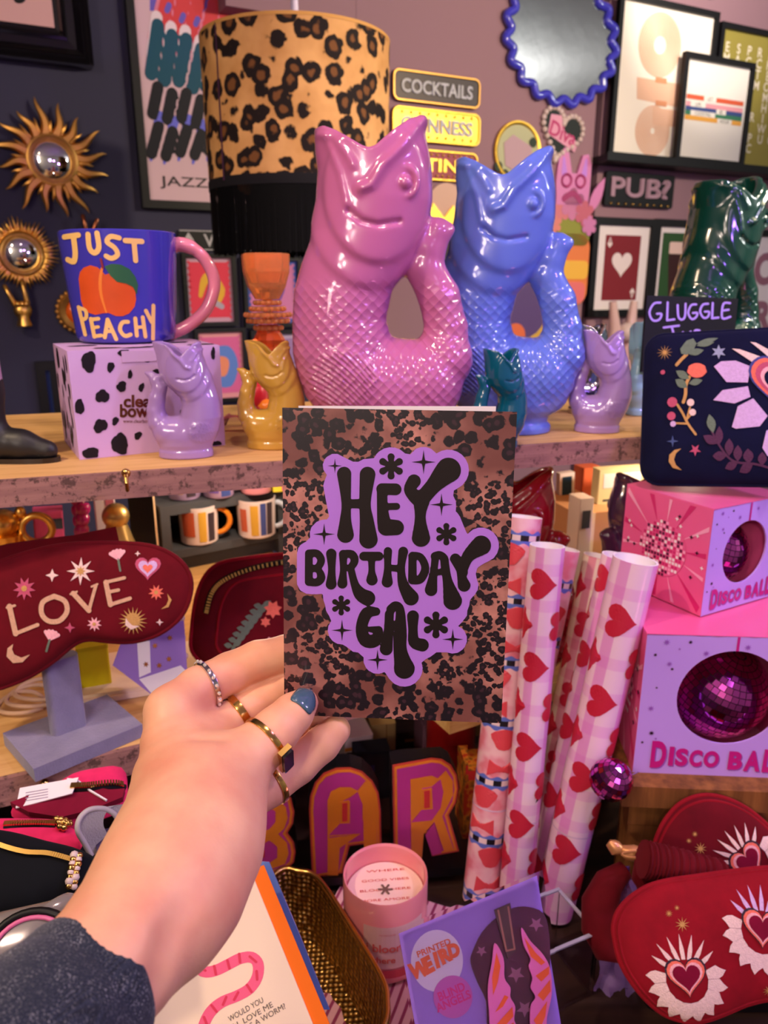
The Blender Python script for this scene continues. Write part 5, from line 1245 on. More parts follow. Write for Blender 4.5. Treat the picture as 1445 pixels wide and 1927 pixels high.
b0 = ON(1190, 1453, ZB); BH = .1435
disco_box('large lilac and pink disco ball box at the right edge', b0, radians(-4), .148, .12, BH, (.080, .082, .0475), .024)
mirror_ball('disco_ball', 'large magenta disco ball inside the lower box', b0+Vector((.094, .052, .060)), .0485, 24, .35)
b1 = ON(1318, 1160, ZB+BH+.002); s0 = ON(1219, 1127, ZB+BH+.002); dd = b1-s0; yaw1 = radians(29)
SB = .104
disco_box('small pink disco ball box standing on the larger one', b1, yaw1, SB, SB, SB, (SB*.5, SB*.53, .031), .018)
mirror_ball('disco_ball', 'small magenta disco ball inside the upper box', b1+Matrix.Rotation(yaw1, 3, 'Z') @ Vector((.062, .046, .043)), .036, 20, .5)
# crate with plank top
cr = thing('wooden_crate', 'rough wooden crate carrying the disco ball boxes', 'crate', T(b0+Vector((-.004, -.012, -ZB)), radians(-4)))
MB().box((.20, .12, ZB-.011), (.42, .26, .022)).build('plank', m_oak, cr); MB().box((.20, .12, ZB-.036), (.40, .24, .026)).build('plank', m_oak, cr)
for x, y in ((.018, .018), (.38, .018), (.018, .22), (.38, .22)): MB().box((x, y, (ZC+ZB-.05)/2), (.034, .034, ZB-.05-ZC)).build('post', m_oak, cr)
for k in range(3): MB().box((.2, .022, ZC+.03+.05*k), (.33, .012, .04)).build('slat', m_darkwood, cr)
MB().ball((.075, -.0105, ZB-.036), .003, 8, 6).build('screw', m_silver, cr, 60)
# small loose disco ball
p = W(1150, 1467, .700); mb_t = mirror_ball('disco_ball', 'small loose disco ball hanging in front of the crate post', p, .0195, 12, .4)
MB().tube([(.018, .004, 0), (.024, .010, -.004), (.034, .016, -.006)], .0008, 6).build('cord', m_silver, mb_t)
# navy velvet pouch on the upper box
pt = b1.z+SB+.003
pc0, pc1 = W(1222, 908, .750), W(1520, 911, .70); pc2 = W(1200, 636, .775)
PM, pw, ph = quad(pc2, pc2+(pc1-pc0), pc0)
pouch = thing('velvet_pouch', 'navy velvet pouch embroidered with a heart, roses, stars and moon', 'pouch', PM)
ol = [(x, y*(1+.05*cos(3*x/pw))) for x, y in rrect(pw, ph, .016, 5)]; ol2 = []
for a, b in zip(ol, ol[1:]+ol[:1]): ol2 += [(a[0]+(b[0]-a[0])*q/5, a[1]+(b[1]-a[1])*q/5) for q in range(5)] if sqrt((a[0]-b[0])**2+(a[1]-b[1])**2) > .02 else [a]
pm_b, PHt = pillow(ol2, .016); pm_b.build('cushion', m_navyv, pouch, 60)
MB().tube([(x, y, 0) for x, y in ol2], .0016, 6, True).build('seam_piping', m_navyv, pouch, 60)
Z10 = zoomer(1085, 620, 4.014); pf = lambda x, y: to_local(PM @ Matrix.Translation((0, 0, .012)), *Z10(x, y))
E = lambda nm, g, mt, lf=.0008: fab(nm, g, mt, pouch, PHt, lf, pf)
E('gold_star', star(12, 62, 12, (665, 175)), th_gold); E('silver_star', star(6, 58, 26, (1072, 175)), thread('silver_thread', (150, 156, 180)))
E('small_star', star(4, 46, 12, (725, 850)), thread('slate_thread', (70, 84, 130))); E('pink_star', star(5, 46, 18, (895, 915)), th_rose); E('dot', [(650+18*cos(a), 325+18*sin(a)) for a in [2*pi*k/10 for k in range(10)]], th_rose)
E('crescent_moon', [(790, 905), (740, 915), (700, 950), (695, 1000), (725, 1045), (795, 1062), (750, 1025), (735, 985), (750, 940)][::-1], th_gold)
E('rose_stem', MB().stroke([(850, 370), (825, 430), (822, 500), (805, 558)], 12), th_gold); E('rose_bloom', [(908+72*cos(a)*(1+.06*sin(7*a)), 320+56*sin(a)) for a in [2*pi*k/24 for k in range(24)]], th_coral, .0012)
for a, b, w in (((850, 385), (750, 320), 30), ((835, 450), (745, 385), 32), ((845, 420), (950, 395), 26)): E('rose_leaf', leafpts(a, b, w), th_green, .0010)
E('bud_stem', MB().stroke([(755, 275), (790, 235), (830, 195)], 12), th_gold); E('rose_bud', [(782, 150), (830, 80), (880, 60), (905, 105), (880, 170), (830, 200), (790, 190)], th_green, .0010); E('bud_leaf', leafpts((840, 190), (960, 160), 28), th_green, .0009)
for a, b in (((900, 110), (1070, 60)), ((905, 125), (1040, 95))): E('bud_leaf', leafpts(a, b, 22), th_green, .0009)
E('berry_branch', MB().stroke([(898, 800), (840, 720), (800, 640), (760, 575)], 9).stroke([(830, 690), (855, 600)], 7).stroke([(830, 720), (750, 715)], 7).stroke([(830, 690), (870, 645)], 6), th_gold)
for x, y, r, mt in ((722, 556, 38, th_rose), (715, 660, 32, th_rose), (728, 720, 22, th_lilac), (860, 562, 28, th_cream), (875, 636, 26, th_cream)): E('berry', [(x+r*cos(a), y+r*sin(a)) for a in [2*pi*k/14 for k in range(14)]], mt, .0012)
E('leaf_branch', MB().stroke([(1020, 780), (1075, 880), (1140, 965), (1210, 1005), (1330, 1015), (1440, 1040), (1560, 1080)], 8), th_plum)
for a, b, w, mt in (((1030, 790), (1000, 650), 34, th_green), ((1060, 870), (955, 810), 34, th_plum), ((1075, 880), (1075, 740), 30, th_plum), ((1130, 960), (1025, 960), 36, th_plum), ((1150, 960), (1150, 830), 34, th_plum), ((1215, 1000), (1215, 880), 34, th_plum), ((1215, 1010), (1120, 1050), 32, th_plum), ((1300, 1015), (1290, 905), 40, th_plum), ((1330, 1020), (1230, 1075), 36, th_plum), ((1400, 1030), (1400, 930), 34, th_plum)): E('leaf', leafpts(a, b, w), mt, .0010)
for pts in ([(1035, 290), (1090, 250), (1200, 245), (1310, 290), (1290, 412), (1130, 410)], [(1030, 545), (1100, 470), (1290, 440), (1310, 520), (1190, 570)], [(1170, 745), (1215, 590), (1330, 530), (1440, 660), (1380, 740), (1200, 760)], [(1400, 900), (1430, 770), (1560, 720), (1560, 960), (1440, 960)]): E('heart_petal', pts[::-1] if False else pts, th_lilac, .0010)
for pts in ([(1172, 150), (1230, 155), (1440, 235), (1440, 255), (1330, 262)], [(1310, 95), (1350, 100), (1520, 200), (1500, 250), (1440, 210)]): E('heart_ray', pts, th_cream, .0010)
hc = (1530, 420)
for nm, w, mt, lf in (('heart_edge', 500, thread('blue_thread', (70, 70, 140)), .0014), ('heart_border', 460, th_coral, .0017), ('heart_band', 390, th_rose, .0020), ('heart_inner_border', 310, th_pinkw, .0023), ('heart_centre', 250, m_navyv, .0026)):
    E(nm, [(x, 2*hc[1]-y) for x, y in heart(40, w, hc)], mt, lf)

# ---------------------------------------------------------------- left: LOVE mask on its stand, red bag, tag
Z4 = zoomer(0, 1000, 2.58)
# grey suede stand on the lower shelf
s1, s2, s3 = ON(63, 1446, ZL+.014), ON(268, 1362, ZL+.014), ON(6, 1378, ZL+.014)
d = s2-s1; yst = atan2(d.y, d.x); stw = d.length; dv = (s3-s1); std = abs(dv.dot(Vector((-sin(yst), cos(yst), 0))))
std = min(std, .10)
st = thing('mask_stand', 'grey suede display stand holding up the LOVE eye mask', 'stand', T(Vector((s1.x, s1.y, ZL)), yst))
MB().box((stw/2, std/2, .007), (stw, std, .013)).build('base', m_suede, st)
pb = ON(136, 1350, ZL+.014); lp = st.matrix_world.inverted() @ pb; dP = dep(pb)
ptop = (W(126, 1200, dP).z-ZL); pw_ = 62*dP/FPX
MB().prism(rrect(pw_, .014, .005, 4), .013, ptop).xf(Matrix.Translation((stw*.47, std*.55, 0))).build('post', m_suede, st, 40)
# mask
dm = dep(st.matrix_world @ Vector((stw*.47, std*.55-.012, .1)))-.008
mtl, mtr, mbl = W(-120, 1070, dm-.006), W(362, 960, dm+.02), W(-100, 1330, dm-.012)
LM, lw, lh = quad(mtl, mtr, mbl)
lf = lambda x, y: to_local(LM, x, y)
mo = [(-120, 1180), (-95, 1120), (-40, 1075), (40, 1044), (120, 1026), (200, 1022), (280, 1027), (330, 1048), (356, 1080), (358, 1118), (340, 1160), (300, 1192), (250, 1207), (200, 1206), (168, 1203), (140, 1212), (95, 1248), (40, 1280), (-30, 1300), (-90, 1280), (-118, 1235)]
mo = [lf(x, y) for x, y in mo][::-1]; mo = [(p.x, p.y) for p in spline([(x, y) for x, y in mo], 4, True)]
mk = thing('eye_mask', 'dark red velvet eye mask embroidered with LOVE on the grey stand', 'eye mask', LM)
pm_b, LH = pillow(mo, .011); pm_b.build('pad', m_red, mk, 60); MB().tube([(x, y, 0) for x, y in mo], .0022, 8, True).build('piping', m_red, mk, 60)
strip([lf(x, y)+(z,) for x, y, z in ((-110, 1095, -.01), (-60, 1062, -.018), (0, 1045, -.024), (60, 1036, -.026), (130, 1028, -.026), (180, 1018, -.022), (214, 1012, -.018))], .022, MB()).build('strap', m_red, mk, 60, recalc=False)
ef = lambda x, y: lf(*Z4(x, y)); E = lambda nm, g, mt, lft=.0008: fab(nm, g, mt, mk, LH, lft, ef)
m_thl = thread('champagne_thread', (206, 160, 130))
for nm, st_s in (('letter', [([(70, 360), (100, 490)], 13), ([(100, 490), (205, 448)], 9), ([(58, 366), (96, 356)], 6)]), ('letter', [([(284, 312), (335, 335), (345, 385), (310, 428), (258, 430), (225, 395), (230, 340), (284, 312)], 12)]), ('letter', [([(375, 298), (450, 380)], 12), ([(450, 380), (482, 262)], 8), ([(362, 302), (392, 290)], 5), ([(462, 266), (490, 254)], 5)]), ('letter', [([(530, 245), (552, 352)], 12), ([(530, 245), (618, 224)], 8), ([(542, 292), (590, 282)], 8), ([(552, 352), (645, 322)], 9)])):
    b = MB()
    for s_, r in st_s: b.stroke(s_, r, 0, 0, 4, len(s_) > 3)
    E(nm, b, m_thl, .0010)
E('eight_point_star', star(8, 68, 26, (408, 192)), th_cream); E('star_centre', star(8, 26, 12, (408, 192)), th_gold, .0012)
E('small_star', star4(32, (272, 212), .3), th_cream); E('small_star', star4(26, (358, 462), .3), th_rose); E('small_star', star4(18, (782, 438), .3), th_cream); E('small_star', star4(14, (676, 108), .3), th_cream)
for (x, y), r, mt in (((140, 275), 56, th_rose), ((768, 294), 38, th_coral), ((475, 445), 36, th_pinkw)):
    E('flower', star(9, r, r*.5, (x, y)), mt); E('flower_centre', [(x+r*.25*cos(a), y+r*.25*sin(a)) for a in [2*pi*k/10 for k in range(10)]], th_gold, .0012)
for (x, y), ro in (((262, 520), .3), ((585, 135), -.2)):
    b = MB()
    for k in range(5): a = -pi/2+ro+(k-2)*.35; b.stroke([(x, y), (x+48*cos(a), y+42*sin(a))], [5, 9], 0, 0, 1)
    E('carnation', b, th_pinkw); E('carnation_stem', MB().stroke([(x, y), (x-20*ro*3, y+55)], 5), th_green)
E('crescent_moon', [(88, 540), (60, 560), (55, 600), (85, 632), (130, 628), (168, 590), (125, 605), (92, 590), (82, 565)][::-1], m_thl)
E('small_moon', [(820, 300), (840, 330), (825, 365), (790, 375), (815, 355), (825, 330)], th_gold)
E('sun_rays', star(18, 68, 30, (658, 430)), th_gold); E('sun_disc', [(658+34*cos(a), 425+34*sin(a)) for a in [2*pi*k/16 for k in range(16)]], m_goldthread, .0012); E('sun_moon', [(625, 415), (622, 450), (650, 472), (690, 455), (655, 452), (638, 435)], th_cream, .0015)
b = heart(24, 130, (727, 182)); E('heart_border', [(x, 364-y) for x, y in b], th_rose); E('heart_band', [(x, 364-y) for x, y in heart(24, 96, (727, 182))], th_lilac, .0011); E('heart_centre', [(x, 364-y) for x, y in heart(24, 50, (727, 182))], th_coral, .0014)
# red velvet cosmetic bag behind the hand
dB = .80; pts = [(362, 1232), (358, 1180), (370, 1110), (398, 1066), (450, 1050), (560, 1040), (680, 1050), (700, 1240), (560, 1262), (420, 1262)]
BM, q1, q2 = quad(W(360, 1045, dB), W(700, 1035, dB+.06), W(362, 1262, dB))
bo = [(p.x, p.y) for p in spline([to_local(BM, *p) for p in pts][::-1], 5, True)]
bg = thing('cosmetic_bag', 'red velvet cosmetic bag with a gold zip behind the hand', 'bag', BM)
pm_b, BHt = pillow(bo, .018); pm_b.build('body', m_red, bg, 60); 
MB().tube([(x*.985, y*.985, .004) for x, y in bo], .0022, 8, True).build('piping', m_redlight, bg, 60)
zp = [to_local(BM, *p) for p in spline([(385, 1150), (396, 1112), (420, 1088), (470, 1068), (540, 1055), (640, 1050)], 8)]
zmb = MB()
for k, (a, b) in enumerate(zip(zp, zp[1:])): zmb.box(((a[0]+b[0])/2, (a[1]+b[1])/2, .0175), (.0042, .0020, .0022), Matrix.Rotation(atan2(b[1]-a[1], b[0]-a[0])+pi/2, 3, 'Z'))
MB().tube([(x, y, .014) for x, y in zp], .003, 6).build('zip_tape', m_dark, bg, 60); stuff(zmb.build('zip_teeth', m_brass, bg))
MB().tube([(x*.80+.006, y*.74-.006, BHt(x*.80+.006, y*.74-.006)) for x, y in bo], .0016, 6, True).build('front_panel_seam', m_redlight, bg, 60)
E = lambda nm, g, mt, lft=.0010: fab(nm, g, mt, bg, BHt, lft, lambda x, y: to_local(BM, *Z4(x, y)))
E('sprig', MB().stroke([(1120, 560), (1165, 480), (1220, 400), (1265, 350)], 7), th_green)
for k in range(8):
    x, y = 1120+20*k, 545-27*k
    for sg_ in (-1, 1): E('sprig_leaf', leafpts((x, y), (x+sg_*42, y-18-10*sg_), 14), th_green, .0012)
E('pink_flower', star(7, 44, 28, (1310, 368)), th_coral, .0014); E('peach_flower', star(6, 26, 16, (1275, 428)), th_coral, .0014)
E('rose_patch', [(1330, 520), (1290, 500), (1270, 530), (1400, 560), (1430, 500), (1380, 480)], th_pinkw, .0012)
# purple product tag hanging under the mask
TM, tw_, tH = quad(W(280, 1168, .735), W(352, 1230, .735), W(208, 1240, .735))
tg = thing('price_tag', 'purple and white printed card tag hanging below the LOVE mask', 'tag', TM); MB().prism([to_local(TM, *p) for p in ((238, 1180), (346, 1168), (352, 1262), (286, 1308), (212, 1252))][::-1], -.0006, 0).build('card', M('purple_tag_card', (146, 112, 190), .5), tg)
MB().flat([to_local(TM, *p) for p in ((258, 1206), (282, 1206), (284, 1265), (262, 1275))][::-1], .0003).build('white_stripe', m_white, tg); MB().flat([to_local(TM, *p) for p in ((262, 1278), (340, 1252), (350, 1262), (288, 1308))][::-1], .0003).build('white_edge', m_white, tg)
b = MB()
for p in ((275, 1250), (300, 1252), (292, 1215), (320, 1200), (318, 1240)): b.flat(star(6, .003, .0015, to_local(TM, *p)), .0005)
b.build('star_print', m_rosegold, tg); MB().tube([W(300, 1172, .735)-TM.translation, W(300, 1140, .738)-TM.translation], .0006, 6).xf(TM.to_3x3().inverted().to_4x4()).build('thread', m_white, tg)
# beaded zip charm of the bag
p = W(342, 1185, .77); cm = thing('beaded_charm', 'string of pearly beads hanging at the left end of the red bag', 'charm', Matrix.Translation(p))
for k in range(9): MB().ball((.001*sin(k*2), 0, .020-.007*k), .0034 if k % 2 else .0026, 10, 8).build('bead', pm if k % 3 else m_brass, cm, 60)

# ---------------------------------------------------------------- under the upper shelf, left: ornaments, candles, cubby with mugs
def stand_at(px, d, z): 
    """point at depth d straight below photo column px, on height z"""
    up = ((z-CAMZ)/d+sp)/cp; return W(px, CY-up*FPX, d)
def gold_pet(px, d):
    p = stand_at(px, d, ZL); k = d/FPX; t = thing('gold_ornament', 'gold jug shaped ornament with a ring handle at the left edge under the shelf', 'ornament', T(p, .3)); H = lambda py: (W(px, py, d).z-ZL)
    MB().lathe([(0, 0), (40*k, 0), (44*k, .01), (34*k, H(1050)), (26*k, H(1010)), (30*k, H(990)), (0, H(980))], 28).build('body', m_gold, t, 50)
    MB().ball((-6*k, 0, H(968)), (32*k, 30*k, 26*k), 20, 12).build('head', m_gold, t, 60); MB().tube([((52+26*cos(a))*k, 0, H(985)+26*k*sin(a)) for a in [2*pi*i/24 for i in range(24)]], 7*k, 10, True).build('ring_handle', m_gold, t, 60)
    MB().ball((28*k, 0, H(950)), (10*k, 8*k, 12*k), 10, 8).build('ear', m_gold, t, 60)
gold_pet(34, .98)
def packet(label, x0, x1, ytop, d, depth, mat, lean=0, yaw=.3, z=None, cat='box', name='packet', face=None):
    z = ZL if z is None else z; p = stand_at((x0+x1)/2, d, z); w = (x1-x0)*d/FPX; h = W(0, ytop, d).z-z
    t = thing(name, label, cat, T(p, yaw) @ Matrix.Rotation(lean, 4, 'Y')); MB().prism(rrect(w, depth, min(w, depth)*.06, 2), 0, h).build('body', mat, t)
    if face:
        for nm, (u0, v0, u1, v1), mt in face: MB().flat([((u-.5)*w, v*h) for u, v in ((u0, v0), (u1, v0), (u1, v1), (u0, v1))], depth/2+.0005).xf(FRONT).build(nm, mt, t)
    return t
m_pk = M('pink_packet_card', (222, 84, 130), .5); m_pk2 = M('rose_card', (206, 120, 140), .5)
packet('pink packet with a small grey label behind the gold jug ornament', 78, 128, 944, 1.04, .03, m_pk, .04, .4, face=[('label', (.5, .80, .98, .92), m_grey)])
packet('tall white and rose striped box behind the gold tent ornament', 196, 232, 905, 1.06, .03, m_white, 0, .35, face=[('rose_stripe', (.55, 0, .95, 1), m_pk2)])
packet('orange and cream checked box between the bobble candles', 262, 302, 915, 1.10, .03, M('cream_check', (224, 190, 150), .5), 0, .35, face=[('orange_check', (.1, .3+.14*k, .5, .37+.14*k), M('orange_check_%d' % k, (214, 110, 50), .5)) for k in range(4)])
m_mg = M('magenta_wax', (178, 20, 110), .25, coat=.4)
for lab, px, d, yt, ln in (('leaning magenta bobble candle next to the pink packet', 146, .97, 925, .16), ('magenta bobble candle standing in a dark bottle', 168, 1.02, 890, 0), ('magenta bobble candle right of the gold tent ornament', 284, 1.02, 900, .0)):
    p = stand_at(px, d, ZL); t = thing('bobble_candle', lab, 'candle', T(p) @ Matrix.Rotation(ln, 4, 'Y'), 'magenta bobble candles'); r = 12.5*d/FPX; h = W(0, yt, d).z-ZL; n = int(h/(r*1.6)); prof = [(0, 0)]
    for k in range(n):
        for q in range(6): a = -pi/2+pi*(q+.3)/6; prof.append((r*(.62+.38*cos(a)), (k+.5+.5*sin(a))*h/n))
    MB().lathe(prof+[(0, h)], 18).build('wax', m_mg, t, 60); MB().tube([(0, 0, h-.001), (.001, 0, h+.008)], .0008, 6).build('wick', m_cream, t)
    MB().lathe([(0, 0), (r*1.7, 0), (r*1.8, .012), (r*1.1, .02), (r*1.05, .01)], 20).build('gold_foot', m_gold, t, 50)
p = stand_at(236, .99, ZL); k = .99/FPX; H = lambda py: W(0, py, .99).z-ZL; t = thing('gold_ornament', 'gold draped tent shaped ornament with a round head', 'ornament', T(p)); mb = MB()
n = 56; rows = []
for j in range(9):
    q = j/8; r = (16+46*q**.9)*k; z = H(965)*(1-q)
    mb.v += [((r*(1+.10*q*sin(7*2*pi*i/n)))*cos(2*pi*i/n), (r*(1+.10*q*sin(7*2*pi*i/n)))*sin(2*pi*i/n), z) for i in range(n)]
for j in range(8):
    for i in range(n): mb.f.append((j*n+i, j*n+(i+1) % n, (j+1)*n+(i+1) % n, (j+1)*n+i)); mb.m.append(0)
m_cg = M('champagne_gold', (216, 182, 112), .35, .8); mb.build('drape', m_cg, t, 60); MB().ball((0, 0, H(955)), 24*k, 20, 14).build('head', m_cg, t, 60)
# charcoal cubby
dC = 1.10; c0_, c1_ = stand_at(312, dC, ZL), stand_at(540, dC+.10, ZL); dd = c1_-c0_; cyaw = atan2(dd.y, dd.x); cw_ = dd.length; chh = W(0, 944, dC).z-ZL
cb = thing('cubby_shelf', 'charcoal painted cubby unit holding printed mugs', 'shelf', T(c0_, cyaw)); dpt = .13
for nm, c, s_ in (('top_panel', (cw_/2, dpt/2, chh-.007), (cw_, dpt, .014)), ('base_panel', (cw_/2, dpt/2, .030), (cw_-.026, dpt, .012)), ('side_panel', (.0065, dpt/2, (chh-.014)/2), (.013, dpt, chh-.014)), ('side_panel', (cw_-.0065, dpt/2, (chh-.014)/2), (.013, dpt, chh-.014)), ('back_panel', (cw_/2, dpt-.003, chh/2), (cw_-.026, .006, chh-.03)), ('plinth', (cw_/2, .02, .012), (cw_-.026, .01, .022))):
    MB().box(c, s_).build(nm, m_grey, cb)
mugM = []
def mini_mug(label, px, py, wpx, hpx, d, z, body, handle, inside, prints, hand=True):
    k = d/FPX; p = stand_at(px, d, z); p.z += .0006; t = thing('printed_mug', label, 'mug', T(p, facing(p)), 'printed mugs on the charcoal cubby'); r = wpx/2*k; h = hpx*k
    MB().lathe([(0, 0), (r*.86, 0), (r*.93, .002), (r, h), (r-.002, h), (r*.9, .006), (0, .005)], 32, mfn=lambda i: 1 if i >= 4 else 0).build('body', [body, inside], t, 40)
    if hand: MB().tube([(r*.94+(.62*r)*sin(a), 0, h*.52+h*.33*cos(a)) for a in [pi*i/10 for i in range(11)]], r*.14, 8).build('handle', handle, t, 60)
    for nm, (a0, a1), (z0, z1), mt in prints:
        mb = MB(); n = 6
        for i in range(n):
            q0, q1 = a0+(a1-a0)*i/n, a0+(a1-a0)*(i+1)/n; rr = lambda z: r*(.93+.07*z)+.0005
            mb.add([(rr(z)*sin(q), -rr(z)*cos(q), z*h) for q, z in ((q0, z0), (q1, z0), (q1, z1), (q0, z1))], [(0, 1, 2, 3)])
        mb.build(nm, mt, t, recalc=False)
mw = M('mug_white', (222, 206, 206), .2, coat=.5); ml = M('mug_lilac', (176, 150, 190), .2, coat=.5); mo_ = M('mug_orange', (236, 140, 34), .2, coat=.5); mbl = M('mug_ice', (176, 186, 206), .2, coat=.5); mpk = M('mug_pink', (226, 150, 166), .2, coat=.5)
pr = lambda n, c: M('mug_print_'+n, c, .3); pA, pB, pC, pD, pE = pr('amber', (206, 160, 60)), pr('brick', (190, 90, 60)), pr('blue', (60, 76, 140)), pr('violet', (110, 84, 160)), pr('dark', (60, 50, 60))
zc = ZL+chh+.0005; zi = ZL+.0365
mini_mug('cream and violet printed mug at the left of the cubby top', 348, 0, 64, 66, 1.12, zc, ml, mw, mpk, [('print', (-.9, -.1), (.2, .9), pA), ('print', (.1, .7), (.1, .9), pE)])
mini_mug('violet and blue printed mug with an orange handle on the cubby top', 412, 0, 62, 72, 1.13, zc, ml, mo_, mpk, [('print', (-.6, .0), (.15, .85), pD), ('print', (.15, .8), (.05, .95), pC)])
mini_mug('pink and violet printed mug on the cubby top beside the card', 482, 0, 62, 64, 1.15, zc, mpk, mw, mpk, [('print', (-.5, .4), (.2, .8), pD), ('print', (-.2, .2), (.4, .65), pB)], False)
mini_mug('printed mug with an orange handle inside the cubby', 376, 0, 74, 72, 1.14, zi, mw, mo_, mpk, [('print', (-.9, -.2), (.25, .9), pB), ('print', (0, .4), (.1, .9), pA), ('print', (.5, .9), (.1, .85), pE)])
mini_mug('printed mug with an ice blue handle inside the cubby', 484, 0, 74, 72, 1.17, zi, mw, mbl, mpk, [('print', (-.9, -.5), (.2, .8), pB), ('print', (-.3, .1), (.1, .9), pA), ('print', (.2, .5), (.1, .95), pC), ('print', (.55, .9), (.1, .95), pE)])
packet('yellow and pink paperback on the cubby top beside the card', 512, 545, 900, 1.16, .02, M('yellow_cover', (216, 196, 60), .5), 0, .3, z=zc, cat='book', name='book', face=[('pink_spot', (.5, .1, .95, .5), m_pk)])
# gift wrap and cream paper on the lower shelf
p = ON(300, 1262, ZL+.001); t = thing('paper_bag', 'flat cream paper bag lying on the lower shelf behind the mask stand', 'bag', T(p, .35)); MB().prism(rrect(.17, .10, .006, 2), 0, .006).build('sheet', m_cream, t); MB().prism([(-.08, -.045), (.05, -.048), (.06, .0), (-.08, .01)], .006, .009).build('flap', M('cream_flap', (232, 206, 172), .65), t)
p = ON(40, 1330, ZL+.004); t = thing('cord_loop', 'loose cream cord loops on the lower shelf at the left edge', 'cord', T(p))
for k in range(3): MB().tube([((.022+.004*k)*cos(a)+.01*k, (.014)*sin(a)+.006*k, .001+.004*k+.008*max(0, sin(a))) for a in [2*pi*i/24 for i in range(24)]], .0022, 8, True).build('loop', M('cream_cord_%d' % k, (206, 170, 140), .7), t, 60)
p = stand_at(182, .80, ZL); t = thing('lemon_box', 'small yellow box behind the grey mask stand', 'box', T(p, .4)); MB().prism(rrect(.03, .03, .002, 2), 0, .05).build('body', M('lemon_card', (206, 190, 20), .5), t); MB().prism(rrect(.031, .031, .002, 2), .05, .054).build('lid', M('lemon_lid', (190, 172, 16), .5), t)

# ---------------------------------------------------------------- under the upper shelf, right
ZR = CAMZ-.45
ra, rb_ = stand_at(930, .86, ZR), stand_at(1330, 1.02, ZR); dd = rb_-ra; ryaw = atan2(dd.y, dd.x)
rs = thing('back_shelf', 'pine shelf board behind the wrapping paper rolls', 'shelf', T(ra, ryaw)); MB().box((dd.length*.26, .22, -.012), (dd.length*.86, .44, .024)).build('board', m_pine, rs)
for x in (.02, dd.length*.6): MB().box((x, .40, (ZC-ZR-.024)/2-.0), (.03, .03, ZR-.024-ZC)).xf(Matrix.Translation((0, 0, -.012))).build('leg', m_oak, rs)
def jug2(px, d, mat, label, sc, yaw):
    p = stand_at(px, d, ZR); o = link('fish_jug', big_jug, None, T(p, yaw) @ Matrix.Scale(sc, 4)); own_mat(o, mat); return tag(o, label, 'jug', G)
jug2(978, .92, cer_red, 'red fish jug beside the right edge of the birthday card', .87, -.25)
jug2(1166, .975, cer_plum, 'dark plum fish jug between the wrapping rolls and pink boxes', .80, pi+.3)
packet('tan cardboard box behind the red fish jug', 1030, 1112, 928, 1.16, .12, M('tan_cardboard', (206, 152, 108), .7), 0, .3, z=ZR, face=[('tape', (.3, .6, .42, 1), m_cream)])
packet('upright orange book with a magenta corner behind the jugs', 1072, 1110, 862, 1.24, .03, M('orange_cover', (226, 110, 70), .5), 0, .3, z=ZR, cat='book', name='book', face=[('magenta_corner', (.5, .6, 1, .8), m_mag)])
packet('white framed teal photo card behind the red jug', 1044, 1074, 872, 1.20, .012, m_white, -.05, .3, z=ZR, cat='picture', name='photo_card', face=[('teal_photo', (.15, .80, .8, .97), M('teal_photo', (20, 60, 92), .4))])
packet('cream leaflet pack with a white header behind the plum jug', 1098, 1190, 862, 1.16, .02, M('cream_leaflet', (214, 206, 160), .6), 0, .25, z=ZR, face=[('header', (.1, .86, .9, .97), m_white)]+[('text_line', (.12, .66+.05*k, .8, .675+.05*k), m_grey) for k in range(3)])
packet('yellow sachet beside the navy pouch corner', 1164, 1206, 886, 1.10, .02, M('lemon_sachet', (226, 214, 20), .4), .5, .2, z=ZR, name='sachet', face=[('white_patch', (.55, .8, .95, .95), m_white)])
packet('white figurine box beside the tan cardboard box', 1064, 1092, 915, 1.10, .03, M('ivory', (232, 216, 206), .5), 0, .3, z=ZR, face=[('window', (.2, .75, .8, .9), m_grey)])
packet('grey tile sample behind the tall heart rolls', 1130, 1200, 985, 1.05, .03, M('grey_tile', (126, 116, 112), .6), .1, .2, z=ZR, name='tile_sample', cat='tile')

# ---------------------------------------------------------------- wrapping paper rolls in a clear bin
def gingham(name, a_, b_, c_, r, floral=False):
    m = M(name, a_, .3, coat=.25); t = NT(m); v = t.obj(); s = t.n('SeparateXYZ'); t.l(v, s.inputs[0]); an = t.math('ARCTAN2', s.outputs[0], s.outputs[1])
    sa = t.math('SINE', t.math('MULTIPLY', an, 4.0)); sz = t.math('SINE', t.math('MULTIPLY', s.outputs[2], 2*pi/.034))
    if not floral:
        st_ = lambda x: t.ramp(x, [(.42, (0, 0, 0, 1)), (.58, (1, 1, 1, 1))])
        f = t.math('ADD', t.math('MULTIPLY', st_(sa), .72), t.math('MULTIPLY', st_(sz), .28)); t.base(t.ramp(f, [(0, lin(a_)), (.38, lin([(p+2*q)/3 for p, q in zip(a_, b_)])), (.66, lin(b_)), (1, lin([(p+q)/2 for p, q in zip(b_, c_)]))]))
    else:
        z = t.math('FRACT', t.math('MULTIPLY', s.outputs[2], 1/.062)); wob = t.math('ADD', z, t.math('MULTIPLY', t.math('SINE', t.math('MULTIPLY', an, 8)), .022))
        band = t.math('MULTIPLY', t.math('GREATER_THAN', wob, .06), t.math('LESS_THAN', wob, .26)); inn = t.math('MULTIPLY', t.math('GREATER_THAN', z, .12), t.math('LESS_THAN', z, .21))
        chk = t.math('GREATER_THAN', t.math('SINE', t.math('MULTIPLY', an, 7)), .0); c = t.mix(chk, lin((236, 210, 214)), lin((24, 20, 30)))
        f2 = t.ramp(t.noise(v, 45, 2), [(.42, lin(a_)), (.52, lin(b_)), (.62, lin(c_))]); t.base(t.mix(inn, t.mix(band, f2, lin((96, 116, 206))), c))
    return m
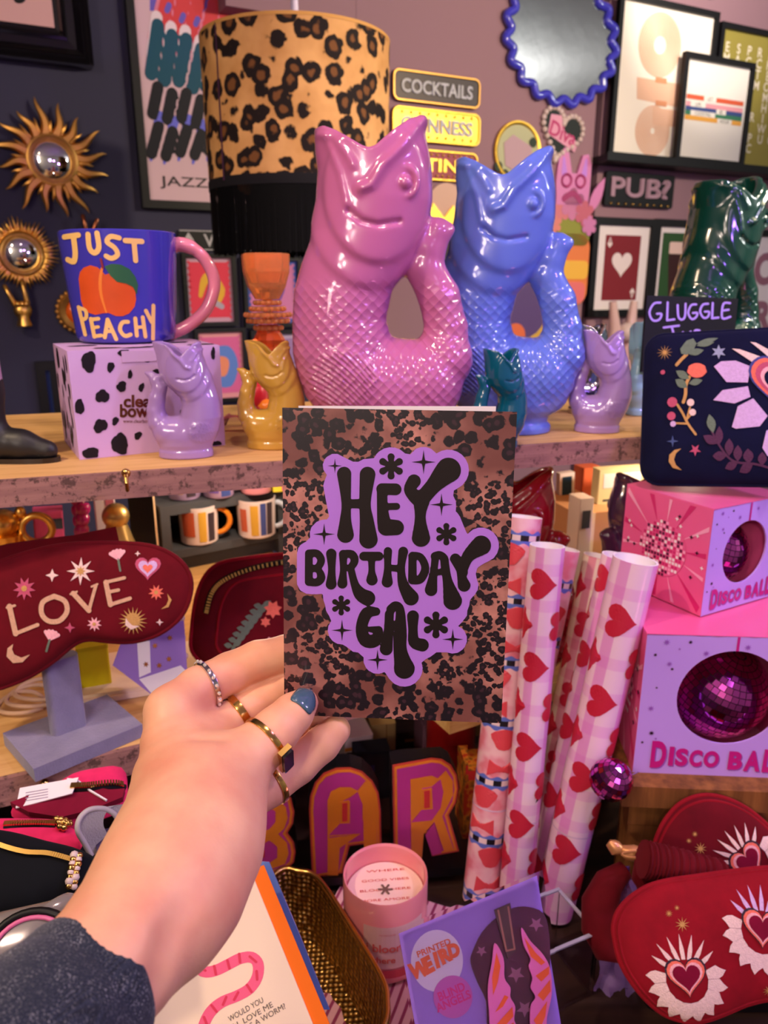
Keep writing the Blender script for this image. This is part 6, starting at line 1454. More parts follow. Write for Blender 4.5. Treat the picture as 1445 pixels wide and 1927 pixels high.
m_gin = gingham('pink_gingham', (244, 206, 226), (232, 158, 216), (226, 130, 210), 0); m_gin2 = gingham('cream_gingham', (240, 222, 206), (232, 160, 176), (214, 110, 140), 0)
m_flo = gingham('bow_paper', (246, 196, 206), (240, 170, 190), (232, 130, 150), 0, True); m_hrt = M('heart_red_print', (196, 34, 62), .35, coat=.2); m_bow = M('bow_red_print', (220, 70, 84), .4)
def roll(label, tx, ty, td, bx, by, bd, rpx, mat, shapes, sleeve=True):
    a, b = W(tx, ty, td), W(bx, by, bd); ax = (a-b); L = ax.length; r = rpx*td/FPX
    z = ax.normalized(); toC = (C0-(a+b)/2); y = -(toC-z*toC.dot(z)).normalized(); x = y.cross(z)
    mw = Matrix((x, y, z)).transposed().to_4x4(); mw.translation = b
    t = thing('wrapping_roll', label, 'wrapping paper', mw, 'rolls of wrapping paper'); MB().lathe([(r, 0), (r, L), (r*.9, L), (r*.9, L-.014), (0, L-.014)], 36, mfn=lambda i: 0 if i == 0 else 1).build('paper', [mat, m_white], t, 40)
    for k, (sh, zz, ang, w) in enumerate(shapes):
        if zz+w*.6 > L or zz < w*.6: continue
        if sh == 'heart': pts = heart(26, w, (0, 0), pi/2)
        elif sh == 'diamond': pts = [(0, -w*.62), (w*.45, 0), (0, w*.62), (-w*.45, 0)]
        elif sh == 'bow': pts = [(-w*.5, w*.35), (-w*.55, -w*.3), (0, -w*.08), (w*.55, -w*.3), (w*.5, w*.35), (0, w*.1)]
        else: pts = [(w*.5*cos(q)*(1+.2*sin(3*q)), w*.42*sin(q)) for q in [2*pi*i/16 for i in range(16)]]
        me = MB().fan((0, 0), pts); f = lambda v: Vector(((r+.0005+.00004*k)*sin(ang+v.x/r), -(r+.0005+.00004*k)*cos(ang+v.x/r), zz+v.y)); tmp = me
        big = MB(); N = len(pts)
        rings = [[(p[0]*s_, p[1]*s_) for p in pts] for s_ in (1, .75, .5, .25)]
        for j in range(3): big.add([(q[0], q[1], 0) for q in rings[j]+rings[j+1]], [(i, (i+1) % N, N+(i+1) % N, N+i) for i in range(N)])
        big.fan((0, 0), rings[3]); big.map(f).build({'heart': 'heart_print', 'diamond': 'diamond_print', 'bow': 'bow_print'}.get(sh, 'strawberry_print'), m_hrt if sh in ('heart', 'diamond') else m_bow, t, recalc=False)
    if sleeve: MB().lathe([(r*1.012, L*.26), (r*1.02, L*.262), (r*1.012, L*.264)], 36).build('tape_band', M('clear_band', (226, 190, 220), .15), t, 40)
    return t, L, r
def alt(L, n, w, ph=0, ang=0):
    out = []
    for k in range(n):
        zz = L-.03-ph-k*.080; out += [('heart', zz, ang, w), ('diamond', zz+.040, ang-1.15, w*.85), ('heart', zz+.040, ang+1.35, w*.95)]
    return out
roll('cream and rose heart roll behind the front pair of heart rolls', 1128, 1046, .825, 1014, 1592, .88, 30, m_gin2, alt(.4, 5, .030, .02, .1))
roll('lilac toned bow paper roll half hidden behind the left heart roll', 1062, 1032, .80, 938, 1620, .85, 29, m_flo, [('straw', .05+.06*k, .3, .022) for k in range(6)], False)
roll('bow and strawberry paper roll closest to the birthday card', 984, 972, .755, 904, 1690, .80, 36, m_flo, [('straw' if k % 2 else 'bow', .025+.031*k, (.35 if k % 4 < 2 else -.45), .026) for k in range(14)])
roll('pink gingham heart roll standing left of the front pair', 1030, 1026, .715, 968, 1700, .775, 33, m_gin, alt(.41, 6, .0315, .045, .0))
roll('slim pink heart roll right behind the front heart roll', 1163, 1046, .745, 1018, 1645, .83, 30, m_gin, alt(.40, 6, .030, .03, -.5))
roll('front pink heart roll with an open white end by the disco boxes', 1196, 1052, .70, 1040, 1712, .785, 42, m_gin, alt(.40, 6, .034, .048, .05))
tm, a_, b_ = quad(W(972, 1450, .742), W(1000, 1452, .742), W(972, 1530, .742))
t = thing('price_label', 'small black label with a white handwritten price between the rolls', 'label', tm); MB().prism([to_local(tm, *p) for p in ((974, 1440), (982, 1488), (1014, 1505), (990, 1530), (972, 1486))][::-1], -.001, 0).build('card', m_black, t)
q = to_local(tm, 991, 1496); MB().text('£2.25', .0075, q, .0005, rot=-1.15).build('lettering', m_white, t)
# clear acrylic bin
g0, g1 = ON(1125, 1755, ZC+.07), ON(1062, 1682, ZC+.07); g2 = ON(900, 1850, ZC+.07)
e1 = (g1-g0); e2 = (g2-g0); e1 = e1-e2.normalized()*e1.dot(e2.normalized()); yb_ = atan2(-e2.y, -e2.x)
bn = thing('acrylic_bin', 'clear acrylic bin edge in front of the wrapping rolls', 'bin', T(Vector((g0.x, g0.y, ZC)), yb_)); w_, d_ = .15, .055
for nm, c, s_ in (('front_wall', (-w_/2, 0, .036), (w_, .003, .068)), ('back_wall', (-w_/2, d_, .036), (w_, .003, .068)), ('side_wall', (-.0015, d_/2, .036), (.003, d_-.004, .068)), ('side_wall', (-w_+.0015, d_/2, .036), (.003, d_-.004, .068))): MB().box(c, s_).build(nm, m_glass, bn)
mrim = M('acrylic_edge', (170, 166, 190), .2)
for c, s_ in (((-w_/2, 0, .0708), (w_, .0032, .0014)), ((-w_/2, d_, .0708), (w_, .0032, .0014)), ((-.0015, d_/2, .0708), (.0032, d_-.004, .0014)), ((-w_+.0015, d_/2, .0708), (.0032, d_-.004, .0014))): MB().box(c, s_).build('polished_edge', mrim, bn)

# ---------------------------------------------------------------- BAR sign in its clear wrap
Z12 = zoomer(460, 1340, 3.01); dA = .84
AM, aw_, ah_ = quad(W(400, 1440, .768), W(880, 1400, .79), W(410, 1690, .806))
fa = lambda x, y: to_local(AM, *Z12(x, y))
m_bo = M('sign_red_edge', (190, 60, 46), .45); m_bor = M('sign_orange', (222, 132, 24), .45); m_bmg = M('sign_magenta', (190, 50, 140), .45); m_bline = M('sign_plum_line', (120, 40, 70), .5); m_bred = M('sign_red', (206, 44, 44), .45)
def arch(x0, x1, y0, y1, r, n=12, slope=0):
    """upright with a round top: drawing coordinates"""
    pts = [(x0, y1), (x0, y0+r)]; c = (x0+x1)/2; R = (x1-x0)/2
    pts += [(c-R*cos(pi*k/n), y0+r-r*sin(pi*k/n)) for k in range(1, n)]; return pts+[(x1, y0+r), (x1, y1)]
def layer(t, nm, pts, mat, z0, z1): MB().prism([fa(x, y) for x, y in pts][::-1], z0, z1).build(nm, mat, t)
def off(pts, o):
    c = (sum(p[0] for p in pts)/len(pts), sum(p[1] for p in pts)/len(pts)); out = []; n = len(pts)
    for i in range(n):
        a, b, d = Vector(pts[i-1]), Vector(pts[i]), Vector(pts[(i+1) % n]); e1, e2 = (b-a).normalized(), (d-b).normalized(); nn = Vector((-(e1.y+e2.y), e1.x+e2.x)); nn = nn.normalized() if nn.length > 1e-6 else Vector((-e1.y, e1.x)); k = max(.5, nn.dot(Vector((-e1.y, e1.x)))); q = b+nn*o/k; out.append((q.x, q.y))
    return out
bar = thing('letter_sign', 'BAR letter sign in orange and magenta inside clear wrapping', 'sign', AM)
def letter(nm, outline, bands):
    l0 = MB().prism([fa(x, y) for x, y in outline][::-1], -.020, 0).build(nm, m_black, bar)
    for j, (o, mt) in enumerate(((6, m_bo), (16, m_bor), (30, m_bo if nm == 'x' else m_bmg))):
        MB().prism([fa(x, y) for x, y in off(outline, o)][::-1], .0002+.0006*j, .0006+.0006*j).build('outline_layer', mt, l0)
    for k, (pts, mt) in enumerate(bands): MB().prism([fa(x, y) for x, y in pts][::-1], .0019+.0004*k, .0024+.0004*k).build('colour_panel', mt, l0)
    return l0
oA = [(378, 955), (360, 560), (366, 480), (395, 400), (445, 345), (520, 316), (600, 312), (670, 335), (730, 390), (765, 460), (778, 560), (785, 900), (690, 912), (680, 760), (600, 770), (560, 925), (470, 940)]
letter('letter_a', oA, [
  ([(470, 925), (470, 500), (490, 450), (540, 425), (600, 425), (640, 445), (690, 385), (735, 450), (748, 560), (752, 890), (680, 900), (672, 600), (655, 690), (480, 705), (480, 715), (655, 690), (540, 770), (530, 925)], m_bor),
  ([(478, 695), (538, 632), (545, 520), (560, 500), (600, 480), (640, 450), (668, 520), (668, 650), (655, 685)], m_bmg), ([(540, 628), (540, 505), (590, 495), (597, 505), (597, 625)], m_bor), ([(553, 615), (553, 512), (582, 508), (582, 612)], m_bred)])
oR = [(842, 860), (833, 300), (1060, 258), (1120, 265), (1175, 300), (1210, 360), (1220, 440), (1205, 520), (1165, 590), (1225, 800), (1130, 818), (1060, 830), (1020, 690), (1010, 840), (930, 850)]
letter('letter_r', oR, [
  ([(945, 835), (940, 380), (1060, 360), (1095, 375), (1140, 330), (1180, 390), (1180, 470), (1120, 590), (1185, 780), (1130, 790), (1075, 620), (1015, 690), (1005, 830)], m_bor),
  ([(945, 622), (1000, 555), (1005, 430), (1060, 420), (1110, 380), (1125, 450), (1110, 540), (1060, 610)], m_bmg), ([(1000, 550), (1002, 435), (1060, 425), (1066, 545)], m_bor), ([(1016, 540), (1016, 442), (1048, 438), (1048, 536)], m_bred), ([(1022, 690), (1070, 625), (1115, 790), (1062, 806)], m_bmg)])
oB = [(-120, 960), (-140, 480), (160, 440), (230, 450), (270, 490), (288, 570), (280, 640), (250, 690), (285, 740), (295, 800), (285, 860), (240, 905), (160, 925)]
letter('letter_b', oB, [([(-60, 920), (-70, 520), (150, 490), (200, 500), (235, 540), (245, 600), (225, 660), (190, 690), (240, 740), (250, 800), (230, 860), (160, 885)], m_bor), ([(-20, 640), (-25, 560), (130, 535), (175, 560), (175, 620), (140, 660), (40, 690)], m_bmg), ([(20, 860), (30, 790), (140, 725), (185, 760), (185, 820), (140, 850)], m_bmg), ([(60, 600), (60, 575), (105, 570), (105, 600)], m_bred), ([(60, 820), (60, 785), (115, 775), (115, 815)], m_bred)])
MB().prism([fa(x, y) for x, y in ((-150, 985), (1260, 870), (1262, 905), (-148, 1022))][::-1], -.05, .004).build('base', m_black, bar)
MB().flat([fa(x, y) for x, y in ((-160, 980), (1270, 860), (1250, 150), (-150, 240))][::-1], .012).build('clear_wrap', m_glass, bar)
# clutter behind the sign, on the table
def onctr(label, x0, x1, ytop, d, dpt, mat, yaw=.2, name='box', cat='box', face=None): return packet(label, x0, x1, ytop, d, dpt, mat, 0, yaw, ZC, cat, name, face)
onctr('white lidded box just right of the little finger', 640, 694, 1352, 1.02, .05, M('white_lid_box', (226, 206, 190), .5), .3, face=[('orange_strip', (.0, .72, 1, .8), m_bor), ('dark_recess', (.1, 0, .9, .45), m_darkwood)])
onctr('cream carton standing behind the BAR sign', 692, 738, 1330, 1.05, .05, M('aged_cream', (170, 140, 90), .6), .2, face=[('seam', (.6, 0, .63, 1), m_oak)])
onctr('dull violet carton standing behind the BAR sign', 786, 822, 1330, 1.05, .05, M('dull_violet', (134, 92, 110), .6), .2, face=[('seam', (.5, 0, .53, 1), m_plum if False else th_plum)])
onctr('dark brown gift bag standing behind the letters A and R', 736, 790, 1350, 1.10, .06, m_darkwood, .2, 'gift_bag', 'bag', face=[('label', (.3, .3, .7, .5), m_oak)])
onctr('black gift bag behind the letter A', 668, 735, 1395, .96, .05, m_dark, .2, 'gift_bag', 'bag', face=[('label', (.2, .6, .5, .75), M('navy_label', (36, 40, 80), .5))])
onctr('brown gift bag behind the letter R', 820, 900, 1345, 1.12, .06, m_oak, .2, 'gift_bag', 'bag', face=[('label', (.3, .3, .7, .5), m_darkwood)])
m_or = M('orange_pattern', (206, 110, 44), .5); t = NT(m_or); t.base(t.ramp(t.noise(t.obj(), 70, 2), [(.40, lin((180, 50, 30))), (.5, lin((216, 130, 40))), (.62, lin((110, 70, 30)))]))
onctr('orange and red patterned paper bag right of the letter R', 868, 906, 1400, .90, .04, m_or, .1, 'paper_bag', 'bag', face=[('red_flap', (0, .88, 1, 1), m_bred)])
p = stand_at(845, .97, ZC); t = thing('red_cap', 'red dome lid behind the letter R', 'lid', T(p)); MB().lathe([(0, .0), (.03, 0), (.03, .12), (.026, .15), (.01, .165), (0, .166)], 24).build('dome', M('red_plastic', (170, 26, 24), .3), t, 50); MB().ball((0, 0, .168), .006, 10, 8).build('knob', m_black, t, 60)

# ---------------------------------------------------------------- candle, cloth, gold tray, cards, purple print
m_str = M('striped_cloth', (214, 140, 160), .85); t = NT(m_str); s = t.n('SeparateXYZ'); t.l(t.obj(), s.inputs[0]); sn = t.math('SINE', t.math('MULTIPLY', s.outputs[0], 700)); t.base(t.mix(t.ramp(sn, [(.45, (0, 0, 0, 1)), (.6, (1, 1, 1, 1))]), lin((226, 170, 176)), lin((150, 60, 92))))
p = ON(735, 1860, ZC+.001); t = thing('striped_cloth', 'pink striped cloth under the candle on the table', 'cloth', T(p, -.35)); mb = MB(); n = 14
for j in range(n):
    for i in range(n): u, v = -.09+.18*i/(n-1), -.13+.24*j/(n-1); mb.v.append((u, v, .0025+.0018*sin(u*80+v*30)+.0012*sin(v*90)))
for j in range(n-1):
    for i in range(n-1): mb.f.append((j*n+i, j*n+i+1, (j+1)*n+i+1, (j+1)*n+i)); mb.m.append(0)
mb.build('cloth', m_str, t, 60)
ct = ON(725, 1642, ZC+.098); kd = dep(ct)/FPX; R_ = 80*kd; HC = .092; cn = thing('candle', 'pink glass candle with a printed paper disc on top', 'candle', T(Vector((ct.x, ct.y, ZC+.006)), facing(ct)))
m_pg = M('pink_glass', (236, 142, 150), .16, coat=.5, trans=.0, sss=.0)
MB().lathe([(0, 0), (R_*.9, 0), (R_*.97, .004), (R_, .012), (R_, HC-.002), (R_*.985, HC), (R_*.94, HC-.002), (R_*.93, HC-.022), (0, HC-.022)], 56).build('jar', m_pg, cn, 40)
MB().lathe([(0, HC-.0195), (R_*.91, HC-.0195), (R_*.91, HC-.0215)], 48).build('paper_disc', M('blush_paper', (250, 214, 200), .6), cn, 30)
mred = M('coral_ink', (216, 90, 84), .5); tx = MB()
for k in range(5):
    yy = (-.62+.31*k)*R_; tx.text(('GOOD VIBES ', 'MORE AMORE', 'BLOOM HERE', 'GOOD VIBES', 'WHERE')[k], .0028, (.0, yy), HC-.0190, rot=.10, fit=R_*1.5*sqrt(1-(yy/R_)**2)*.8)
tx.build('lettering', mred, cn, recalc=False)
b = MB()
for k in range(3): b.stroke([(-.006*cos(k*1.05), -.006*sin(k*1.05)), (.006*cos(k*1.05), .006*sin(k*1.05))], .0011, HC-.0188, 0, 1)
b.build('star_cut', M('dark_wick', (120, 90, 80), .6), cn, recalc=False)
def oncan(lift): return lambda v: Vector(((R_+lift)*sin(v.x/R_), -(R_+lift)*cos(v.x/R_), v.y))
lb = MB(); n = 14
for i in range(n):
    x0, x1 = -.020+.058*i/n, -.020+.058*(i+1)/n; lb.flat([(x0, .022), (x1, .022), (x1, .068), (x0, .068)])
lb.map(oncan(.0005)).build('label', M('label_paper', (226, 180, 178), .5), cn, recalc=False); lb = MB()
for i in range(n):
    x0, x1 = -.020+.058*i/n, -.020+.058*(i+1)/n; lb.flat([(x0, .011), (x1, .011), (x1, .020), (x0, .020)])
lb.map(oncan(.0005)).build('red_band', M('coral_band', (206, 70, 84), .5), cn, recalc=False)
MB().text('i bloom', .0085, (.0005, .045), 0, bold=.02).text('where', .0068, (-.003, .032), 0, bold=.02).text('soy wax candle', .0022, (.002, .060), 0).map(oncan(.0010)).build('label_lettering', mred, cn, recalc=False)
# gold woven tray
ZT_ = ZC+.075; rimp = [ON(x, y, ZT_) for x, y in ((520, 1644), (560, 1640), (600, 1656), (660, 1745), (716, 1838), (728, 1885), (716, 1950), (600, 2140), (470, 2100), (380, 1900), (430, 1740))]
tc = sum(rimp, Vector())/len(rimp); tr_ = thing('gold_tray', 'gold woven metal basket tray holding the greeting cards', 'tray', T(Vector((tc.x, tc.y, ZC)))); rp = spline([(p.x-tc.x, p.y-tc.y) for p in rimp], 6, True); n = len(rp)
m_weave = M('woven_gold', (190, 146, 70), .28, 1); t = NT(m_weave); v = t.vor(t.obj(), 210, .25).outputs['Distance']; t.bump(v, .9, .004); t.base(t.mix(t.ramp(v, [(.2, (0, 0, 0, 1)), (.55, (1, 1, 1, 1))]), lin((232, 192, 110)), lin((140, 106, 60))))
mb = MB(); lev = [(1.0, .075), (.97, .05), (.93, .025), (.88, .006), (.5, .004), (.1, .004)]
for s_, z in lev: mb.v += [(p.x*s_, p.y*s_, z) for p in rp]
for j in range(len(lev)-1):
    for i in range(n): mb.f.append((j*n+i, j*n+(i+1) % n, (j+1)*n+(i+1) % n, (j+1)*n+i)); mb.m.append(0)
mb.build('woven_body', m_weave, tr_, 60, recalc=False); MB().tube([(p.x, p.y, .076) for p in rp], .0026, 8, True).build('rim', m_brass, tr_, 60)
MB().tube([(p.x*1.012, p.y*1.012, .070) for p in rp], .0014, 6, True).build('rim_wire', m_brass, tr_, 60)
# worm card in its orange envelope
WTR, WTL, WBR = W(496, 1628, .545), W(196, 1738, .545), W(640, 1978, .505)
OM, ow, oh = quad(WTL, WTR, WTL+(WBR-WTR))
ev = thing('greeting_card', 'cream pink worm card in an orange envelope standing in the gold tray', 'card', OM); fo = lambda x, y: to_local(OM, x, y); Z11 = zoomer(280, 1560, 2.779); fz = lambda x, y: fo(*Z11(x, y))
MB().prism([fo(*p) for p in ((196, 1738), (496, 1628), (712, 2150), (376, 2270))][::-1], -.0010, 0).build('envelope', M('orange_envelope', (240, 112, 14), .6), ev)
MB().prism([fo(*p) for p in ((196, 1765), (479, 1655), (680, 2150), (366, 2262))][::-1], .0002, .0012).build('card_front', m_cream, ev)
m_worm = M('worm_pink', (236, 92, 132), .5); wp = [(235, 690), (285, 742), (350, 738), (420, 705), (480, 675), (540, 668), (574, 702), (570, 770), (530, 832), (460, 872), (390, 900), (330, 948), (292, 1020), (285, 1100)]
MB().stroke(wp, 29, .0014).map(lambda v: Vector(fz(v.x, v.y)+(v.z,))).build('worm', m_worm, ev, recalc=False)
MB().stroke([(380, 535), (404, 518)], 24, .0014).map(lambda v: Vector(fz(v.x, v.y)+(v.z,))).build('worm_head', m_worm, ev, recalc=False)
m_seg = M('worm_band', (214, 50, 84), .5); b = MB()
for (x, y), a in (((282, 725), -.6), ((350, 735), .2), ((420, 705), .25), ((478, 672), .1), ((548, 678), -.7), ((568, 762), -1.5), ((528, 830), -1.0), ((460, 870), -.5), ((400, 895), -.4), ((345, 935), -.9), ((300, 1000), -1.2)):
    a += pi/2 if abs(a) < .55 else 0; dx, dy = sin(a+pi/2), cos(a+pi/2)
    b.stroke([(x-24*sin(a), y-24*cos(a)) if False else (x-22*cos(a), y+22*sin(a)), (x+22*cos(a), y-22*sin(a))], 6.5, .0017, 0, 1)
b.map(lambda v: Vector(fz(v.x, v.y)+(v.z,))).build('worm_segment_bands', m_seg, ev, recalc=False)
tx = MB(); q0, q1 = Vector(fz(420, 990)), Vector(fz(600, 885)); rot = atan2(q1.y-q0.y, q1.x-q0.x)
for k, (s_, x, y) in enumerate((('WOULD YOU', 510, 938), ('STILL LOVE ME', 540, 975), ('AS A WORM?', 625, 958))):
    x, y = ((510, 940), (522, 986), (612, 980))[k]; tx.text(s_, .0034, fz(x, y), .0016, rot=rot, fit=(.026, .037, .030)[k])
tx.build('lettering', M('pencil_grey', (110, 96, 92), .7), ev, recalc=False)
bc, q1_, q2_ = quad(W(380, 1640, .57), W(508, 1622, .57), W(380+70, 1900, .54)); t = thing('blue_card', 'blue wrapped card standing right behind the orange envelope', 'card', bc); MB().prism([to_local(bc, *p) for p in ((440, 1618), (506, 1622), (560, 1750), (620, 1900), (520, 1900))][::-1], -.0016, 0).build('card', M('cornflower_card', (92, 124, 190), .3, coat=.4), t)
MB().flat([to_local(bc, *p) for p in ((452, 1634), (490, 1624), (493, 1634), (455, 1648))][::-1], .0004).build('sandy_stripe', M('sandy_ink', (170, 140, 110), .5), t)
MB().flat([to_local(bc, *p) for p in ((440, 1642), (462, 1632), (466, 1642), (446, 1652))][::-1], .0006).build('red_corner', m_bred, t)
# purple art print in its sleeve
VM, vw, vh = quad(W(750, 1757, .57), W(1010, 1648, .60), W(792, 1960, .535)); fv = lambda x, y: to_local(VM, x, y); Z13 = zoomer(640, 1560, 2.779); fq = lambda x, y: fv(*Z13(x, y))
vp = thing('art_print', 'purple backed art print with winged mask design in a clear sleeve', 'print', VM); MB().prism([fv(*p) for p in ((750, 1757), (1010, 1648), (1092, 2160), (822, 2160))][::-1], -.0012, 0).build('backing_card', M('violet_card', (140, 100, 200), .4, coat=.5), vp)
cir = lambda x, y, rx, ry, n=36: [fq(x+rx*cos(2*pi*k/n), y+ry*sin(2*pi*k/n)) for k in range(n)]
MB().flat(cir(505, 690, 136, 162)[::-1], .0004).build('white_sticker', M('lilac_white', (206, 184, 226), .4), vp); MB().flat(cir(588, 878, 102, 112)[::-1], .0007).build('pink_sticker', M('orchid_pink', (176, 80, 170), .4), vp)
mor = M('rust_lettering', (206, 84, 50), .4); q0, q1 = Vector(fq(400, 665)), Vector(fq(580, 590)); rt = atan2(q1.y-q0.y, q1.x-q0.x); tx = MB().text('PRINTED', .0040, fq(488, 622), .0009, rot=rt, fit=.0265, bold=.02)
for k, chx in enumerate('WEIRD'): tx.text(chx, .0112-.0006*abs(k-1), fq(412+45*k, 736-25*k), .0009+.0001*k, rot=rt+(.08 if k % 2 else -.08), bold=.07)
tx.build('lettering', mor, vp, recalc=False); MB().text('BLIND', .0055, fq(580, 850), .0010, rot=rt, bold=.03).text('ANGELS', .0055, fq(590, 900), .0010, rot=rt, bold=.03).build('sticker_lettering', M('deep_pink_lettering', (190, 30, 120), .4), vp, recalc=False)
dk = M('dark_glitter', (70, 14, 40), .35, coat=.4, var=140)
MB().prism([fq(x, y) for x, y in spline([(690, 640), (740, 540), (820, 460), (900, 415), (980, 410), (1060, 445), (1088, 560), (1092, 760), (1060, 900), (1040, 1060), (790, 1060), (760, 900), (715, 800), (680, 700)], 3, True)][::-1], .0002, .0022).build('dark_plaque', dk, vp)
MB().prism([fq(*p) for p in ((800, 425), (882, 390), (888, 420), (880, 450), (912, 640), (870, 680), (812, 470))][::-1], .0023, .0040).build('chest_strip', M('dark_brown_card', (70, 40, 44), .4), vp); MB().stroke([(820, 430), (862, 640), (905, 630), (872, 412)], 5, .0042, 0, 1, False).map(lambda v: Vector(fq(v.x, v.y)+(v.z,))).build('strip_edge', M('copper_line', (150, 96, 84), .4), vp, recalc=False)
mwp = M('wing_pink', (232, 110, 190), .4); mwo = M('wing_orange', (232, 90, 30), .4)
def wing(out, ins):
    w = MB().prism([fq(x, y) for x, y in spline(out, 4, True)][::-1], .0042, .0062).build('wing', mwp, vp)
    for s_ in ins: MB().prism([fq(x, y) for x, y in s_][::-1], .0063, .0066).build('feather', mwo, w)
wing([(800, 600), (845, 680), (850, 780), (880, 830), (880, 880), (905, 930), (900, 1000), (920, 1060), (790, 1060), (770, 950), (765, 820), (785, 700)], [[(808, 650), (828, 720), (815, 800), (790, 870), (785, 780)], [(800, 960), (850, 870), (870, 880), (840, 930)], [(800, 1030), (890, 930), (895, 980), (860, 1020)], [(830, 1058), (895, 1010), (905, 1050), (880, 1060)]])
wing([(938, 520), (985, 590), (1050, 660), (1088, 740), (1095, 860), (1070, 980), (1060, 1060), (990, 1060), (985, 930), (1010, 880), (985, 830), (995, 780), (975, 720), (985, 680), (950, 610)], [[(952, 570), (1010, 650), (1060, 700), (1040, 715), (985, 670)], [(1010, 770), (1080, 720), (1080, 760), (1040, 800)], [(1020, 870), (1085, 790), (1088, 850), (1050, 900)], [(1000, 1000), (1070, 900), (1060, 980), (1030, 1050)]])
for (x, y), r in (((915, 760), 46), ((1020, 500), 40), ((735, 640), 30), ((960, 940), 46)): MB().flat([fq(px, py) for px, py in star(5, r, r*.45, (x, y))][::-1], .0024).build('glitter_star', M('mauve_glitter_%d' % x, (140, 84, 116), .3, coat=.5, var=200), vp)
MB().flat([fv(*p) for p in ((744, 1750), (1016, 1640), (1100, 2170), (814, 2170))][::-1], .0075).build('clear_sleeve', m_glass, vp)

# ---------------------------------------------------------------- red eye masks at the lower right
Z6 = zoomer(1040, 1440, 3.568)
def red_mask(label, outl, d0, hearts, extra, dtop=0, z=Z6):
    mm, a, b = quad(W(1160, 1640, d0+dtop), W(1600, 1600, d0+dtop-.01), W(1180, 1920, d0)); f = lambda x, y: to_local(mm, *z(x, y)); o = [(p.x, p.y) for p in spline([f(x, y) for x, y in outl][::-1], 4, True)]
    t = thing('eye_mask', label, 'eye mask', mm, 'red heart eye masks'); pb_, hg = pillow(o, .012); pb_.build('pad', m_redlight if dtop == .03 else m_red, t, 60); MB().tube([(x, y, 0) for x, y in o], .0022, 8, True).build('piping', m_redlight, t, 60)  # front pad takes the lighter red: its stronger lighting put into the colour
    MB().tube([(x*.965, y*.965, hg(x*.965, y*.965)-.0012) for x, y in o], .0016, 6, True).build('inner_seam', m_redlight, t, 60)
    for (c, r, ro, rm) in hearts:
        c2, e_ = f(*c), f(c[0]+r, c[1]); s_ = sqrt((e_[0]-c2[0])**2+(e_[1]-c2[1])**2); sacred_heart(t, hg, c2, s_, ro, None, 7, rm)
    for (x, y), r in extra: fab('gold_spark', star(10, r, r*.25, (x, y)), th_gold, t, hg, .0009, f)
    return t
oMB = [(418, 1180), (408, 1080), (440, 980), (520, 890), (640, 815), (780, 775), (950, 750), (1200, 715), (1450, 690), (1700, 700), (1850, 800), (1880, 1000), (1820, 1250), (1700, 1450), (1560, 1560), (1440, 1570), (1300, 1605), (1150, 1668), (1010, 1715), (880, 1715), (740, 1665), (620, 1565), (520, 1440), (450, 1310)]
oMA = [(690, 560), (700, 480), (760, 360), (860, 255), (1000, 203), (1150, 220), (1300, 290), (1430, 395), (1540, 520), (1560, 700), (1450, 900), (1200, 960), (900, 900), (740, 760)]
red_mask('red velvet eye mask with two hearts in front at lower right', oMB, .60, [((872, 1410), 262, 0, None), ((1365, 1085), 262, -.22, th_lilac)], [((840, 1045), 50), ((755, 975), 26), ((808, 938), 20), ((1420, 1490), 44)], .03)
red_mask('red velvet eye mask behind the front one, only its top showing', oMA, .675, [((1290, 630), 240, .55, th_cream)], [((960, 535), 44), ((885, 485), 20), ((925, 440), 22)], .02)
p = W(1370, 1760, .700); t = thing('display_stand', 'black display stand holding up the red eye masks', 'stand', T(Vector((p.x, p.y, ZC)), 0)); MB().prism(rrect(.16, .07, .01, 3), 0, .008).build('base', m_black, t); MB().box((0, 0, (p.z-ZC)/2+.02), (.05, .014, p.z-ZC+.03)).build('post', m_black, t); MB().box((0, -.03, p.z-ZC), (.12, .05, .008)).build('arm', m_black, t)
# ruched strap, third mask edge, cellophane and gold tie
t = thing('eye_mask', 'third red velvet eye mask, only a rounded edge showing at left of the pair', 'eye mask', Matrix.Translation(W(1150, 1720, .69)), 'red heart eye masks'); org = W(1150, 1720, .69)
MB().tube([W(*p)-org for p in ((1176, 1636, .70), (1146, 1660, .695), (1128, 1700, .69), (1128, 1750, .685), (1142, 1785, .68), (1170, 1800, .68))], [.008, .013, .016, .016, .013, .006], 14).build('rolled_edge', m_red, t, 60)
MB().tube([W(*p)-org for p in ((1210, 1600, .675), (1214, 1650, .672), (1230, 1680, .672))], [.006, .012, .010], 12).build('back_pad', m_red, t, 60)
t = thing('ruched_strap', 'dark red ruched elastic strap across the hidden mask', 'strap', Matrix.Translation(W(1280, 1620, .648))); org = W(1280, 1620, .648); rp_ = [(1208, 1600), (1225, 1604), (1245, 1608), (1270, 1614), (1300, 1622), (1330, 1630), (1360, 1638)]
pts_ = spline([tuple(W(x, y+16, .652)-org) for x, y in rp_], 8); MB().tube(pts_, [(.0150+.0012*sin(i*2.4))*(.6 if i in (0, len(pts_)-1) else 1) for i in range(len(pts_))], 12).map(lambda v: v).build('ruching', m_red, t, 60)
t = thing('ribbon_tie', 'gold ribbon tie beside the red masks', 'ribbon', Matrix.Translation(W(1185, 1598, .69))); org = W(1185, 1598, .69); m_cop = M('copper_ribbon', (214, 150, 96), .35, .5)
MB().tube([W(*p)-org for p in ((1214, 1602, .685), (1196, 1606, .686), (1180, 1604, .688), (1168, 1598, .69))], [.003, .0075, .0065, .004], 10).build('knot', m_cop, t, 60); MB().tube([W(*p)-org for p in ((1170, 1600, .69), (1158, 1596, .69), (1149, 1586, .692), (1150, 1584, .694))], [.004, .007, .005, .002], 10).build('tail', m_cop, t, 60)
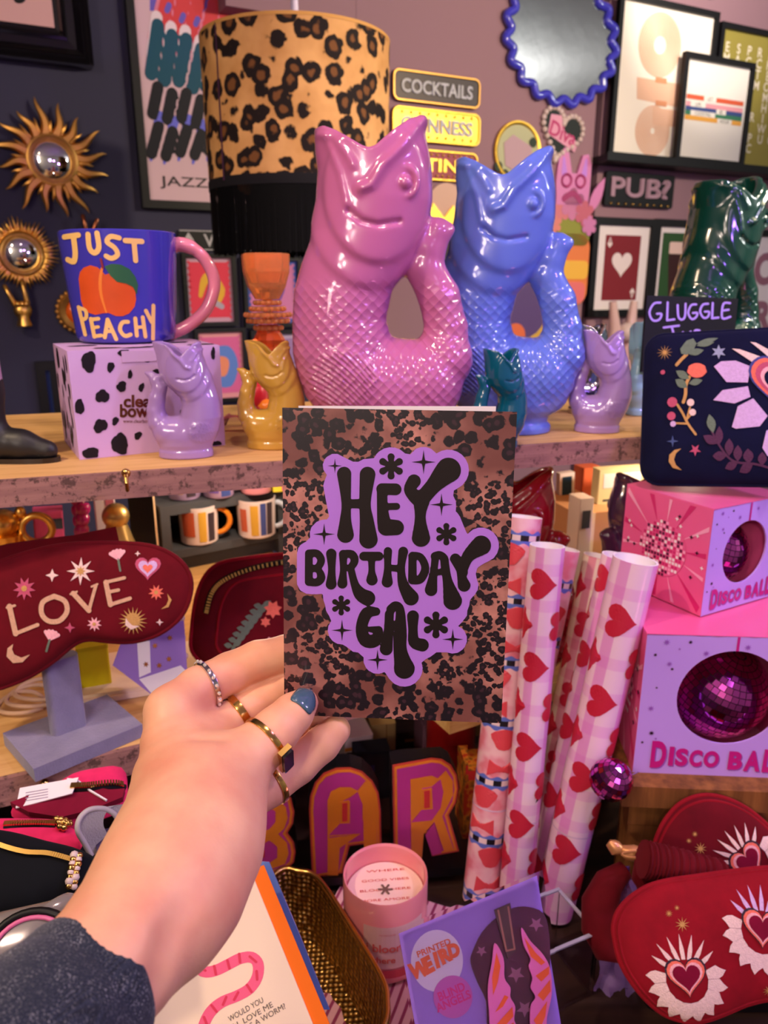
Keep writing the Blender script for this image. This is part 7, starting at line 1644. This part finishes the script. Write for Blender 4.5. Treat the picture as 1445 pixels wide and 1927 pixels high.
m_cell = M('violet_reflection_cellophane', (190, 150, 230), .08, trans=.6, coat=.6, ior=1.2); t = thing('cellophane_wrap', 'crinkled cellophane with violet reflections painted in, hanging beside the red masks', 'wrapping', Matrix.Translation(W(1185, 1780, .70))); org = W(1185, 1780, .70); mb = MB(); n = 26  # violet reflections on the film are put into its colour
for j in range(n):
    y = 1630+320*j/(n-1)
    for i in range(9): x = 1172+(8+26*j/(n-1))*(i-4)/2+5*sin(j*.9+i*1.3); mb.v.append(tuple(W(x, y, .70+.006*sin(i*2.1+j*.7))-org))
for j in range(n-1):
    for i in range(8): mb.f.append((j*9+i, j*9+i+1, (j+1)*9+i+1, (j+1)*9+i)); mb.m.append(0)
mb.build('film', m_cell, t, 60)
MB().tube([(.016*cos(a), .004*sin(a), .10) for a in [2*pi*i/16 for i in range(16)]], .0012, 6, True).build('twist_tie', m_cop, t, 60)

# ---------------------------------------------------------------- pouches at the lower left, on a black stand
zt_ = CAMZ-.40; t = thing('black_stand', 'low black display stand under the pouches at the lower left', 'stand', T(Vector((-.37, .56, ZC)))); MB().prism(rrect(.34, .14, .01, 3), 0, .10).build('base', m_black, t); MB().prism(rrect(.32, .12, .01, 3), .1005, .108).build('top_mat', m_dark, t)
def pouch_at(label, outl, d0, d1, mat, T_=.014, extra=None, name='zip_pouch', grp='zip pouches at the lower left'):
    xs = [p[0] for p in outl]; ys = [p[1] for p in outl]; mm, a, b = quad(W(min(xs), min(ys), d0), W(max(xs), min(ys), d0+.01), W(min(xs), max(ys), d1)); f = lambda x, y: to_local(mm, x, y); o = [(p.x, p.y) for p in spline([f(x, y) for x, y in outl][::-1], 3, True)]
    t = thing(name, label, 'pouch', mm, grp); pb_, hg = pillow(o, T_); pb_.build('body', mat, t, 60)
    return t, f, hg
def zip_on(t, f, hg, pts, w=.0026, lift=.001):
    P = [f(*p) for p in spline(pts, 6)]; MB().tube([(x, y, hg(x, y)+lift*.3) for x, y in P], w, 6).build('zip_tape', m_dark, t, 60); mb = MB()
    for a, b in zip(P, P[1:]):
        for q in (.25, .75): x, y = a[0]+(b[0]-a[0])*q, a[1]+(b[1]-a[1])*q; mb.box((x, y, hg(x, y)+lift+w*.7), (.0012, w*1.6, .0014), Matrix.Rotation(atan2(b[1]-a[1], b[0]-a[0]), 3, 'Z'))
    stuff(mb.build('zip_teeth', m_brass, t))
m_hp = velvet('hot_pink_velvet', (226, 44, 100)); m_hp_shade = velvet('shaded_pink_velvet', (120, 14, 44)); m_bv = velvet('black_velvet', (10, 12, 18))
t, f, hg = pouch_at('raspberry pink pouch with a white tag card under the lower shelf', [(22, 1536), (34, 1512), (90, 1492), (140, 1462), (190, 1450), (232, 1448), (240, 1480), (236, 1520), (180, 1545), (120, 1562), (60, 1552)], .60, .56, m_hp)
MB().prism([f(*p) for p in ((26, 1532), (60, 1519), (140, 1494), (210, 1508), (238, 1506), (234, 1522), (180, 1545), (120, 1560), (60, 1550))][::-1], .009, .0150).build('painted_shade_panel', m_hp_shade, t); zip_on(t, f, hg, [(140, 1508), (180, 1505), (236, 1492)], lift=.004)  # shade on the pouch front painted as a darker copy of the pink velvet
MB().tube([f(*p)+(.016,) for p in ((132, 1490), (150, 1492), (175, 1512), (205, 1530))], .0009, 6).build('tag_cord', m_white, t, 60)
tg_, q1, q2 = quad(W(40, 1480, .575), W(146, 1462, .58), W(30, 1520, .560)); t = thing('tag_card', 'white printed tag card on the raspberry pouch', 'tag', tg_); MB().prism([to_local(tg_, *p) for p in ((38, 1484), (148, 1464), (136, 1494), (30, 1522))][::-1], 0, .0008).build('card', m_white, t); b = MB()
for k in range(4): b.flat(rect(.016, .0008, to_local(tg_, 70, 1490+5*k)), .0010)
b.build('print_lines', M('grey_ink', (150, 140, 160), .6), t)
t, f, hg = pouch_at('hot pink zip pouch with a beaded gold puller', [(-60, 1556), (0, 1549), (60, 1550), (110, 1552), (140, 1566), (156, 1576), (154, 1594), (140, 1604), (90, 1610), (0, 1600), (-60, 1596)], .53, .505, m_hp, .010); zip_on(t, f, hg, [(10, 1576), (60, 1574), (106, 1574)], .0022)
for k, (x, y) in enumerate(((108, 1566), (116, 1565), (124, 1564), (132, 1566), (112, 1574), (120, 1573), (128, 1574), (114, 1582), (122, 1583))): q = f(x, y); MB().ball((q[0], q[1], hg(*q)+.003), .0024, 8, 6).build('puller_bead', m_brass, t, 60)
t, f, hg = pouch_at('black velvet pouch with a curved gold zip next to the wrist', [(-80, 1580), (-40, 1562), (20, 1566), (90, 1584), (140, 1596), (176, 1612), (184, 1630), (170, 1672), (140, 1698), (60, 1712), (-20, 1725), (-80, 1725)], .475, .445, m_bv, .013); zip_on(t, f, hg, [(-20, 1592), (20, 1608), (60, 1618), (100, 1620), (142, 1630)], .0017)
for k in range(8):
    for j in range(2): q = f(147+9*j-1.5*k, 1622+8*k); MB().ball((q[0], q[1], hg(*q)+.003), .0021 if (k+j) % 3 else .0026, 8, 6).build('chain_bead', m_brass if (k+j) % 2 else pm, t, 60)
m_pvc = M('silvery_pvc', (150, 142, 140), .12, .35, coat=.8)
t, f, hg = pouch_at('silvery clear pouch with a black rimmed pink circle beside the denim sleeve', [(-80, 1740), (-20, 1722), (40, 1708), (100, 1694), (130, 1680), (150, 1690), (140, 1720), (110, 1760), (60, 1830), (-80, 1850)], .40, .375, m_pvc, .008)
cq = f(62, 1800); MB().tube([(cq[0]+.021*cos(a), cq[1]+.019*sin(a), .0085) for a in [2*pi*i/32 for i in range(32)]], .0020, 8, True).build('black_rim', m_black, t, 60); MB().tube([(cq[0]+.018*cos(a), cq[1]+.016*sin(a), .0088) for a in [2*pi*i/32 for i in range(32)]], .0012, 8, True).build('pink_rim', M('pink_rim', (210, 100, 150), .4), t, 60)
t = thing('strap_loop', 'fuzzy grey strap loop between the pouches and the wrist', 'strap', Matrix.Translation(W(185, 1560, .50))); org = W(185, 1560, .50); m_fz = M('grey_fur', (150, 142, 146), .9, sheen=.5, bump=(900, .8))
pp = spline([tuple(W(x, y, .50+.0003*(x-150))-org) for x, y in ((172, 1610), (158, 1585), (146, 1562), (150, 1540), (168, 1524), (195, 1522), (215, 1532), (226, 1550))], 5); mb = MB(); vs = []
for p in pp: vs += [p+Vector((0, 0, .004)) if False else Vector(p), Vector(p)+Vector((.012, .012, -.006))]
mb.add(vs, [(2*i, 2*i+1, 2*i+3, 2*i+2) for i in range(len(pp)-1)]); mb.build('strap', m_fz, t, 60, recalc=False); MB().tube(pp, .0018, 8).build('binding', M('grey_binding', (176, 166, 170), .6), t, 60)
vm, q1, q2 = quad(W(176, 1566, .515), W(220, 1556, .52), W(186, 1612, .505)); t = thing('violet_tag', 'dark violet tag card tucked behind the wrist', 'tag', vm); MB().prism(rect(q1, q2), 0, .001).build('card', M('dark_violet_card', (52, 36, 74), .5), t); MB().flat([(p[0]*.5, p[1]*.5) for p in heart(20, q1*.7)], .0014).build('white_mark', m_white, t)
